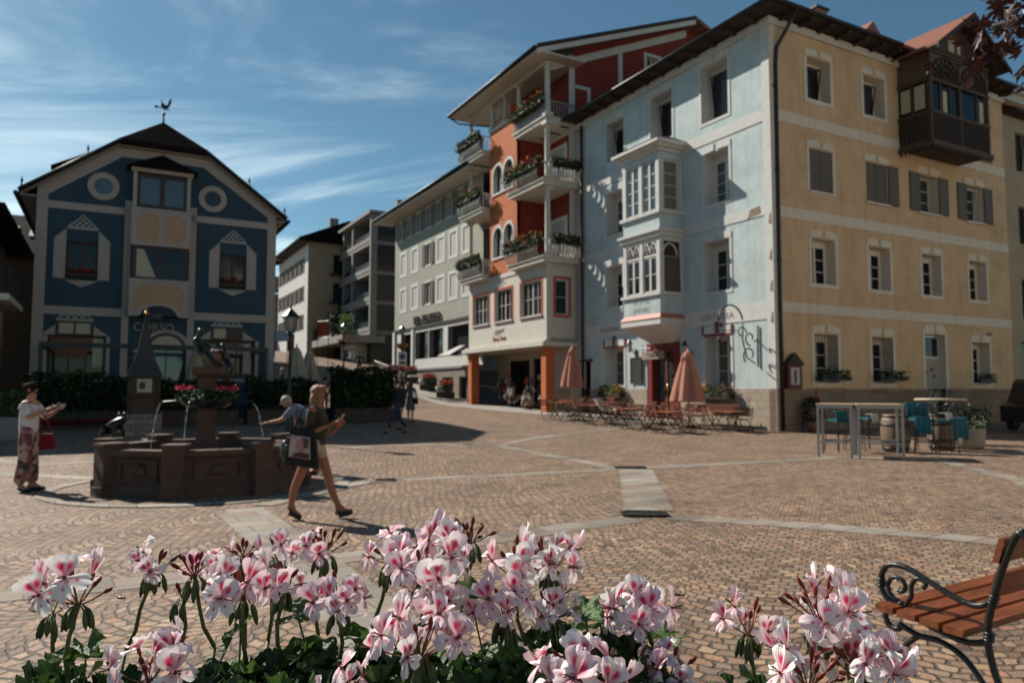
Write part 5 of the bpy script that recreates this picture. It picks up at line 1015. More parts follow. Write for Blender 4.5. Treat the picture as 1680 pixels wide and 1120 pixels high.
# sunlit houses on the near side of the square (behind and right of the viewer): they light the ochre wall, as in the place
for i in range(3):
    c = Vector((13, -3.2)) + D1 * i * 13.2; o = thing('square_house', ['sunlit white house on the near side of the square', 'sunlit cream house in the middle of the near side row', 'sunlit pale house at the far end of the near side row'][i], 'house', (c.x + D1.x * 13, c.y + D1.y * 13, 0), R(TH + 180))
    hs = [(1.2 + k * 3.0, z, 2.4 + k * 3.0, z + 1.7) for k in range(4) for z in (4.6, 8.0, 11.2)]
    q = MB(); q.wall([(0, -.3), (13, -.3), (13, 14 + i), (0, 14 + i)], hs, 0, .2, mat('sunlit_white_render', (.92, .86, .76), .85, .05, 2), K['white']).box(0, .22, 0, 13, 9, 13.9 + i); q.build('wall', o)
    for h in hs: MB().mat(K['glass']).box(h[0], .15, h[1], h[2], .2, h[3]).build('window', o)
    MB().mat(K['roof']).ext([(-.4, -.8, 14 + i), (13.0, -.8, 14 + i), (13.0, 5, 17 + i), (-.4, 5, 17 + i)], (0, 0, .2)).build('roof', o)
# ================================================================ fountain
FT = thing('fountain', 'octagonal brown stone fountain with a central column in the left of the square', 'fountain', (FC.x, FC.y, 0), 0)
RO = 1.62; ph = R(7.5)
V8 = [(RO * math.cos(ph + k * PI / 4), RO * math.sin(ph + k * PI / 4)) for k in range(8)]
q = MB().mat(K['stone'])
ring = lambda r_, z: [(r_ / RO * a, r_ / RO * b__, z) for a, b__ in V8]
def loft(q, rings):
    vs_ = [p for r_ in rings for p in r_]; q.add(vs_, [(i * 8 + k, i * 8 + (k + 1) % 8, (i + 1) * 8 + (k + 1) % 8, (i + 1) * 8 + k) for i in range(len(rings) - 1) for k in range(8)])
loft(q, [ring(RO + .08, -.1), ring(RO + .08, .12), ring(RO, .2), ring(RO - .02, .58), ring(RO + .05, .62), ring(RO + .05, .70), ring(RO - .26, .70), ring(RO - .26, .1)])
for k in range(8):      # framed relief panels
    a, b__ = Vector(V8[k]), Vector(V8[(k + 1) % 8]); d_ = (b__ - a); L_ = d_.length; an = math.atan2(d_.y, d_.x)
    q.M = TR(a.x, a.y, 0) @ Matrix.Rotation(an, 4, 'Z') @ Matrix.Scale(1, 4)
    yy = .012
    for s in (1,):
        q.box(.28, -.0, .24, L_ - .28, .03 + .0, .27).box(.28, 0, .52, L_ - .28, .03, .55).box(.28, 0, .27, .31, .03, .52).box(L_ - .31, 0, .27, L_ - .28, .03, .52)
        q.M = q.M @ TR(0, -.028, 0); q.box(.28, 0, .24, L_ - .28, .03, .27).box(.28, 0, .52, L_ - .28, .03, .55).box(.28, 0, .27, .31, .03, .52).box(L_ - .31, 0, .27, L_ - .28, .03, .52).ell((L_ / 2, .02, .4), (.12, .03, .08)).ell((L_ / 2, .02, .46), (.04, .035, .05)).ell((L_ / 2 - .1, .02, .37), (.03, .03, .06)).ell((L_ / 2 + .1, .02, .37), (.03, .03, .06))
q.M = Matrix(); bs = q.build('basin', FT)
for a, b__ in V8:
    an = math.atan2(b__, a); q = MB(TR(a, b__, 0) @ Matrix.Rotation(an, 4, 'Z')).mat(K['stone']).box(-.24, -.15, -.1, .09, .15, .755).box(-.24, -.18, -.1, .12, .18, .14); q.ext([(-.27, -.17, .755), (.11, -.17, .755), (.11, .17, .755), (-.27, .17, .755)], (0, 0, .045)); q.build('corner_post', FT)
MB().mat(K['water']).add([(a * .86, b__ * .86, .52) for a, b__ in V8], [tuple(range(8))]).build('water', FT)
q = MB(Matrix.Rotation(R(22), 4, 'Z')).mat(K['stone']).box(-.19, -.19, .1, .19, .19, .70); q.add([(-.19, -.19, .70), (.19, -.19, .70), (.19, .19, .70), (-.19, .19, .70), (-.14, -.14, .84), (.14, -.14, .84), (.14, .14, .84), (-.14, .14, .84)], [(0, 1, 5, 4), (1, 2, 6, 5), (2, 3, 7, 6), (3, 0, 4, 7)])
q.box(-.14, -.14, .84, .14, .14, 1.8).box(-.155, -.155, 1.12, .155, .155, 1.16); q.add([(-.14, -.14, 1.8), (.14, -.14, 1.8), (.14, .14, 1.8), (-.14, .14, 1.8), (-.23, -.23, 1.88), (.23, -.23, 1.88), (.23, .23, 1.88), (-.23, .23, 1.88)], [(0, 1, 5, 4), (1, 2, 6, 5), (2, 3, 7, 6), (3, 0, 4, 7)]); q.box(-.24, -.24, 1.88, .24, .24, 2.0); q.build('column', FT)
q = MB().mat(K['iron'])
for (ax, ay) in ((-.74, 0), (.72, .1), (0, -.66), (.1, .7)): q.tube([(0, 0, 1.38), (ax * .6, ay * .6, 1.42), (ax, ay, 1.40), (ax * 1.06, ay * 1.06, 1.36)], [.03, .022, .02, .018], 6)
q.lathe([(.30, 1.30), (.42, 1.40), (.43, 1.46), (.40, 1.47), (.28, 1.38), (.2, 1.35)], n=20); fb = q.build('flower_ring', FT)
q = MB()
for i in range(1100):
    a = random.uniform(0, 2 * PI); r_ = random.uniform(.2, .5); q.mat(K[random.choice(('leaf', 'leafd', 'leafd', 'leaf'))]).leaf((r_ * math.cos(a), r_ * math.sin(a), 1.45 + random.random() * .16 - max(0, r_ - .42) * .9), random.uniform(.02, .045))
q.build('leaves', fb); q = MB()
for i in range(20):
    a = random.choice((PI, 0)) + random.gauss(0, .8); r_ = random.uniform(.3, .5); c = (r_ * math.cos(a), r_ * math.sin(a), 1.6 + random.random() * .06)
    for j in range(14): q.mat(K['fpink']).leaf((c[0] + random.gauss(0, .025), c[1] + random.gauss(0, .025), c[2] + random.gauss(0, .018)), random.uniform(.014, .026), asp=.9)
q.build('blossoms', fb)
for (ax, ay, d_) in ((-.78, 0, -.16), (.76, .1, .22), (0, -.70, -.08)):
    q = MB().mat(K['jet']); P_ = []
    for i in range(13): t_ = i / 12; P_.append((ax + d_ * t_ * (1 if ax else 0) , ay + (-.16 * t_ if not ax else 0), 1.36 - .84 * t_ * t_))
    q.tube(P_, [.0055 + .004 * math.sin(i * 2.3) for i in range(13)], 6); q.build('water_jet', FT)
q = MB().mat(K['jet'])
for (ax, ay) in ((-.94, 0), (.98, .1), (0, -.86)):
    for i in range(24): a = random.uniform(0, 6.3); r_ = random.uniform(0, .09); q.ell((ax + r_ * math.cos(a), ay + r_ * math.sin(a), .53 + random.random() * .06), (.009,) * 3, 5, 4)
q.build('splash', FT)
# bronze group on the column
SC = thing('bronze_sculpture', 'dark bronze leaning figure and child over a ball on top of the fountain column', 'sculpture', (FC.x, FC.y, 2.0), 0)
P = dict(pel=((-.10, 0, .14), .085), w=((-.17, 0, .26), .07), ch=((-.22, 0, .42), .085), nk=((-.17, 0, .53), .035), hd=((-.13, 0, .60), .055), ht=((-.11, 0, .665), .04),
         sl=((-.19, .09, .46), .042), el=((-.02, .10, .34), .026), hl=((.14, .06, .22), .02), sr=((-.19, -.09, .46), .042), er=((-.03, -.11, .35), .026), hr=((.13, -.05, .21), .02),
         kl=((.08, .12, .22), .045), fl=((.16, .12, .03), .03), kr=((.06, -.14, .2), .045), fr=((.2, -.16, .02), .03), tr_=((.27, -.16, .01), .02), tl=((.23, .12, .01), .02))
P = {a: (v[0], v[1] * 1.3) for a, v in P.items()}
skin('leaning_figure', P, ['pel w ch nk hd ht', 'ch sl el hl', 'ch sr er hr', 'pel kl fl tl', 'pel kr fr tr_'], K['bronze'], SC)
MB().mat(mat('rust_brown_ball', (.16, .085, .05), .45, .2, 6)).ell((.10, 0, .17), (.17, .16, .14), 18, 12).build('ball', SC)
P = dict(pel=((.30, 0, .10), .06), ch=((.30, 0, .24), .06), nk=((.28, 0, .30), .03), hd=((.25, 0, .36), .048), ht=((.23, 0, .40), .03), sl=((.29, .07, .26), .03), hl=((.14, .07, .27), .016), sr=((.29, -.07, .26), .03), hr=((.15, -.06, .26), .016),
         kl=((.40, .06, .0), .034), fl=((.33, .07, -.22), .022), tl=((.29, .07, -.27), .016), kr=((.40, -.08, .0), .034), fr=((.36, -.1, -.20), .022), tr_=((.31, -.1, -.25), .016))
P = {a: (v[0], v[1] * 1.3) for a, v in P.items()}
skin('child_figure', P, ['pel ch nk hd ht', 'ch sl hl', 'ch sr hr', 'pel kl fl tl', 'pel kr fr tr_'], K['bronze'], SC)
# bronze frog on the rim
fp = Vector((-6.62, 12.15, .80)); FG = thing('bronze_frog', 'glossy dark bronze frog crouching on the left corner of the fountain rim', 'sculpture', fp, R(-8))
P = dict(pel=((-.10, 0, .10), .10), m=((.02, 0, .19), .125), ch=((.12, 0, .27), .10), hd=((.21, 0, .33), .085), sn=((.28, 0, .33), .045), fs=((.12, .1, .18), .035), ff=((.14, .14, .02), .02), gs=((.12, -.1, .18), .035), gf=((.14, -.14, .02), .02), ks=((-.02, .16, .14), .05), kf=((-.06, .18, .02), .02), js=((-.02, -.16, .14), .05), jf=((-.06, -.18, .02), .02))
skin('body', P, ['pel m ch hd sn', 'ch fs ff', 'ch gs gf', 'pel ks kf', 'pel js jf'], K['bronze'], FG)
MB().mat(K['bronze']).ell((.19, .06, .40), (.04, .035, .04)).ell((.19, -.06, .40), (.04, .035, .04)).build('eyes', FG)
# ================================================================ street lamps
def lamp(name, x, y, h, lab, basket=False, sign=False):
    z = gz(x, y); o = thing(name, lab, 'street lamp', (x, y, z), R(20), 'lantern street lamps'); m_ = mat('dark_green_iron', (.02, .027, .025), .4, .2, 10, metal=.3)
    MB().mat(m_).lathe([(.17, 0), (.17, .1), (.1, .22), (.09, .7), (.065, .8), (.05, 1.2), (.04, h - .75), (.09, h - .7), (.03, h - .6)], n=12).build('post', o)
    q = MB().mat(m_)
    for k in range(6):
        a = k * PI / 3; q.tube([(.1 * math.cos(a), .1 * math.sin(a), h - .62), (.2 * math.cos(a), .2 * math.sin(a), h - .18)], .012, 4)
    q.lathe([(.26, h - .2), (.25, h - .16), (.12, h - .02), (.08, h + .02), (.03, h + .06), (.02, h + .16)], n=6).lathe([(.03, h - .66), (.12, h - .62), (.1, h - .6)], n=6)
    lt = q.build('lantern', o); MB().mat(mat('milky_lantern_glass', (.30, .33, .32), .2, .08, 4, spec=.6)).lathe([(.09, h - .61), (.185, h - .2)], n=6).build('lantern_glass', lt)
    if basket:
        q = MB().mat(m_).tube([(-.45, 0, h - 1.35), (.45, 0, h - 1.35)], .02, 5).lathe([(.2, h - 1.6), (.3, h - 1.4)], (0, 0, 0), 10); b__ = q.build('basket', o); q = MB()
        for i in range(400): a = random.uniform(0, 6.3); r_ = .42 * random.random() ** .5; q.mat(K[random.choice(('leaf', 'leafd', 'fred', 'fyel', 'leaf'))]).leaf((r_ * math.cos(a), r_ * math.sin(a), h - 1.35 + random.uniform(-.15, .15)), random.uniform(.04, .07))
        q.build('flowers', b__)
    if sign:
        MB().mat(K['frame']).box(-.3, -.1, h - 2.75, .3, -.07, h - 1.75).mat(mat('sign_blue', (.02, .07, .25), .5, .05, 5)).prism([(.2 * math.cos(k * PI / 10), h - 2.1 + .2 * math.sin(k * PI / 10)) for k in range(20)], -.115, -.1).mat(K['iron']).box(-.2, -.11, h - 2.6, .2, -.1, h - 2.45).build('no_parking_sign', o)
    return o
lamp('street_lamp', -6.35, 20.9, 3.75, 'nearest and largest dark lantern lamp, beside the right corner of the blue house')
lamp('street_lamp', -12.85, 55.8, 3.9, 'small lantern lamp with flower basket in front of the white shop panel up the street', True)
lamp('street_lamp', -7.55, 50.2, 4.5, 'lantern lamp with flower basket and parking sign at the near corner of the grey hotel', True, True)
# ================================================================ closed parasols
def parasol(x, y, H_, z0, rr, m_, lab, grp):
    o = thing('closed_parasol', lab, 'parasol', (x, y, gz(x, y)), random.uniform(0, 1), grp)
    MB().mat(K['stone']).lathe([(.3, 0), (.3, .07), (.06, .1)], n=12).mat(K['paleboard']).tube([(0, 0, .08), (0, 0, H_ + .05)], .028, 8).build('pole', o)
    nn = 48; fold = lambda a, i: 1 + (.16 + .10 * math.sin(a * 3)) * math.cos(8 * a + .5 * math.sin(a * 2)) * min(1, i / 4)
    q = MB().mat(m_); hh_ = H_ - z0
    q.lathe([(rr * 1.0, z0), (rr * .98, z0 + .03 * hh_), (rr * .84, z0 + .25 * hh_), (rr * .64, z0 + .5 * hh_), (rr * .45, z0 + .72 * hh_), (rr * .36, z0 + .82 * hh_), (rr * .42, z0 + .84 * hh_), (rr * .2, z0 + .95 * hh_), (.02, H_)][::1], n=nn, wob=lambda a, i: fold(a, 8 - i))
    q.build('canopy', o); MB().mat(m_).ell((0, 0, H_ + .05), (.03, .03, .07)).build('finial', o); return o
parasol(6.95, 28.9, 3.05, 1.0, .62, K['coral'], 'large closed coral parasol in front of the tavern door', 'closed coral parasols')
parasol(2.86, 34.6, 3.3, 1.35, .50, K['coral'], 'closed coral parasol farther back beside the orange pillar', 'closed coral parasols')
parasol(-8.9, 30.2, 3.0, 1.3, .52, K['canvas'], 'closed cream parasol just right of the large lamp, left one of the pair', 'closed cream parasols')
parasol(-8.75, 31.6, 2.95, 1.3, .46, K['canvas'], 'closed cream parasol right behind its twin near the large lamp', 'closed cream parasols')
x, y = bl_(5.6, -1.6); parasol(x, y, 2.85, 1.15, .42, K['canvas'], 'closed cream parasol against the blue house behind the fountain column', 'closed cream parasols')
# ================================================================ tavern terrace
def mk_chair():
    o = thing('folding_chair', 'x', 'chair', (0, 0, 0)); fr_ = mat('dark_chair_iron', (.025, .03, .03), .5, .2, 10, metal=.3)
    q = MB().mat(fr_)
    for s in (-.2, .2):
        q.tube([(s, .24, 0), (s, -.05, .44), (s, -.22, .86)], .013, 5).tube([(s * .9, -.26, 0), (s * .9, .2, .44)], .013, 5)
    q.tube([(-.2, .2, .06), (.2, .2, .06)], .01, 4).tube([(-.18, -.22, .06), (.18, -.22, .06)], .01, 4).tube([(-.2, .2, .44), (.2, .2, .44)], .01, 4); q.build('frame', o)
    q = MB().mat(K['chairwood'])
    for k in range(6): q.box(-.21, -.2 + k * .072, .445, .21, -.145 + k * .072, .463)
    q.build('seat', o); q = MB().mat(K['chairwood'])
    for z in (.60, .70, .80): y = -.05 - (z - .44) * .405; q.box(-.215, y - .012, z, .215, y + .008, z + .06)
    q.build('backrest', o); return o
def mk_table():
    o = thing('terrace_table', 'x', 'table', (0, 0, 0)); q = MB().mat(mat('redbrown_table_top', (.40, .13, .06), .42, .15, 3, stretch=(1, 10, 1)))
    for k in range(8): q.box(-.6, -.36 + k * .0905, .72, .6, -.277 + k * .0905, .745)
    q.build('tabletop', o); fr_ = MC['dark_chair_iron']
    for s in (-.42, .42):
        MB().mat(fr_).tube([(s, -.3, 0), (s, .28, .71)], .015, 5).tube([(s, .3, 0), (s, -.28, .71)], .015, 5).tube([(s, -.3, .7), (s, .3, .7)], .012, 4).build('leg', o)
    return o
Cc = mk_chair(); Tt = mk_table(); fc = ft = True
E1 = Vector((.482, -.876)); E2 = Vector((-.876, -.482))
def wl(u, o_): p = Vector(CB) + E1 * u + E2 * o_; return p.x, p.y
rows = [(-7.4, 4.9), (-5.3, 4.6), (-3.2, 4.4), (-1.2, 4.3), (-9.6, 2.9), (-7.2, 2.4), (-4.9, 2.5), (-2.7, 2.3), (-.7, 1.9)]
tl = ['front table nearest the orange pillar', 'second front table from the orange pillar', 'front table before the large coral parasol', 'front table nearest the building corner', 'back table under the farther coral parasol', 'back table below the blackboard', 'back table before the tavern door', 'back table below the right flower box', 'back table at the sunny stone plinth']
for i, (u, o_) in enumerate(rows):
    x, y = wl(u, o_); rz = R(TH - 90) + random.uniform(-.12, .12)
    if ft: t_ = Tt; ft = False; t_.location = (x, y, gz(x, y)); t_.rotation_euler.z = rz
    else: t_ = dup(Tt, (x, y, gz(x, y)), rz)
    t_['label'] = 'red-brown slatted ' + tl[i]; t_['group'] = 'tables of the tavern terrace'
    for j, (du, dv, fz) in enumerate(((-.32, .62, PI), (.32, .62, PI), (-.32, -.62, 0), (.32, -.62, 0))):
        if i in (4, 8) and j == 3: continue
        a = rz; cx = x + du * math.cos(a) - dv * math.sin(a); cy = y + du * math.sin(a) + dv * math.cos(a)
        r2 = rz + fz + random.uniform(-.35, .35)
        c = Cc if fc else copy_tree(Cc); fc = False
        c.location = (cx, cy, gz(cx, cy)); c.rotation_euler.z = r2; c['group'] = 'folding chairs of the tavern terrace'
        c['label'] = 'slatted folding chair, ' + ('left wall side' if j == 0 else 'right wall side' if j == 1 else 'left square side' if j == 2 else 'right square side') + ' of the ' + tl[i]
for u, lab in ((-10.9, 'long red-brown slatted bench against the wall below the left tavern window'), (-2.9, 'long red-brown slatted bench against the wall below the right tavern window')):
    x, y = wl(u, .55); o = thing('wall_bench', lab, 'bench', (x, y, gz(x, y)), R(TH - 90), 'slatted benches along the tavern wall')
    for k in range(4): MB().mat(K['chairwood']).box(-1.5, -.42 + k * .105, .43, 1.5, -.335 + k * .105, .46).build('seat_slat', o)
    for k in range(3): MB().mat(K['chairwood']).box(-1.5, .02, .56 + k * .12, 1.5, .05, .65 + k * .12).build('backrest_slat', o)
    for s in (-1.3, 0, 1.3): MB().mat(K['iron']).tube([(s, -.4, 0), (s, -.38, .42), (s, .04, .42), (s, .08, .92)], .02, 5).tube([(s, .1, 0), (s, .04, .42)], .02, 5).build('leg', o)
LG = thing('white_lounger_chair', 'white reclining chair with a white tray beside the left tavern window', 'chair', (*wl(-9.3, .9), .25), R(TH - 90))
MB().mat(K['frame']).ext([(-1.0, -.25, .95), (-.35, -.25, .45), (-.35, -.25, .4), (-1.05, -.25, .92)], (0, .5, 0)).box(-.35, -.25, .4, .8, .25, .46).build('seat', LG); q = MB().mat(K['frame'])
for s in (-.3, .7): q.box(s, -.22, 0, s + .04, -.18, .4).box(s, .18, 0, s + .04, .22, .4)
q.build('legs', LG); MB().mat(K['frame']).box(.2, -.1, .46, .6, .2, .56).mat(K['leaf']).ell((.4, .05, .6), (.14, .1, .08)).build('tray', LG)
# window boxes, blackboard, lamps, iron sign on the light blue wall
for (u0, u1, lab, cs) in ((-10.95, -9.15, 'window box with dark red, green and orange plants under the left tavern window', ('fpurple', 'leafl', 'fyel')), (-3.95, -2.05, 'window box with yellow and dark red plants under the right tavern window', ('fyel', 'leafl', 'fpurple'))):
    o = thing('window_flower_box', lab, 'flower box', world(B, 0, 0, 0), R(TH)); o.location = world(B, 0, -u1 if False else -(u0 + u1) / 2, 1.25); o.rotation_euler.z = R(TH - 90)
    L_ = u1 - u0; MB().mat(K['dkwood']).box(-L_ / 2, -.42, 0, L_ / 2, -.1, .24).build('box', o); q = MB()
    for i in range(1500):
        u = random.uniform(-L_ / 2, L_ / 2); k_ = int((u / L_ + .5) * 2.999); k_ = min(2, max(0, k_ + random.choice((-1, 0, 0, 0, 1)) if random.random() < .3 else k_)); hh_ = (.42, .3, .45)[k_] * (.6 + .4 * abs(math.sin(u * 4)))
        m_ = cs[k_] if random.random() < .5 else 'leaf'; q.mat(K[m_]).leaf((u, -.28 + random.gauss(0, .12), .22 + random.uniform(-.1, hh_)), random.uniform(.03, .055))
    q.build('plants', o)
o = thing('blackboard', 'small black menu board on the light blue wall left of the tavern door', 'board', world(B, -.03, 8.3, 1.95), R(TH - 90))
MB().mat(K['board']).box(-.36, -.05, 0, .36, 0, 1.15).build('slate', o); MB().mat(K['dkwood']).box(-.42, -.07, -.05, -.36, 0, 1.2).box(.36, -.07, -.05, .42, 0, 1.2).box(-.36, -.07, 1.15, .36, 0, 1.2).prism([(-.12, 1.2), (.12, 1.2), (0, 1.38)], -.04, 0).build('frame', o)
for u, z, lab in ((-8.35, 3.3, 'wrought iron wall lantern left of the tavern door'), (-4.55, 3.0, 'wrought iron wall lantern right of the tavern door')):
    o = thing('wall_lantern', lab, 'lamp', world(B, -.03, -u, z), R(TH - 90), 'wall lanterns of the tavern')
    MB().mat(K['iron']).tube([(0, 0, .0), (0, -.18, .12), (0, -.34, .42), (0, -.4, .5)], .025, 6).lathe([(.15, .5), (.13, .55), (.05, .68), (.02, .74)], (0, -.38, 0), 6).lathe([(.05, .1), (.08, .14)], (0, -.38, 0), 6).box(-.06, -.03, -.1, .06, 0, .25).tube([(.08, -.38, .14), (.13, -.38, .5)], .012, 4).tube([(-.08, -.38, .14), (-.13, -.38, .5)], .012, 4).build('bracket', o)
    MB().mat(MC['milky_lantern_glass']).lathe([(.07, .14), (.12, .5)], (0, -.38, 0), 6).build('glass', o)
o = thing('tavern_signboard', 'wide pale sign hanging above the tavern door', 'sign', world(B, -.5, 6.55, 3.0), R(TH - 90))
MB().mat(mat('pale_signboard', (.34, .27, .2), .6, .1, 4)).box(-.75, -.03, .0, .75, .03, .36).build('board', o); MB().mat(K['iron']).tube([(-.7, 0, .36), (-.7, 0, .7)], .015, 4).tube([(.7, 0, .36), (.7, 0, .7)], .015, 4).tube([(-.95, 0, .5), (.9, 0, .5)], .03, 5).build('bracket', o)
text('sign_lettering', 'TUBLA', .26, K['dkwood'], o, TR(0, -.034, .18), .004)
o = thing('wrought_iron_sign', 'curly wrought iron hanging bracket on the light blue wall near the corner', 'sign', world(B, 0, .85, 2.6), R(TH - 90))
q = MB().mat(mat('brown_wrought_iron', (.09, .05, .04), .5, .2, 8, metal=.2)); arc = lambda cx, cz, r_, a0, a1, n_=12, k_=0: [(0, -(cx + (r_ - k_ * i) * math.cos(a0 + (a1 - a0) * i / n_)), cz + (r_ - k_ * i) * math.sin(a0 + (a1 - a0) * i / n_)) for i in range(n_ + 1)]
q.tube([(0, -.05, -.1), (0, -.05, 1.5)], .035, 6).tube([(-.0, .0, .9), (0, -.25, .9)], .03, 5)
for p_, r_ in ((arc(1.45, 1.6, .62, 0, PI * .95), .035), (arc(.55, .95, .9, PI * .0, PI * .55), .0), (arc(.5, .35, .35, -PI * .3, PI * 1.2, 16, .012), .03), (arc(.45, 1.0, .3, -PI * .5, PI * 1.1, 16, .012), .03), (arc(.9, 1.2, .25, PI, -PI * .6, 14, .01), .025)):
    if r_: q.tube(p_, r_, 6)
q.tube([(0, -.83, 1.6), (0, -.85, .9), (0, -.65, .25), (0, -.2, .02)], .03, 6).tube([(0, -2.07, 1.6), (0, -2.07, 1.0)], .018, 5).lathe([(.0, .78), (.1, .86), (.07, .95), (.02, 1.02)], (0, -2.07, 0), 8).tube([(0, -1.1, 1.25), (0, -2.4, 1.25)], .018, 5).ell((0, -1.95, 1.45), (.03, .12, .1)); q.build('scrollwork', o)
mcx = world(B, .75, -.05, 1.66); o = thing('menu_case', 'small dark red house-shaped menu case on the ochre wall beside the downpipe', 'display case', mcx, R(TH))
MB().mat(mat('dark_red_stained_wood', (.10, .025, .018), .6, .2, 6)).box(-.38, -.16, 0, .38, .0, .95).mat(K['dkwood']).prism([(-.5, .9), (.5, .9), (0, 1.35)], -.22, 0).build('case', o); MB().mat(K['fwhite']).box(-.24, -.168, .15, .24, -.162, .8).mat(K['dkwood']).box(-.06, -.172, .2, .06, -.169, .7).build('menu_sheet', o)
o = thing('wall_plant', 'tall dark potted plant with a red flower standing against the ochre wall', 'plant', (*[round(v, 2) for v in world(B, 1.35, -.5, 0)[:2]], .08), 0); MB().mat(K['terra']).lathe([(.2, 0), (.28, .35)], n=12).build('pot', o); q = MB().mat(K['leafd'])
for i in range(500): a = random.uniform(0, 6.3); z = random.random(); r_ = .42 * (1 - (z - .4) ** 2) * random.random() ** .5; q.leaf((r_ * math.cos(a), r_ * math.sin(a), .3 + z * .95), random.uniform(.04, .07))
q.mat(K['fred']).tube([(.1, 0, 1.2), (.16, 0, 1.65)], [.05, .02], 5).build('foliage', o)
# ================================================================ bar tables, barrels, stools on the right
def bartable(x, y, rz, w_, d_, lab):
    o = thing('bar_table', lab, 'table', (x, y, 0), rz, 'high bar tables'); hz_ = 1.24
    MB().mat(K['paleboard']).box(-w_ / 2 - .02, -d_ / 2 - .02, hz_, w_ / 2 + .02, d_ / 2 + .02, hz_ + .035).build('tabletop', o)
    q = MB().mat(K['steel']); a, b__ = w_ / 2, d_ / 2; q.box(-a, -b__, hz_ - .07, a, -b__ + .04, hz_).box(-a, b__ - .04, hz_ - .07, a, b__, hz_).box(-a, -b__ + .04, hz_ - .07, -a + .04, b__ - .04, hz_).box(a - .04, -b__ + .04, hz_ - .07, a, b__ - .04, hz_)
    q.box(-a + .05, -b__ + .01, .34, a - .05, -b__ + .04, .38).box(-a + .05, b__ - .04, .34, a - .05, b__ - .01, .38); q.build('frame', o)
    for sx_ in (-1, 1):
        for sy_ in (-1, 1): MB().mat(K['steel']).box(sx_ * a - (.055 if sx_ > 0 else 0), sy_ * b__ - (.055 if sy_ > 0 else 0), 0, sx_ * a + (.055 if sx_ < 0 else 0), sy_ * b__ + (.055 if sy_ < 0 else 0), hz_ - .07).build('leg', o)
bartable(7.98, 18.1, R(-28), .78, 1.15, 'left one of two high grey steel bar tables with pale top')
bartable(8.87, 17.8, R(-22), .98, 1.2, 'right one of two high grey steel bar tables, overlapping the first')
def barrel(x, y, lab, top):
    o = thing('wine_barrel', lab, 'barrel', (x, y, .02), .3, 'oak barrels used as tables'); prof = [(.29, 0), (.33, .15), (.355, .45), (.33, .78), (.29, .95)]
    MB().mat(K['barrel']).lathe(prof, n=24).build('staves', o)
    for z, r_ in ((.06, .31), (.25, .345), (.66, .345), (.88, .31)): MB().mat(K['iron']).lathe([(r_ + .008, z), (r_ + .012, z + .05)], n=24).build('hoop', o)
    if top: MB().mat(K['iron']).tube([(0, 0, .95), (0, 0, 1.30)], .05, 8).lathe([(.3, .95), (.3, .98)], n=16).build('stand', o); MB().mat(K['paleboard']).lathe([(.62, 1.31), (.62, 1.36)], n=32).build('round_top', o)
barrel(11.5, 19.7, 'oak barrel with a round pale table top on the right beside the flower trough', True)
barrel(10.0, 19.2, 'oak barrel behind the right bar table', False)
def mk_stool():
    o = thing('bar_stool', 'x', 'bar stool', (0, 0, 0)); q = MB().mat(K['iron'])
    for sx_ in (-1, 1):
        for sy_ in (-1, 1): q.tube([(sx_ * .24, sy_ * .24, 0), (sx_ * .18, sy_ * .18, .78)], .014, 5)
    for z, s in ((.28, .225), (.78, .18)): q.tube([(-s, -s, z), (s, -s, z), (s, s, z), (-s, s, z), (-s, -s, z)], .012, 5)
    q.build('frame', o); q = MB().mat(K['iron']).tube([(-.18, .18, .78), (-.19, .24, 1.12), (-.12, .26, 1.24), (.12, .26, 1.24), (.19, .24, 1.12), (.18, .18, .78)], .014, 6)
    for k in range(3): q.tube([(-.08 + k * .08, .19, .8), (-.08 + k * .08, .255, 1.23)], .009, 4)
    q.build('backrest', o); MB().mat(K['iron']).box(-.19, -.19, .78, .19, .19, .80).mat(K['teal']).box(-.185, -.185, .80, .185, .185, .85).build('cushion', o); return o
St = mk_stool(); first = True
for i, (x, y, rz, lab) in enumerate(((8.55, 19.3, .4, 'dark iron bar stool behind the left bar table'), (9.2, 19.8, -.3, 'dark iron bar stool between the bar tables and the first barrel'), (10.6, 18.9, 2.6, 'dark iron bar stool with hanging teal blanket just right of the first barrel'), (11.0, 18.7, 1.4, 'dark iron bar stool in front, left of the round barrel table'), (11.0, 20.0, .2, 'dark iron bar stool between the two barrels, at the back'), (12.4, 20.4, -.6, 'dark iron bar stool behind the round barrel table'), (9.9, 20.4, .3, 'dark iron bar stool directly behind the first barrel'))):
    c = St if first else copy_tree(St); first = False; c.location = (x, y, gz(x, y)); c.rotation_euler.z = rz; c['label'] = lab; c['group'] = 'dark bar stools with teal cushions'
def cloth(name, lab, cat, x, y, z, rz, w_, h_, m_, top=.2):
    o = thing(name, lab, cat, (x, y, z), rz); q = MB().mat(m_); n_ = 10; vs_ = []
    for a in range(n_ + 1):
        u = -w_ / 2 + w_ * a / n_; wv = .025 * math.sin(a * 1.9)
        for (yy, zz_) in ((top, 0.01), (0, .012), (-.03 + wv * .5, -h_ * .4), (-.05 + wv, -h_ * (1 + .06 * math.sin(a)))): vs_.append((u * (1 + .05 * (zz_ < -.1)), yy, zz_))
    q.add(vs_, [(a * 4 + k, a * 4 + k + 1, a * 4 + 5 + k, a * 4 + 4 + k) for a in range(n_) for k in range(3)]); q.smooth = True
    oo = q.build('drape', o); md = oo.modifiers.new('s', 'SOLIDIFY'); md.thickness = .012; return o
cloth('teal_blanket', 'folded teal blanket hanging between the barrels, left one', 'blanket', 10.45, 18.68, .92, R(-10), .34, .42, K['teal'])
cloth('teal_blanket', 'larger dark teal blanket hanging right beside the second barrel', 'blanket', 11.28, 18.55, .88, R(15), .46, .5, mat('dark_teal_fabric', (.01, .10, .13), .85, .12, 6))
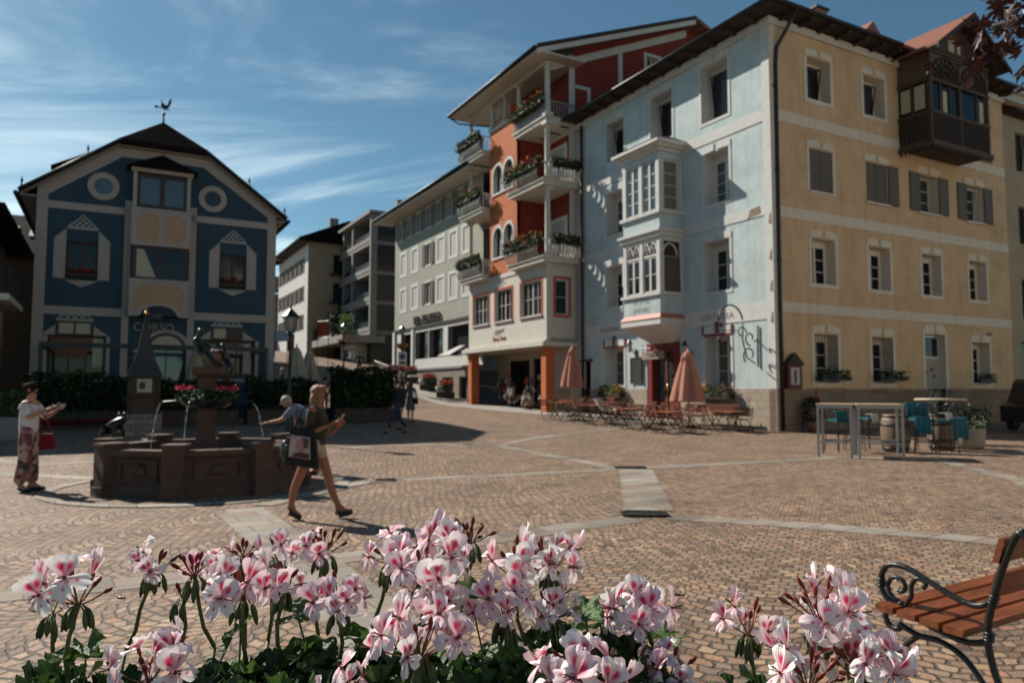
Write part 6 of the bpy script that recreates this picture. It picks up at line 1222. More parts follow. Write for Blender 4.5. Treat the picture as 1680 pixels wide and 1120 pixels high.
cloth('teal_blanket', 'teal blanket over the stool back beside the first barrel top', 'blanket', 10.55, 19.15, 1.27, R(-5), .5, .34, K['teal'])
cloth('teal_blanket', 'teal blanket hanging behind the left bar table', 'blanket', 8.52, 19.0, 1.05, R(8), .3, .26, K['teal'])
cloth('cream_cushion_cover', 'crumpled cream cloth on the stool beside the round barrel table', 'cloth', 11.05, 18.6, 1.02, R(30), .3, .16, K['fwhite'])
cloth('cream_cushion_cover', 'crumpled cream cloth hanging left of the first barrel', 'cloth', 9.35, 18.95, .98, R(20), .22, .2, K['fwhite'])
o = thing('flower_trough', 'rounded stone trough with white flowers right of the barrels', 'planter', (12.5, 20.2, .02), R(15)); MB().mat(mat('trough_concrete', (.33, .28, .22), .85, .15, 5, bump=.3)).lathe([(.36, 0), (.41, .1), (.44, .5), (.42, .56), (.36, .56), (.34, .45)], n=20).build('trough', o); q = MB()
for i in range(900): a = random.uniform(0, 6.3); r_ = .45 * random.random() ** .5; q.mat(K['leaf' if random.random() < .75 else 'fwhite']).leaf((r_ * math.cos(a), r_ * math.sin(a), .56 + random.random() * .18), random.uniform(.025, .05))
q.build('flowers', o)
for i, (x, y, hh_, lab) in enumerate(((13.0, 21.6, .8, 'dark leafy potted plant behind the white-flowered trough'), (13.7, 21.8, .7, 'dark potted plant with a few pale flowers farther right of the trough'))):
    o = thing('potted_plant', lab, 'plant', (x, y, gz(x, y)), 0, 'potted plants behind the trough'); MB().mat(K['dkframe']).lathe([(.22, 0), (.3, .4)], n=12).build('pot', o); q = MB()
    for k in range(600): a = random.uniform(0, 6.3); r_ = .45 * random.random() ** .5; q.mat(K['fwhite'] if random.random() < .04 else K['leafd']).leaf((r_ * math.cos(a), r_ * math.sin(a), .4 + random.random() * hh_), random.uniform(.03, .06))
    q.build('foliage', o)
# dark van at the right edge
VN = thing('dark_van', 'black van parked in the shade at the right edge below the pale wall', 'van', (20.9, 28.3, .05), R(TH + 180))
q = MB().mat(mat('black_paint', (.012, .012, .014), .25, .1, 3, spec=.6)); pr = [(-1.9, .35), (2.1, .35), (2.15, .95), (1.6, 1.15), (1.15, 1.85), (.9, 1.98), (-1.8, 1.98), (-1.95, 1.85)]; q.prism(pr, -.85, .85); q.build('body', VN)
q = MB().mat(K['glass']).prism([(.3, 1.2), (1.35, 1.2), (1.05, 1.8), (.3, 1.8)], -.86, .86).prism([(-1.7, 1.2), (.15, 1.2), (.15, 1.8), (-1.7, 1.8)], -.86, .86).box(-1.965, -.65, 1.25, -1.93, .65, 1.75); q.build('window', VN)
for wx in (-1.3, 1.35):
    for wy in (-.8, .8):
        w_ = MB(TR(wx, wy, .33) @ Matrix.Rotation(R(90), 4, 'X')).mat(mat('tyre', (.015, .015, .015), .8)).lathe([(.2, -.1), (.32, -.09), (.33, 0), (.32, .09), (.2, .1)], n=20).build('wheel', VN); MB(TR(wx, wy, .33) @ Matrix.Rotation(R(90), 4, 'X')).mat(K['steel']).lathe([(.2, -.09), (.05, -.11), (.05, .11), (.2, .09)], n=14).build('rim', w_)
MB().mat(K['fred']).box(-1.975, -.78, 1.0, -1.945, -.68, 1.5).box(-1.975, .68, 1.0, -1.945, .78, 1.5).build('tail_light', VN)
# hotel flower pots
for i, (u, lab) in enumerate(((-3.9, 'red geranium in a white pot, middle one before the hotel stone base'), (-.9, 'red geranium in a white pot, right one, nearest the left orange pillar'), (-7.6, 'red geranium in a white pot, left one below the hotel steps'))):
    v = world(HB, u, -1.1, 0); z = gz(v.x, v.y); o = thing('red_geranium_pot', lab, 'potted plant', (v.x, v.y, z + .02), 0, 'red geraniums in white pots at the hotel')
    MB().mat(K['oldwood2']).box(-.6, -.25, 0, .6, .25, .35).build('stand', o); MB().mat(K['fwhite']).lathe([(.16, .35), (.24, .72)], (-.45, -.1, 0), 12).build('pot', o); q = MB()
    for k in range(800): a = random.uniform(0, 6.3); r_ = .5 * random.random() ** .5; z_ = random.random(); q.mat(K['fred'] if z_ > .55 and random.random() < .7 else K['leaf']).leaf((r_ * math.cos(a) + .05, r_ * math.sin(a), .5 + z_ * .65), random.uniform(.04, .08))
    q.build('plant', o)
v = world(HB, -9.3, -1.4, 0); o = thing('pink_flower_bed', 'dark pink flowers along the hotel railing above the left pot', 'flowers', (v.x, v.y, gz(v.x, v.y)), R(TH - 90)); MB().mat(K['oldwood2']).box(-1.8, -.3, 0, 1.2, .3, .5).build('trough', o); q = MB()
for k in range(1300): q.mat(K[random.choice(('fpurple', 'fpink', 'leafd'))]).leaf((random.uniform(-1.8, 1.2), random.gauss(0, .2), .5 + random.random() * .5), random.uniform(.04, .08))
q.build('blossoms', o)
# souvenir goods under the arcade
ra = random.Random(3)
def goods(u, y, h_, lab, cols_):
    v = world(OB, u, y, 0); z = gz(v.x, v.y); o = thing('souvenir_rack', lab, 'display rack', (v.x, v.y, z), R(TH - 90), 'souvenir racks under the arcade')
    q = MB().mat(K['iron']).tube([(0, 0, 0), (0, 0, h_)], .025, 6).lathe([(.32, 0), (.32, .03)], n=10)
    for k in range(5): q.tube([(-.35, 0, .4 + k * h_ / 6), (.35, 0, .4 + k * h_ / 6)], .012, 4).tube([(0, -.3, .4 + k * h_ / 6), (0, .3, .4 + k * h_ / 6)], .012, 4)
    q.build('stand', o)
    for k in range(26):
        a = ra.uniform(0, 6.3); zz_ = .25 + ra.random() * (h_ - .4); rr = ra.uniform(.12, .36); c = (rr * math.cos(a), rr * math.sin(a), zz_)
        g_ = MB().mat(cols_[k % len(cols_)]); g_.ell(c, (ra.uniform(.06, .13), ra.uniform(.05, .1), ra.uniform(.08, .2)), 8, 6, Euler((ra.uniform(-.6, .6), ra.uniform(-.6, .6), ra.uniform(0, 3))).to_matrix()); g_.ell((c[0], c[1], c[2] + .14), (.05, .05, .06), 8, 5).build('soft_toy', o)
S1 = [mat('plush_beige', (.42, .33, .25), .9, .2, 8), mat('plush_white', (.62, .58, .52), .9, .1, 8), mat('plush_brown', (.12, .07, .05), .9, .2, 8), K['fred'], mat('plush_mauve', (.22, .13, .16), .9, .2, 8), mat('plush_grey', (.25, .22, .2), .9, .2, 8)]
goods(-8.1, 1.6, 1.7, 'dark souvenir rack at the left end of the arcade', [S1[2], S1[5], S1[4]]); goods(-6.3, 1.3, 2.1, 'tall souvenir rack with red and white toys, second from the left pillar', S1); goods(-5.6, 1.1, 1.3, 'low souvenir rack with beige soft toys left of the middle of the arcade', S1[:3]); goods(-3.9, 1.2, 2.0, 'tall crowded souvenir rack in the middle of the arcade', S1); goods(-1.5, .9, 1.9, 'souvenir rack with pink and beige toys just behind the right orange pillar', [S1[0], K['fpink'], S1[1]]); goods(-3.0, .5, .8, 'small low rack with white toys in front of the shop window', [S1[1], S1[0]])
# ================================================================ people
def person(label, x, y, h, rz, J=None, top=None, sleeve=.55, legs='trousers', legm=None, shoe=None, hairm=None, hair='short', skm='skin', hands=True, z=None, slim=1.0, fem=False):
    k = h / 1.70; o = thing('person', label, 'person', (x, y, gz(x, y) if z is None else z), rz)
    P = dict(pel=((0, 0, .93), (.125, .105)), w=((.0, 0, 1.07), (.115, .09)), ch=((0, 0, 1.25), (.135, .10)), nb=((0, 0, 1.40), .065), nk=((.012, 0, 1.455), .05), h0=((.03, 0, 1.525), .06), h1=((.03, 0, 1.59), .083), h2=((.01, 0, 1.655), .06), nz=((.118, 0, 1.575), .012), ch2=((.085, 0, 1.52), .028))
    for s, t_ in (('l', 1), ('r', -1)):
        P['s' + s] = ((0, .165 * t_, 1.375), .055); P['e' + s] = ((-.03, .21 * t_, 1.10), .04); P['w' + s] = ((.05, .2 * t_, .86), .026)
        P['g' + s] = ((0, .085 * t_, .88), .085); P['k' + s] = ((.02, .09 * t_, .49), .056); P['c' + s] = ((-.02, .09 * t_, .32), .05); P['a' + s] = ((0, .09 * t_, .09), .036); P['q' + s] = ((-.05, .09 * t_, .035), .032); P['t' + s] = ((.15, .10 * t_, .03), .03)
    for a, v in (J or {}).items(): P[a] = (v, P[a][1]) if len(v) == 3 else (v[:3], v[3])
    for s in 'lr':     # keep calf between knee and ankle
        a, b_ = Vector(P['k' + s][0]), Vector(P['a' + s][0]); P['c' + s] = (tuple(a.lerp(b_, .4) + Vector((-.02, 0, 0))), .05)
    E_ = ['pel w ch nb nk h0 h1 h2', 'h1 nz', 'h0 ch2'] + ['nb s%s e%s w%s' % (s, s, s) for s in 'lr'] + ['pel g%s k%s c%s a%s t%s' % (s,) * 1 if 0 else 'pel g{0} k{0} c{0} a{0} t{0}'.format(s) for s in 'lr'] + ['a{0} q{0}'.format(s) for s in 'lr']
    if hands:
        for s, t_ in (('l', 1), ('r', -1)):
            e_, w_ = Vector(P['e' + s][0]), Vector(P['w' + s][0]); d_ = (w_ - e_).normalized(); lat_ = d_.cross(Vector((0, 0, 1)));
            lat_ = lat_.normalized() if lat_.length > .2 else Vector((0, 1, 0)); up = lat_.cross(d_).normalized()
            pm = w_ + d_ * .055; P['p' + s] = (tuple(pm), (.034, .02)); E_.append('w%s p%s' % (s, s))
            for i in range(4):
                b_ = pm + d_ * .035 + lat_ * (.03 - .02 * i) * 1.0; L_ = (.062, .075, .07, .055)[i]
                P['f%s%da' % (s, i)] = (tuple(b_), .0095); P['f%s%db' % (s, i)] = (tuple(b_ + d_ * L_ * .55 + up * .012), .0085); P['f%s%dc' % (s, i)] = (tuple(b_ + d_ * L_ * .8 + up * .035), .007)
                E_.append('p{0} f{0}{1}a f{0}{1}b f{0}{1}c'.format(s, i))
            b_ = w_ + d_ * .03 + lat_ * .03 + up * .01; P['u%sa' % s] = (tuple(b_), .011); P['u%sb' % s] = (tuple(b_ + d_ * .04 + up * .03 + lat_ * .012), .009); E_.append('w{0} u{0}a u{0}b'.format(s))
    P = {a: (tuple(c * k for c in v[0]), tuple(c * k * slim for c in v[1]) if isinstance(v[1], tuple) else v[1] * k * slim) for a, v in P.items()}
    b_ = skin('body', P, E_, K[skm], o)
    def cl(name, ch, f, m_, add=.012, over=None):
        Q = {a: (v[0], (tuple(c * f + add for c in v[1]) if isinstance(v[1], tuple) else v[1] * f + add)) for a, v in P.items()}
        if over: Q.update(over)
        return skin(name, Q, ch, m_, o)
    mid_ = lambda a, b__, t_: tuple(Vector(P[a][0]).lerp(Vector(P[b__][0]), t_))
    if top:
        ov = {'hem': (mid_('pel', 'w', .0 if legs != 'dress' else 0), ((.135 if fem else .14) * k, .12 * k)), 'vl': (mid_('sl', 'el', sleeve * 2 if sleeve < .5 else 1) if sleeve < .5 else P['el'][0], .052 * k), 'vr': (mid_('sr', 'er', sleeve * 2) if sleeve < .5 else P['er'][0], .052 * k)}
        chs = ['hem w ch nb', 'nb sl vl', 'nb sr vr']
        if sleeve > .7: ov['xl'] = (mid_('el', 'wl', .95), .036 * k); ov['xr'] = (mid_('er', 'wr', .95), .036 * k); chs += ['vl xl', 'vr xr']
        cl('top', chs, 1.08, top, .012, ov)
    if legs in ('trousers', 'shorts', 'wide'):
        ov = {}
        for s in 'lr':
            if legs == 'shorts': ov['z' + s] = (mid_('g' + s, 'k' + s, .48), .092 * k)
            elif legs == 'wide': ov['z' + s] = (mid_('k' + s, 'a' + s, .98), .10 * k); ov['k' + s] = (P['k' + s][0], .10 * k)
            else: ov['z' + s] = (mid_('k' + s, 'a' + s, .92), .055 * k)
        cl('trousers' if legs != 'shorts' else 'shorts', ['w pel'] + ['pel g{0} z{0}'.format(s) if legs == 'shorts' else 'pel g{0} k{0} z{0}'.format(s) for s in 'lr'], 1.1, legm, .012, ov)
    elif legs == 'dress':
        MB().mat(legm).lathe([(.19 * k, .52 * k), (.185 * k, .6 * k), (.165 * k, .85 * k), (.13 * k, 1.05 * k)], n=20, wob=lambda a, i: 1 + .06 * math.sin(a * 5) * (3 - i) / 3).build('skirt', o)
    for s in 'lr':
        Q = {'a': (tuple(Vector(P['a' + s][0]) - Vector((0, 0, .01))), .052 * k), 'b': (P['q' + s][0], .046 * k), 't': (P['t' + s][0], .046 * k), 'u': (tuple(Vector(P['t' + s][0]) + (Vector(P['t' + s][0]) - Vector(P['q' + s][0])) * .15), .03 * k)}
        skin('shoe', Q, ['a b t u'], shoe or K['dkframe'], o, 1, root='b')
    hc = Vector(P['h1'][0]); M_ = hairm or mat('brown_hair', (.06, .03, .02), .8, .3, 30, spec=.1)
    q = MB().mat(M_)
    q.ell(hc + Vector((-.022, 0, .028)) * k, (.100 * k, .090 * k, .092 * k), 16, 10)
    if hair == 'bob': q.ell(hc + Vector((-.045, 0, -.08)) * k, (.075 * k, .108 * k, .145 * k), 14, 10).ell(hc + Vector((-.03, 0, -.15)) * k, (.06 * k, .095 * k, .09 * k), 12, 8).ell(hc + Vector((.04, 0, .075)) * k, (.07 * k, .07 * k, .035 * k), 12, 8).ell(hc + Vector((.0, -.07, -.03)) * k, (.055 * k, .03 * k, .1 * k), 10, 8)
    if hair == 'bun': q.ell(hc + Vector((-.1, 0, .055)) * k, (.05 * k, .05 * k, .045 * k), 12, 8)
    q.build('hair', o)
    e_ = MB().mat(K['dkframe'])
    for t_ in (-1, 1): e_.ell(hc + Vector((.078, .03 * t_, .008)) * k, (.008 * k, .014 * k, .007 * k), 8, 6)
    e_.mat(mat('lips', (.32, .09, .07), .5)).ell(hc + Vector((.088, 0, -.052)) * k, (.010 * k, .022 * k, .006 * k), 8, 6); e_.build('face_features', o)
    e_ = MB().mat(K[skm])
    for t_ in (-1, 1): e_.ell(hc + Vector((-.005, .085 * t_, -.005)) * k, (.018 * k, .012 * k, .028 * k), 8, 6)
    e_.build('ears', o); return o
def cmat(n, c, **kw): return mat(n, c, .85, .12, 14, bump=.2, bscale=30, **kw)
# woman walking with phone
J = dict(kr=(-.20, -.07, .50), ar=(-.285, -.06, .155), qr=(-.33, -.06, .12), tr=(-.17, -.06, .035), kl=(.15, .08, .51), al=(.30, .08, .12), ql=(.25, .08, .04), tl=(.44, .09, .085),
         er=(-.035, -.20, 1.09), wr=(.20, -.10, 1.19), el=(.11, .19, 1.06), wl=(.27, .04, 1.16), gr=(-.01, -.09, .90), gl=(.01, .085, .90), h1=(.04, 0, 1.585), nk=(.015, 0, 1.455))
PW = person('blonde woman in olive t-shirt and cream shorts striding right, looking at her phone', -2.46, 9.23, 1.67, R(-3), J, cmat('olive_jersey', (.045, .034, .018)), .42, 'shorts', cmat('cream_cotton', (.46, .38, .28)), mat('black_sneaker', (.02, .018, .017), .6), mat('blonde_hair', (.30, .125, .045), .5, .6, 30, stretch=(5, 5, 1), bump=.6, bscale=90), 'bob', 'skint', slim=1.04, fem=True)
pw = PW.location
def held(name, lab, cat, par, x, y, z, build): v = Matrix.Translation(par.location) @ Matrix.Rotation(par.rotation_euler.z, 4, 'Z') @ Vector((x, y, z)); o = thing(name, lab, cat, v, par.rotation_euler.z); build(o); return o
held('phone', 'phone with pinkish case held by the walking woman', 'phone', PW, .33, -.055, 1.235, lambda o: (MB(Matrix.Rotation(R(28), 4, 'Y')).mat(mat('pink_case', (.45, .2, .17), .4, .05, 5)).box(-.006, -.04, -.075, .006, .04, .075).build('case', o), MB(Matrix.Rotation(R(28), 4, 'Y')).mat(K['fwhite']).box(-.0085, -.036, -.07, -.006, .036, .07).build('screen', o)))
def tote(o):
    q = MB().mat(cmat('black_canvas', (.012, .012, .013))); n_ = 6
    q.add([(-.24, -.0, 0), (.17, -.0, -.06), (.12, .0, .46), (-.17, .0, .44), (-.24, .09, 0), (.17, .09, -.06), (.12, .06, .46), (-.17, .06, .44), (-.05, -.05, .2), (-.05, .12, .2)], [(0, 1, 8), (1, 2, 8), (2, 3, 8), (3, 0, 8), (4, 5, 9), (5, 6, 9), (6, 7, 9), (7, 4, 9), (0, 1, 5, 4), (1, 2, 6, 5), (3, 0, 4, 7)])
    q.build('bag_body', o); s_ = MB().mat(cmat('black_canvas', (.012, .012, .013))); s_.tube([(-.12, .02, .44), (-.04, .03, .66), (.03, .06, .72), (.06, .06, .66), (.09, .02, .46)], .014, 6); s_.build('strap', o)
    p = MB(); yy = -.056; p.mat(mat('print_beige', (.44, .36, .32), .7, .3, 14)).ext([(-.17, yy, .10), (.10, yy, .06), (.09, yy, .33), (-.15, yy, .36)], (0, .008, 0)); p.mat(mat('print_pink', (.48, .22, .2), .7, .3, 14)).prism([(-.02 + .07 * math.cos(a), .23 + .08 * math.sin(a)) for a in [i * PI / 6 for i in range(12)]], yy - .003, yy); p.mat(K['fpurple']).prism([(-.12, .10), (.09, .07), (.08, .13), (-.02, .15), (-.1, .14)], yy - .005, yy - .0032); p.mat(mat('print_dark', (.1, .06, .06), .7)).prism([(.02, .2), (.07, .2), (.08, .31), (.0, .33)], yy - .006, yy - .0034); p.build('print', o)
held('tote_bag', 'black canvas tote bag with pinkish printed picture on the shoulder of the walking woman', 'bag', PW, -.07, -.235, .70, tote)
def bottle(o): MB().mat(mat('glossy_black', (.02, .02, .02), .12, .1, 5, spec=.7)).ell((0, 0, 0), (.09, .05, .13), 14, 10).build('hood', o); MB().mat(K['fwhite']).ell((.01, -.05, .07), (.02, .01, .01)).build('buckle', o)
held('black_helmet_bag', 'small glossy black pouch hanging behind the tote bag of the walking woman', 'bag', PW, -.31, -.16, .86, bottle)
# woman on the left photographing
J = dict(er=(.10, -.2, 1.16), wr=(.37, -.10, 1.30), el=(.14, .2, 1.14), wl=(.38, .08, 1.27), al=(.03, .1, .09), ar=(-.06, -.1, .09), tr=(.11, -.1, .03), tl=(.20, .1, .03))
m, t, b, n, l, M_ = nodes('floral_fabric'); tcx = n('ShaderNodeTexCoord'); vo = n('ShaderNodeTexVoronoi'); vo.inputs['Scale'].default_value = 14; l(tcx.outputs['Object'], vo.inputs['Vector']); rp = n('ShaderNodeValToRGB'); rp.color_ramp.interpolation = 'CONSTANT'
for i, c in enumerate(((.40, .26, .20), (.13, .05, .05), (.44, .30, .24), (.28, .10, .10), (.05, .05, .04))):
    if i > 1: rp.color_ramp.elements.new(i / 5)
    rp.color_ramp.elements[i].position = i / 5; rp.color_ramp.elements[i].color = (*c, 1)
l(vo.outputs['Color'], rp.inputs[0]); l(rp.outputs[0], b.inputs['Base Color']); b.inputs['Roughness'].default_value = .85; floral = m
PL = person('woman in white blouse and floral trousers holding up a phone at the left edge', -7.72, 11.75, 1.72, R(4), J, cmat('white_blouse', (.74, .69, .70)), .56, 'wide', floral, mat('black_shoe', (.02, .018, .017), .6), mat('dark_hair', (.028, .013, .01), .85, .3, 30, spec=.06), 'bun', 'skin', slim=1.13, fem=True)
held('phone', 'pale phone held out by the woman in the white blouse', 'phone', PL, .50, -.01, 1.34, lambda o: MB(Matrix.Rotation(R(25), 4, 'Y')).mat(K['steel']).box(-.007, -.075, -.04, .007, .075, .04).build('case', o))
held('red_handbag', 'dark red handbag hanging at the hip of the woman in the white blouse', 'bag', PL, .2, .12, .64, lambda o: (MB().mat(cmat('dark_red_leather', (.22, .008, .018))).ext([(-.12, 0, 0), (.13, 0, .02), (.08, 0, .26), (-.07, 0, .26)], (0, .09, 0)).build('bag_body', o), MB().mat(MC['dark_red_leather']).tube([(-.06, .04, .3), (-.10, -.02, .5), (-.12, -.06, .7), (-.02, .04, .5), (.06, .04, .3)], .01, 5).build('strap', o)))
# man bending over the fountain (faces left)
J = dict(w=(.16, 0, 1.03), ch=(.34, 0, 1.15), nb=(.46, 0, 1.21), nk=(.50, 0, 1.24), h0=(.55, 0, 1.26), h1=(.60, 0, 1.30), h2=(.62, 0, 1.37), nz=(.675, 0, 1.255), ch2=(.63, 0, 1.22), sl=(.42, .17, 1.17), el=(.60, .22, .98), wl=(.86, .2, .93), sr=(.42, -.17, 1.17), er=(.45, -.22, .92), wr=(.42, -.18, .76), kl=(.06, .1, .5), kr=(.02, -.1, .5))
PM = person('grey-haired man in light blue checked shirt bending left to the fountain water jet', -3.72, 14.1, 1.80, R(182), J, cmat('blue_grey_shirt', (.17, .22, .29)), .42, 'trousers', cmat('stone_trousers', (.12, .11, .10)), None, mat('grey_hair', (.38, .33, .27), .6, .3, 30), 'short', 'skin')
# dark figure mid square
J = dict(kl=(.14, .09, .50), al=(.24, .09, .10), ql=(.2, .09, .04), tl=(.38, .09, .05), kr=(-.08, -.09, .49), ar=(-.33, -.09, .14), qr=(-.36, -.09, .09), tr=(-.22, -.09, .03), el=(-.1, .22, 1.12), er=(.04, -.22, 1.1), wr=(.12, -.18, .9))
x, y = gp(650, 711); person('man in dark jacket and jeans walking left across the shaded square', x, y, 1.78, R(180), J, cmat('black_jacket', (.014, .014, .018)), .9, 'trousers', cmat('blue_jeans', (.03, .045, .08)), None, mat('black_hair', (.01, .008, .008), .5))
x, y = gp(673, 693); person('woman in blue-grey dress with handbag standing with her back turned, right of the dark-jacketed man', x, y, 1.62, R(70), dict(el=(.05, .24, 1.12), wl=(.22, .2, 1.02), er=(-.02, -.28, 1.13), wr=(.12, -.22, 1.0)), cmat('bluegrey_dress', (.07, .10, .12)), .35, 'dress', cmat('bluegrey_dress', (.07, .10, .12)), None, mat('auburn_hair', (.13, .05, .03), .6), 'bob', fem=True)
o = thing('shoulder_bag', 'small black shoulder bag at the hip of the woman in the blue-grey dress', 'bag', (x + .2, y - .12, gz(x, y) + .72), 0); MB().mat(cmat('black_canvas', (.012, .012, .013))).ext([(-.12, 0, 0), (.12, 0, 0), (.1, 0, .24), (-.1, 0, .24)], (0, .08, 0)).tube([(-.1, .04, .22), (-.18, .02, .66), (.02, .04, .24)], .012, 5).build('bag_body', o)
person('person in dark jacket and shorts mostly hidden behind the dark-jacketed man', -3.85, 25.6, 1.7, R(160), dict(kr=(.1, -.09, .5), al=(-.1, .09, .09)), cmat('dark_blue_top', (.02, .022, .035)), .9, 'shorts', cmat('dark_shorts', (.03, .03, .035)))
person('person with white shirt under an open dark jacket standing behind the group in the shade', -6.4, 43.2, 1.75, R(-85), dict(er=(.1, -.25, 1.1)), cmat('dark_suit', (.015, .015, .02)), .9, 'trousers', cmat('dark_suit', (.015, .015, .02)))
x, y = gp(589, 615); person('man in open dark suit walking downhill in the sunny street', x, y, 1.78, R(-75), dict(el=(-.05, .32, 1.14), er=(.02, -.32, 1.14), wl=(-.02, .38, .9), wr=(.1, -.36, .92), kl=(.12, .09, .5), al=(.06, .09, .12)), cmat('dark_suit', (.015, .015, .02)), .9, 'trousers', cmat('dark_suit', (.015, .015, .02)), None, mat('brown_hair', (.06, .03, .02), .8, .3, 30, spec=.1))
person('person in lilac shirt seen from behind above the right hedge', -9.2, 36.0, 1.72, R(95), dict(er=(.0, -.26, 1.12), el=(.0, .26, 1.12)), cmat('lilac_shirt', (.34, .25, .30)), .42, 'trousers', cmat('tan_trousers', (.25, .13, .07)), None, None)
person('person in black t-shirt standing right of the cream parasols', -10.0, 35.2, 1.78, R(120), None, cmat('black_tshirt', (.014, .014, .016)), .42, 'trousers', cmat('dark_suit', (.015, .015, .02)), None, None)
person('seated-looking person in pale blue top at the shops left of the large lamp', -14.9, 47.5, 1.6, R(60), None, cmat('paleblue_top', (.2, .24, .3)), .42, 'trousers', cmat('dark_suit', (.015, .015, .02)), None, None)
# dark terrace furniture behind the hedge
for i, (x, y, lab) in enumerate(((-9.6, 31.5, 'dark cafe table under the cream parasols'), (-7.9, 32.4, 'dark cafe table right of the cream parasols'), (-11.0, 33.8, 'dark cafe table left of the black-shirted person'))):
    o = thing('cafe_table', lab, 'table', (x, y, gz(x, y)), .3, 'dark cafe tables behind the hedge'); MB().mat(K['dkframe']).lathe([(.42, .74), (.42, .77)], n=20).build('tabletop', o); MB().mat(K['iron']).lathe([(.22, 0), (.2, .03), (.03, .06), (.03, .74)], n=10).build('base', o)
x, y = gp(16, 722); o = thing('stone_planter', 'pale concrete planter block with green shrub at the far left edge', 'planter', (x - .3, y + .3, gz(x, y)), R(20)); MB().mat(K['concrete']).ext([(-.9, -.4, 0), (.5, -.4, 0), (.5, .4, 0), (-.9, .4, 0)], (0, 0, .62)).build('block', o); q = MB()
for i in range(900): q.mat(K[random.choice(('leaf', 'leafd', 'leafl'))]).leaf((random.uniform(-.9, .4), random.gauss(0, .25), .62 + random.random() * .75), random.uniform(.03, .07))
q.build('shrub', o)
# ================================================================ bench
BN = thing('park_bench', 'wooden slatted bench with black scrolled iron arm at the lower right corner', 'bench', (2.27, 3.52, 0), math.atan2(.50, -.30))
# local x: back (0) -> front (+), local y: along the bench (negative = away to the right)
ir = mat('hammered_black_iron', (.022, .022, .022), .34, .25, 30, metal=.4, spec=.6, bump=.15, bscale=60)
def frame(yy):
    q = MB(TR(0, yy, 0)).mat(ir); T_ = lambda P_, r_: q.tube([(a, 0, b_) for a, b_ in P_], r_, 10)
    def bez(pts, n_=10):
        out = []; m_ = len(pts)
        for i in range(m_ - 1):
            p0, p1, p2, p3 = [Vector(pts[min(max(j, 0), m_ - 1)]) for j in (i - 1, i, i + 1, i + 2)]
            for k in range(n_): t_ = k / n_; out.append(.5 * ((2 * p1) + (p2 - p0) * t_ + (2 * p0 - 5 * p1 + 4 * p2 - p3) * t_ ** 2 + (3 * p1 - p0 - 3 * p2 + p3) * t_ ** 3))
        out.append(Vector(pts[-1])); return out
    sp_ = lambda cx, cz, r0, r1, a0, a1, n_=22: [(cx + (r0 + (r1 - r0) * i / n_) * math.cos(a0 + (a1 - a0) * i / n_), cz + (r0 + (r1 - r0) * i / n_) * math.sin(a0 + (a1 - a0) * i / n_)) for i in range(n_ + 1)]
    T_(bez([(-.10, .94), (-.14, .965), (-.16, .94), (-.135, .91), (-.09, .93), (-.03, .80), (.02, .64), (.06, .48), (.06, .36), (.02, .2), (-.06, 0)]), .0175)
    T_(bez([(.03, .60), (.10, .555), (.20, .565), (.34, .62), (.46, .665), (.56, .655), (.60, .58), (.585, .50), (.52, .455), (.46, .47)]) + [], .0155)
    T_(sp_(.50, .555, .075, .018, -PI * .5, PI * 1.6), .012); T_(bez([(.47, .47), (.435, .52), (.43, .58), (.40, .62), (.355, .605), (.37, .575)]), .012)
    T_(bez([(.055, .40), (.16, .365), (.30, .385), (.44, .42), (.54, .43), (.58, .39), (.56, .34), (.51, .335), (.50, .37)]), .0155)
    T_(bez([(.50, .36), (.40, .33), (.28, .33), (.16, .27), (.06, .14), (.0, .02)]), .015); T_(bez([(.40, .33), (.48, .25), (.54, .12), (.58, 0)]), .015)
    for c, d_ in (((.03, .60), (-.35, 1)), ((.057, .42), (-.1, 1)), ((.598, .56), (0, 1)), ((.485, .46), (.3, 1))):
        v = Vector(d_).normalized() * .012
        for s in (-1.4, 0, 1.4): q.tube([(c[0] + v.x * s - v.x * .4, 0, c[1] + v.y * s - v.y * .4), (c[0] + v.x * s + v.x * .4, 0, c[1] + v.y * s + v.y * .4)], .024, 10)
    q.build('iron_frame', BN)
frame(-.06); frame(-1.62)
wd = mat('bench_wood', (.17, .045, .017), .36, .35, 2.2, stretch=(14, 1, 14), c2=(.30, .085, .03), bump=.15, bscale=20, spec=.5)
for k in range(4): x = .12 + k * .118; z = .415 + .012 * k * .5; MB().mat(wd).ext([(x, -1.7, z), (x + .095, -1.7, z + .003), (x + .095, -1.7, z + .036), (x, -1.7, z + .034)], (0, 1.75, 0)).build('seat_slat', BN)
for z, x in ((.60, .045), (.78, -.008)): MB().mat(wd).ext([(x, -1.7, z), (x + .03, -1.7, z), (x - .005, -1.7, z + .12), (x - .035, -1.7, z + .12)], (0, 1.66 if z > .7 else 1.6, 0)).build('backrest_board', BN)
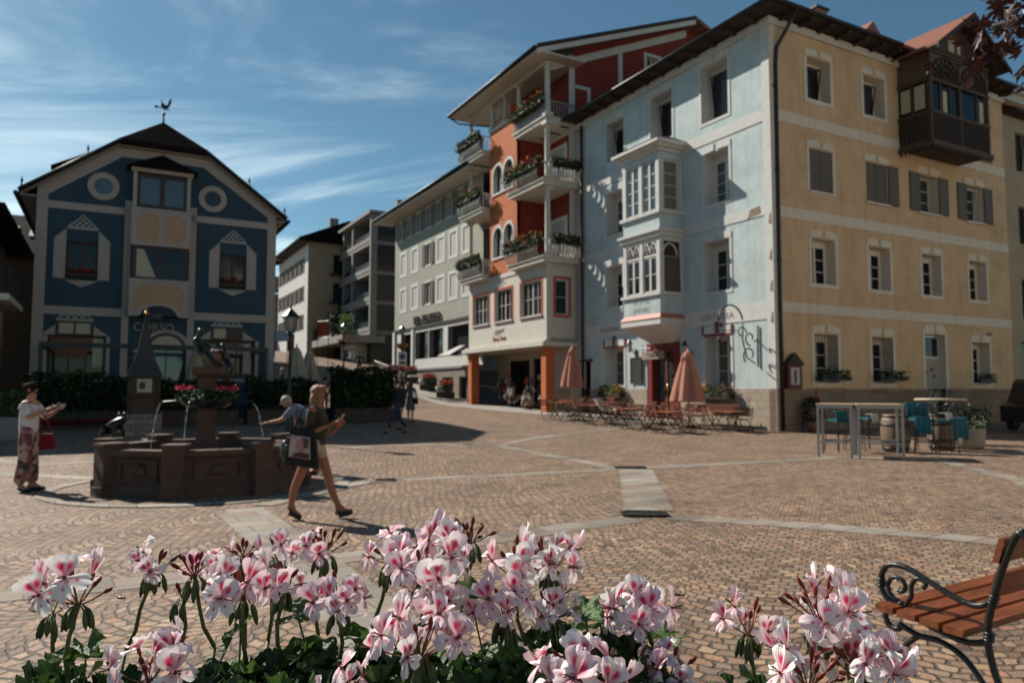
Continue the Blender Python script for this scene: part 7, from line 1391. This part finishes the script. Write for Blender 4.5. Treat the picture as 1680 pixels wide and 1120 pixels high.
# ================================================================ maple tree whose branch hangs into the corner
TRE = thing('red_maple_tree', 'dark red leafed maple whose branch hangs into the upper right corner', 'tree', (6.3, 4.4, 0), 0)
bk = mat('maple_bark', (.07, .05, .04), .85, .3, 6, bump=.5, bscale=20); q = MB().mat(bk)
q.tube([(0, 0, 0), (.05, .05, 1.6), (-.05, 0, 3.2), (.0, .1, 4.8), (.1, .2, 6.4)], [.2, .16, .13, .09, .04], 10); brs = [[(-.05, 0, 3.0), (-.9, .0, 4.0), (-2.0, .0, 4.42), (-3.15, .0, 4.36)], [(-1.2, .0, 4.1), (-2.1, -.25, 4.2), (-2.85, -.3, 4.12)], [(-1.0, 0, 3.9), (-2.0, .4, 4.3), (-2.9, .6, 4.15)], [(0, .1, 4.4), (.9, .6, 5.2), (1.6, .8, 5.6)], [(0, .1, 4.2), (.3, -1, 5.0), (.5, -1.7, 5.3)], [(0, .1, 5), (-.8, -.6, 5.9), (-1.2, -.9, 6.3)], [(0, .1, 4.8), (-.3, 1.1, 5.6), (-.6, 1.8, 6)]]
for b_ in brs: q.tube(b_, [.06, .04, .025, .012][:len(b_)], 6)
q.build('trunk', TRE); ml = mat('dark_red_maple_leaf', (.035, .010, .010), .45, .4, 5, c2=(.07, .018, .014), trans=.18)
star = []
for k in range(5):
    a = R(90 + (k - 2) * 55); L_ = (.6, .9, 1.0, .9, .6)[k]
    if k: a2 = R(90 + (k - 2.5) * 55); star.append((.33 * math.cos(a2), .33 * math.sin(a2)))
    for dd, r_ in ((-13, .62), (-5, .72), (0, 1), (5, .72), (13, .62)): star.append((L_ * r_ * math.cos(a + R(dd)), L_ * r_ * math.sin(a + R(dd))))
q = MB().mat(ml)
def mleaf(p, s):
    rot = Euler((random.gauss(0, .7), random.gauss(0, .7), random.uniform(0, 6.3))).to_matrix(); p = Vector(p)
    vs_ = [p] + [p + rot @ Vector((a * s, b_ * s, .12 * s * (a * a + b_ * b_) * random.uniform(-1, 1))) for a, b_ in star]; n_ = len(star); q.add(vs_, [(0, i + 1, i + 2) for i in range(n_ - 1)] + [(0, n_, 1)])
for b_ in brs:
    pts = [Vector(p) for p in b_]; near = b_ in brs[:3]
    for i in range(240 if near else 170):
        t_ = random.uniform(.35, 1) * (len(pts) - 1); j = min(int(t_), len(pts) - 2); p = pts[j].lerp(pts[j + 1], t_ - j)
        mleaf(p + Vector((random.gauss(0, .17), random.gauss(0, .22), random.gauss(-.05, .15))), random.uniform(.08, .125))
q.build('crown', TRE)
# ================================================================ geraniums in the foreground
def petalmat(name, up):
    m, t, b, n, l, M_ = nodes(name); uv = n('ShaderNodeUVMap'); s_ = n('ShaderNodeSeparateXYZ'); l(uv.outputs[0], s_.inputs[0]); u, v = s_.outputs[0], s_.outputs[1]
    tcx = n('ShaderNodeTexCoord'); no = n('ShaderNodeTexNoise'); no.inputs['Scale'].default_value = 160; l(tcx.outputs['Object'], no.inputs['Vector'])
    nb = M_('MULTIPLY', M_('SUBTRACT', no.outputs[0], .5), .42)
    du = M_('DIVIDE', M_('ADD', M_('SUBTRACT', u, .5), nb), .23 if up else .12); dv = M_('DIVIDE', M_('ADD', M_('SUBTRACT', v, .46 if up else .50), nb), .21 if up else .08)
    r = M_('SQRT', M_('ADD', M_('MULTIPLY', du, du), M_('MULTIPLY', dv, dv))); mr = n('ShaderNodeMapRange'); mr.interpolation_type = 'SMOOTHSTEP'; l(r, mr.inputs[0]); mr.inputs[1].default_value = .45; mr.inputs[2].default_value = 1.5; mr.inputs[3].default_value = 1; mr.inputs[4].default_value = 0
    vein = M_('POWER', M_('ABSOLUTE', M_('SINE', M_('MULTIPLY', M_('SUBTRACT', u, .5), 24 if up else 16))), 6.0); fade = n('ShaderNodeMapRange'); l(v, fade.inputs[0]); fade.inputs[1].default_value = .05; fade.inputs[2].default_value = .75 if up else .5; fade.inputs[3].default_value = 1.0; fade.inputs[4].default_value = 0
    vv = M_('MULTIPLY', vein, fade.outputs[0]); bl = M_('MAXIMUM', mr.outputs[0], vv)
    base = n('ShaderNodeMapRange'); l(v, base.inputs[0]); base.inputs[1].default_value = 0; base.inputs[2].default_value = .4; base.inputs[3].default_value = .75; base.inputs[4].default_value = .0
    oi = n('ShaderNodeObjectInfo'); pk = n('ShaderNodeMix', data_type='RGBA'); l(oi.outputs['Random'], pk.inputs[0]); pk.inputs[6].default_value = (.95, .93, .91, 1); pk.inputs[7].default_value = (.90, .68, .73, 1)
    m0 = n('ShaderNodeMix', data_type='RGBA'); l(base.outputs[0], m0.inputs[0]); l(pk.outputs[2], m0.inputs[6]); m0.inputs[7].default_value = (.80, .22, .34, 1)
    mx = n('ShaderNodeMix', data_type='RGBA'); l(bl, mx.inputs[0]); l(m0.outputs[2], mx.inputs[6]); mx.inputs[7].default_value = (.66, .015, .10, 1)
    l(mx.outputs[2], b.inputs['Base Color']); b.inputs['Roughness'].default_value = .5; b.inputs['Specular IOR Level'].default_value = .3; b.inputs['Sheen Weight'].default_value = .1
    w1 = n('ShaderNodeMath', operation='SINE'); l(M_('MULTIPLY', u, 70.0), w1.inputs[0]); bp = n('ShaderNodeBump'); bp.inputs['Strength'].default_value = .25; bp.inputs['Distance'].default_value = .0015; l(w1.outputs[0], bp.inputs['Height']); l(bp.outputs[0], b.inputs['Normal'])
    tr = n('ShaderNodeBsdfTranslucent'); l(mx.outputs[2], tr.inputs[0]); ms = n('ShaderNodeMixShader'); ms.inputs[0].default_value = .27; l(b.outputs[0], ms.inputs[1]); l(tr.outputs[0], ms.inputs[2]); l(ms.outputs[0], t.nodes['Material Output'].inputs[0]); return m
PU, PLo = petalmat('upper_petal', True), petalmat('lower_petal', False)
K['bud'] = mat('dark_red_bud', (.20, .018, .018), .5, .4, 60, c2=(.34, .05, .03), trans=.15); K['stemg'] = mat('geranium_stem', (.13, .17, .055), .55, .25, 30, c2=(.20, .22, .08), trans=.1); K['stemr'] = mat('reddish_pedicel', (.22, .06, .04), .55, .3, 40, c2=(.30, .12, .06)); K['sepal'] = mat('green_bud', (.07, .10, .035), .55, .3, 50, c2=(.13, .17, .06), trans=.1)
rg = random.Random(11)
def blossom_mesh(i):
    """flower faces +z, upper petals towards +y; radius about 1"""
    V = []; F = []; UV = []; MI = []
    for k, (ang, up) in enumerate(((112, 1), (68, 1), (198, 0), (270, 0), (342, 0))):
        a0 = R(ang + rg.uniform(-8, 8)); L_ = (1.0 if up else .95) * rg.uniform(.9, 1.08); Wd = (.44 if up else .33) * rg.uniform(.88, 1.12); lift = rg.uniform(.25, .95) if up else rg.uniform(-.35, .45); rf = rg.uniform(.05, .14); phs = rg.uniform(0, 6); tw = rg.uniform(-.25, .25); curl = rg.uniform(-.55, -.15)
        b = len(V); NU, NV = 7, 9
        for jv in range(NV + 1):
            v = jv / NV; wd_ = Wd * (.10 + .90 * math.sin(min(1, v * 1.12) * PI * .56) ** 1.25) * (1 - .35 * max(0, v - .82) / .18 * .8)
            for ju in range(NU + 1):
                u = ju / NU * 2 - 1; rr = L_ * v * (1 - .10 * u * u * v) + (.035 * math.sin(u * 9 + phs) * (v > .85))
                x_ = u * wd_; z = lift * v ** 1.15 + curl * v ** 3 * .8 + .16 * u * u * wd_ / Wd * (1 if up else -.6) + rf * math.sin(u * 5 + phs) * v ** 2 + tw * u * v * .25
                lx, ly = rr, x_; V.append((lx * math.cos(a0) - ly * math.sin(a0), lx * math.sin(a0) + ly * math.cos(a0), z)); UV.append((u * .5 + .5, v))
        for jv in range(NV):
            for ju in range(NU): q_ = b + jv * (NU + 1) + ju; F.append((q_, q_ + 1, q_ + NU + 2, q_ + NU + 1)); MI.append(0 if up else 1)
    for k in range(7):    # stamens
        a = rg.uniform(0, 6.3); b = len(V); p = Vector((.10 * math.cos(a), .10 * math.sin(a) - .08, .5)); s = .016
        for (dx, dy) in ((-s, 0), (s * .5, s), (s * .5, -s)): V.append((dx, dy, 0)); UV.append((.5, .2))
        for (dx, dy) in ((-s, 0), (s * .5, s), (s * .5, -s)): V.append((p.x + dx, p.y + dy, p.z)); UV.append((.5, .2))
        F += [(b, b + 1, b + 4, b + 3), (b + 1, b + 2, b + 5, b + 4), (b + 2, b, b + 3, b + 5), (b + 3, b + 4, b + 5)]; MI += [2] * 4
    me = bpy.data.meshes.new('blossom'); me.from_pydata(V, [], F)
    for m_ in (PU, PLo, K['stemr']): me.materials.append(m_)
    me.polygons.foreach_set('material_index', MI); me.polygons.foreach_set('use_smooth', [True] * len(F)); l_ = me.uv_layers.new(name='UVMap')
    for j, lp in enumerate(me.loops): l_.data[j].uv = UV[lp.vertex_index]
    return me
BM = [blossom_mesh(i) for i in range(9)]
P_ = math.atan(80 / 1200.)
def cp(px_, py_, d_): a = (px_ - 840) / 1200.; b = -(py_ - 560) / 1200.; return Vector((a * d_, (math.cos(P_) - b * math.sin(P_)) * d_, 1.6 + (math.sin(P_) + b * math.cos(P_)) * d_))
def umbel(par, c, rad, nb_, nbud, base, frac=1.0, gb=True, seed=0, bsz=.026, tilt=(0, 0)):
    r = random.Random(seed); hub = c - Vector((tilt[0], tilt[1], rad * .62)); st = MB()
    mid = base.lerp(hub, .55) + Vector((r.uniform(-.012, .012), r.uniform(-.012, .012), 0)); st.mat(K['stemg']).tube([base, base.lerp(mid, .5) + Vector((r.uniform(-.006, .006), 0, 0)), mid, mid.lerp(hub, .6), hub], [.0030, .0029, .0027, .0026, .0032], 8)
    st.mat(K['sepal'])
    if gb:
        for k in range(r.randint(8, 12)):
            a = r.uniform(0, 6.3); L_ = r.uniform(.013, .022); t_ = r.uniform(.0, .9); d_ = Vector((math.cos(a), math.sin(a), -1.6 + t_)).normalized(); p0 = hub + Vector((math.cos(a), math.sin(a), 0)) * .006; p1 = p0 + d_ * .010; p2 = p1 + Vector((0, 0, -L_)) + d_ * L_ * .35
            st.tube([p0, p1, p1.lerp(p2, .35), p1.lerp(p2, .75), p2], [.0008, .0016, .0036, .0032, .0006], 6)
    o = st.build('flower_head', par)
    dirs = []; tot = nb_ + nbud; tries = 0
    for k in range(tot):        # fibonacci-like spread over the upper hemisphere
        ph = r.uniform(0, 6.3) if k == 0 else ph + 2.39996; zc = 1 - (k + .5) / tot * 1.02; rr = math.sqrt(max(0, 1 - zc * zc)); dirs.append(Vector((rr * math.cos(ph) + r.uniform(-.15, .15), rr * math.sin(ph) + r.uniform(-.15, .15), zc * 1.0 + .10)).normalized())
    idx = list(range(tot)); 
    # open blossoms mostly on the outside, buds near the middle / one side
    side = r.uniform(0, 6.3); idx.sort(key=lambda i: dirs[i].z + .5 * math.cos(math.atan2(dirs[i].y, dirs[i].x) - side) + r.uniform(-.25, .25)); op = idx[:nb_]; bu = idx[nb_:]
    for i in op:
        d_ = dirs[i]; L_ = rad * r.uniform(.72, .98); end = hub + d_ * L_ + Vector((0, 0, rad * .12)); pd = MB().mat(K['stemr']).tube([hub, hub.lerp(end, .5) + Vector((0, 0, -.002)), end], [.0010, .0009, .0011], 5).tube([end - d_ * .010, end - d_ * .005, end + d_ * .002], [.001, .0026, .0022], 6); pd.build('pedicel', o)
        f = (d_ * .95 + Vector((0, -.38, .12)) + Vector((r.uniform(-.5, .5), r.uniform(-.5, .5), r.uniform(-.3, .3)))).normalized(); up = (Vector((0, 0, 1)) + Vector((r.uniform(-.6, .6), r.uniform(-.3, .3), 0))); x_ = up.cross(f).normalized(); y_ = f.cross(x_)
        sc_ = bsz * r.uniform(.86, 1.12); sq = 1 if r.random() < .75 else .55
        M_ = Matrix((x_ * sc_ * sq, y_ * sc_, f * sc_ * (1 if sq == 1 else 1.5))).transposed().to_4x4(); M_.translation = end
        bo = link('blossom', BM[r.randrange(9)], o); bo.matrix_basis = M_
    for j, i in enumerate(bu):
        d_ = (dirs[i] + Vector((0, 0, .25))).normalized(); L_ = rad * r.uniform(.45, .95); end = hub + d_ * L_; b_ = MB().mat(K['stemr']).tube([hub, hub.lerp(end, .5) + Vector((r.uniform(-.002, .002), 0, -.002)), end], .0010, 5); bl_ = r.uniform(.010, .020); d2 = (d_ + Vector((r.uniform(-.2, .2), r.uniform(-.2, .2), 0))).normalized()
        b_.mat(K['bud']).tube([end, end + d2 * bl_ * .2, end + d2 * bl_ * .55, end + d2 * bl_ * .85, end + d2 * bl_], [.0012, .0024, .0031, .0022, .0006], 7); b_.build('bud', o)
    return o
lm = []
def gleaf_mesh(seed):
    r = random.Random(seed); V = [(0, 0, 0)]; F = []; n_ = 42; rings = (.34, .68, .9, 1.0)
    for k_, rr in enumerate(rings):
        for i in range(n_):
            a = -2.75 + 5.5 * i / (n_ - 1); lobe = 1 - .20 * abs(math.sin(a * 2.28 + .0)) ** .7 * (k_ > 0) - (.06 * abs(math.sin(a * 13)) if k_ == 3 else 0)
            z = .16 * rr + .16 * rr * math.sin(a * 4.56) * (rr > .4) + .05 * rr * rr * math.sin(a * 11 + seed); V.append((rr * lobe * math.sin(a), rr * lobe * math.cos(a), z))
    for i in range(n_ - 1): F.append((0, 1 + i, 2 + i))
    for k_ in range(3):
        for i in range(n_ - 1): q_ = 1 + k_ * n_ + i; F.append((q_, q_ + n_, q_ + n_ + 1, q_ + 1))
    return V, F
GL = [gleaf_mesh(i) for i in range(5)]
glm = [mat('geranium_leaf', (.035, .08, .022), .42, .4, 25, c2=(.07, .14, .035), trans=.22, bump=.4, bscale=140, spec=.45), mat('bright_geranium_leaf', (.085, .17, .04), .42, .3, 25, c2=(.13, .23, .055), trans=.3, bump=.4, bscale=140)]
def foliage(par, X0, X1, Y0, Y1, ztop, n_, seed, extra=()):
    r = random.Random(seed); q = MB(); q.smooth = True; s_ = MB().mat(K['stemg'])
    pts = [(r.uniform(X0, X1), r.uniform(Y0, Y1), None) for _ in range(n_)] + list(extra)
    for (x, y, z) in pts:
        zt = z if z else ztop(x) - abs(r.gauss(0, .05)) - .02; sz = r.uniform(.022, .043); V, F = GL[r.randrange(5)]
        rot = Euler((r.gauss(-.25, .55), r.gauss(0, .5), r.uniform(0, 6.3))).to_matrix(); p = Vector((x, y, zt)); q.mat(glm[1] if r.random() < .32 or z else glm[0]); q.add([p + rot @ Vector((a * sz, b * sz, c * sz)) for a, b, c in V], F)
        g_ = Vector((x + r.uniform(-.05, .05), y + r.uniform(-.04, .04), 1.13)); s_.tube([g_, g_.lerp(p, .6) + Vector((r.uniform(-.01, .01), 0, 0)), p], .0014, 5)
    o = q.build('leaves', par); s_.build('leaf_stalks', o); return o
# planter box
BX0, BX1, BY0, BY1, BZ = -.80, .335, .66, 1.06, 1.135
PB = thing('planter_box', 'dark brown wooden planter box on legs filled with pink and white geraniums', 'planter', (0, 0, 0), 0)
q = MB().mat(mat('dark_planter_boards', (.16, .05, .035), .6, .3, 5, stretch=(1, 8, 8))); bw_ = .022
q.box(BX0, BY0, .87, BX1, BY0 + bw_, BZ).box(BX0, BY1 - bw_, .87, BX1, BY1, BZ).box(BX0, BY0 + bw_, .87, BX0 + bw_, BY1 - bw_, BZ).box(BX1 - bw_, BY0 + bw_, .87, BX1, BY1 - bw_, BZ).box(BX0 + .02, BY0 + .02, .85, BX1 - .02, BY1 - .02, .88); q.build('box', PB)
MB().mat(mat('potting_soil', (.02, .014, .01), .95, .4, 30, bump=.8, bscale=80)).box(BX0 + bw_, BY0 + bw_, .9, BX1 - bw_, BY1 - bw_, BZ - .03).build('soil', PB)
MB().mat(mat('pale_rim_board', (.42, .28, .17), .6, .2, 6, stretch=(1, 8, 8))).box(BX0 - .012, BY1 - .03, BZ, BX1 + .03, BY1 + .014, BZ + .012).box(BX1 - .02, BY0, BZ, BX1 + .02, BY1 - .03, BZ + .0115).build('rim', PB)
for x in (BX0 + .03, BX1 - .09):
    for y in (BY0 + .03, BY1 - .09): MB().mat(K['oldwood2']).box(x, y, 0, x + .06, y + .06, .85).build('leg', PB)
PB2 = thing('planter_box', 'smaller low planter under the right group of geraniums', 'planter', (0, 0, 0), 0); MB().mat(MC['dark_planter_boards']).box(.38, .66, .7, .72, .668, .98).box(.38, .93, .7, .72, .938, .98).box(.38, .668, .7, .388, .93, .98).box(.712, .668, .7, .72, .93, .98).mat(MC['potting_soil']).box(.388, .668, .71, .712, .93, .95).build('box', PB2)
for x in (.39, .66): MB().mat(K['oldwood2']).box(x, .78, 0, x + .05, .83, .7).build('leg', PB2)
zt = lambda x: 1.242 + .022 * math.sin(x * 17) + (.02 if -.2 < x < .2 else 0) - (.022 if x < -.42 else 0) - .10 * max(0, x - .17)  - .05 * max(0, -.5 - x) * 2
GS = [  # plant label, foliage x range, umbels: (px, py, diameter px, depth, open, buds, base px, base py)
 ('geranium plant at the far left of the box with a tall wide open flower head', (-.80, -.52), [(130, 948, 152, .95, 6, 5, 112, 1110), (88, 990, 60, 1.0, 1, 4, 95, 1110)]),
 ('geranium plant with a big low blossom cluster near the bottom left', (-.56, -.40), [(245, 1075, 165, .86, 7, 2, 250, 1150)]),
 ('geranium plant with two slender heads side by side, left of the centre', (-.62, -.38), [(255, 915, 82, 1.04, 4, 4, 205, 1070), (320, 920, 86, 1.04, 4, 8, 352, 1060), (300, 970, 40, 1.05, 0, 3, 290, 1080)]),
 ('geranium plant with a broad pink-streaked head and a small one above right of it', (-.42, -.26), [(400, 945, 132, .98, 7, 6, 405, 1090), (455, 893, 78, 1.08, 4, 1, 440, 1050), (468, 948, 66, 1.0, 2, 3, 468, 1090), (400, 898, 54, 1.07, 1, 5, 402, 1060)]),
 ('geranium plant with dark bud clusters behind the crowded middle', (-.30, -.15), [(532, 885, 84, 1.1, 4, 9, 522, 1040), (556, 968, 112, .98, 6, 9, 545, 1110)]),
 ('geranium plant with the tallest and largest many-flowered head', (-.22, -.05), [(640, 895, 100, 1.02, 6, 2, 600, 1060), (700, 905, 158, .96, 11, 2, 660, 1080), (712, 965, 118, .95, 7, 1, 690, 1090)]),
 ('geranium plant with the nearest white blossoms in the middle foreground', (-.20, .0), [(690, 1030, 178, .84, 9, 2, 690, 1180), (570, 1112, 100, .82, 4, 0, 580, 1200)]),
 ('geranium plant with a mostly budded small head rising alone', (-.08, .06), [(772, 868, 76, 1.08, 1, 12, 745, 1060)]),
 ('geranium plant with a large white and magenta head right of the middle', (-.05, .12), [(850, 912, 136, .97, 7, 4, 865, 1100), (907, 905, 104, 1.0, 6, 2, 910, 1080), (828, 980, 128, .94, 6, 3, 850, 1120), (908, 985, 100, .97, 5, 5, 905, 1110)]),
 ('geranium plant with close pink blossoms and dark buds at the bottom centre right', (.02, .18), [(955, 1085, 180, .80, 8, 7, 960, 1220)]),
 ('geranium plant at the right end of the box with two stacked heads', (.12, .33), [(1048, 990, 132, .96, 8, 4, 1060, 1140), (1095, 1085, 118, .9, 6, 4, 1095, 1190)]),
 ('single slender geranium right of the box with three blossoms against the paving', None, [(1228, 1012, 104, .96, 4, 3, 1275, 1180)]),
 ('geranium with a round many-budded head left of the bench', None, [(1343, 975, 150, .93, 7, 10, 1310, 1200)]),
 ('geranium with crowded low blossoms and red buds in front of the bench', None, [(1325, 1085, 150, .88, 6, 7, 1340, 1230), (1410, 1070, 150, .87, 8, 7, 1395, 1230), (1375, 1015, 90, .93, 5, 2, 1385, 1220)])]
sd = 40
for gi, (lab, xr, ums) in enumerate(GS):
    d0 = ums[0][3]; bx, by = ums[0][6], ums[0][7]; b0 = cp(bx, by, d0); o = thing('geranium_plant', lab, 'geranium', (0, 0, 0), 0, 'geraniums in the foreground planters')
    org = Vector((min(max(b0.x, BX0 + .05), BX1 - .05) if xr else min(max(b0.x, .42), .69), min(max(b0.y, .74), 1.0) if xr else min(max(b0.y, .7), .9), 1.10 if xr else .95))
    o.location = org; L0_ = -org
    W_ = thing('w', 'w', 'w') if False else None
    for (px_, py_, dm, dd, no_, nb2, bx, by) in ums:
        sd += 1; c = cp(px_, py_, dd); rad = dm / 1200 * dd * .46; base = cp(bx, by, dd); 
        tgt = Vector((base.x, min(max(base.y, .72), 1.02), 1.10 if xr else .95))
        fh = umbel(o, c - org, rad, round(no_ * 1.0), int(nb2 * 1.05), base - org, seed=sd, bsz=max(.0195, min(.0275, rad * .55)))
        if base.z > tgt.z: s2 = MB().mat(K['stemg']).tube([base - org, base.lerp(tgt, .5) - org, tgt - org], .003, 6).build('lower_stem', o)
    if xr:
        f = foliage(o, xr[0] - .02, xr[1] + .02, .76, 1.06, zt, int(150 * (xr[1] - xr[0]) / .15), 100 + gi); f.location = -org
        for ch in ():
            pass
# leaves rising above the mass, as in the photo
xo = thing('geranium_plant', 'leafy geranium without flowers filling the middle of the box', 'geranium', (0, .9, 1.1), 0, 'geraniums in the foreground planters')
ex = [(*cp(142, 1062, .97)[:2], cp(142, 1062, .97).z), (*cp(120, 1080, .95)[:2], cp(120, 1080, .95).z), (*cp(380, 1045, 1.0)[:2], cp(380, 1045, 1.0).z), (*cp(395, 1030, 1.0)[:2], cp(395, 1030, 1.0).z), (*cp(487, 1005, 1.02)[:2], cp(487, 1005, 1.02).z), (*cp(590, 1045, .98)[:2], cp(590, 1045, .98).z), (*cp(625, 1075, .98)[:2], cp(625, 1075, .98).z), (*cp(765, 985, 1.03)[:2], cp(765, 985, 1.03).z), (*cp(960, 1000, 1.0)[:2], cp(960, 1000, 1.0).z), (*cp(985, 1020, 1.0)[:2], cp(985, 1020, 1.0).z), (*cp(1090, 1045, 1.0)[:2], cp(1090, 1045, 1.0).z), (*cp(770, 970, 1.02)[:2], cp(770, 970, 1.02).z)]
f = foliage(xo, -.78, .3, .72, 1.05, lambda x: zt(x) - .03, 330, 777, ex); f.location = (0, -.9, -1.1)
# two hovering insects
for (px_, py_, lab) in ((197, 980, 'small wasp hovering right of the leftmost flower head'), (1112, 975, 'small wasp hovering right of the right box geraniums')):
    o = thing('wasp', lab, 'insect', cp(px_, py_, .95), R(-20), 'hovering wasps'); q = MB().mat(mat('wasp_body', (.12, .06, .02), .4, .5, 300)).ell((0, 0, 0), (.006, .0018, .0018), 10, 6).ell((.007, 0, .0005), (.0022, .0018, .0018), 8, 6); q.build('body', o); MB().mat(mat('wasp_wing', (.3, .25, .2), .3, .1, 50, trans=.5)).ext([(0, 0, .001), (-.004, .006, .003), (-.006, .005, .003)], (0, 0, .0002)).ext([(0, 0, .001), (-.004, -.006, .003), (-.006, -.005, .003)], (0, 0, .0002)).build('wings', o)
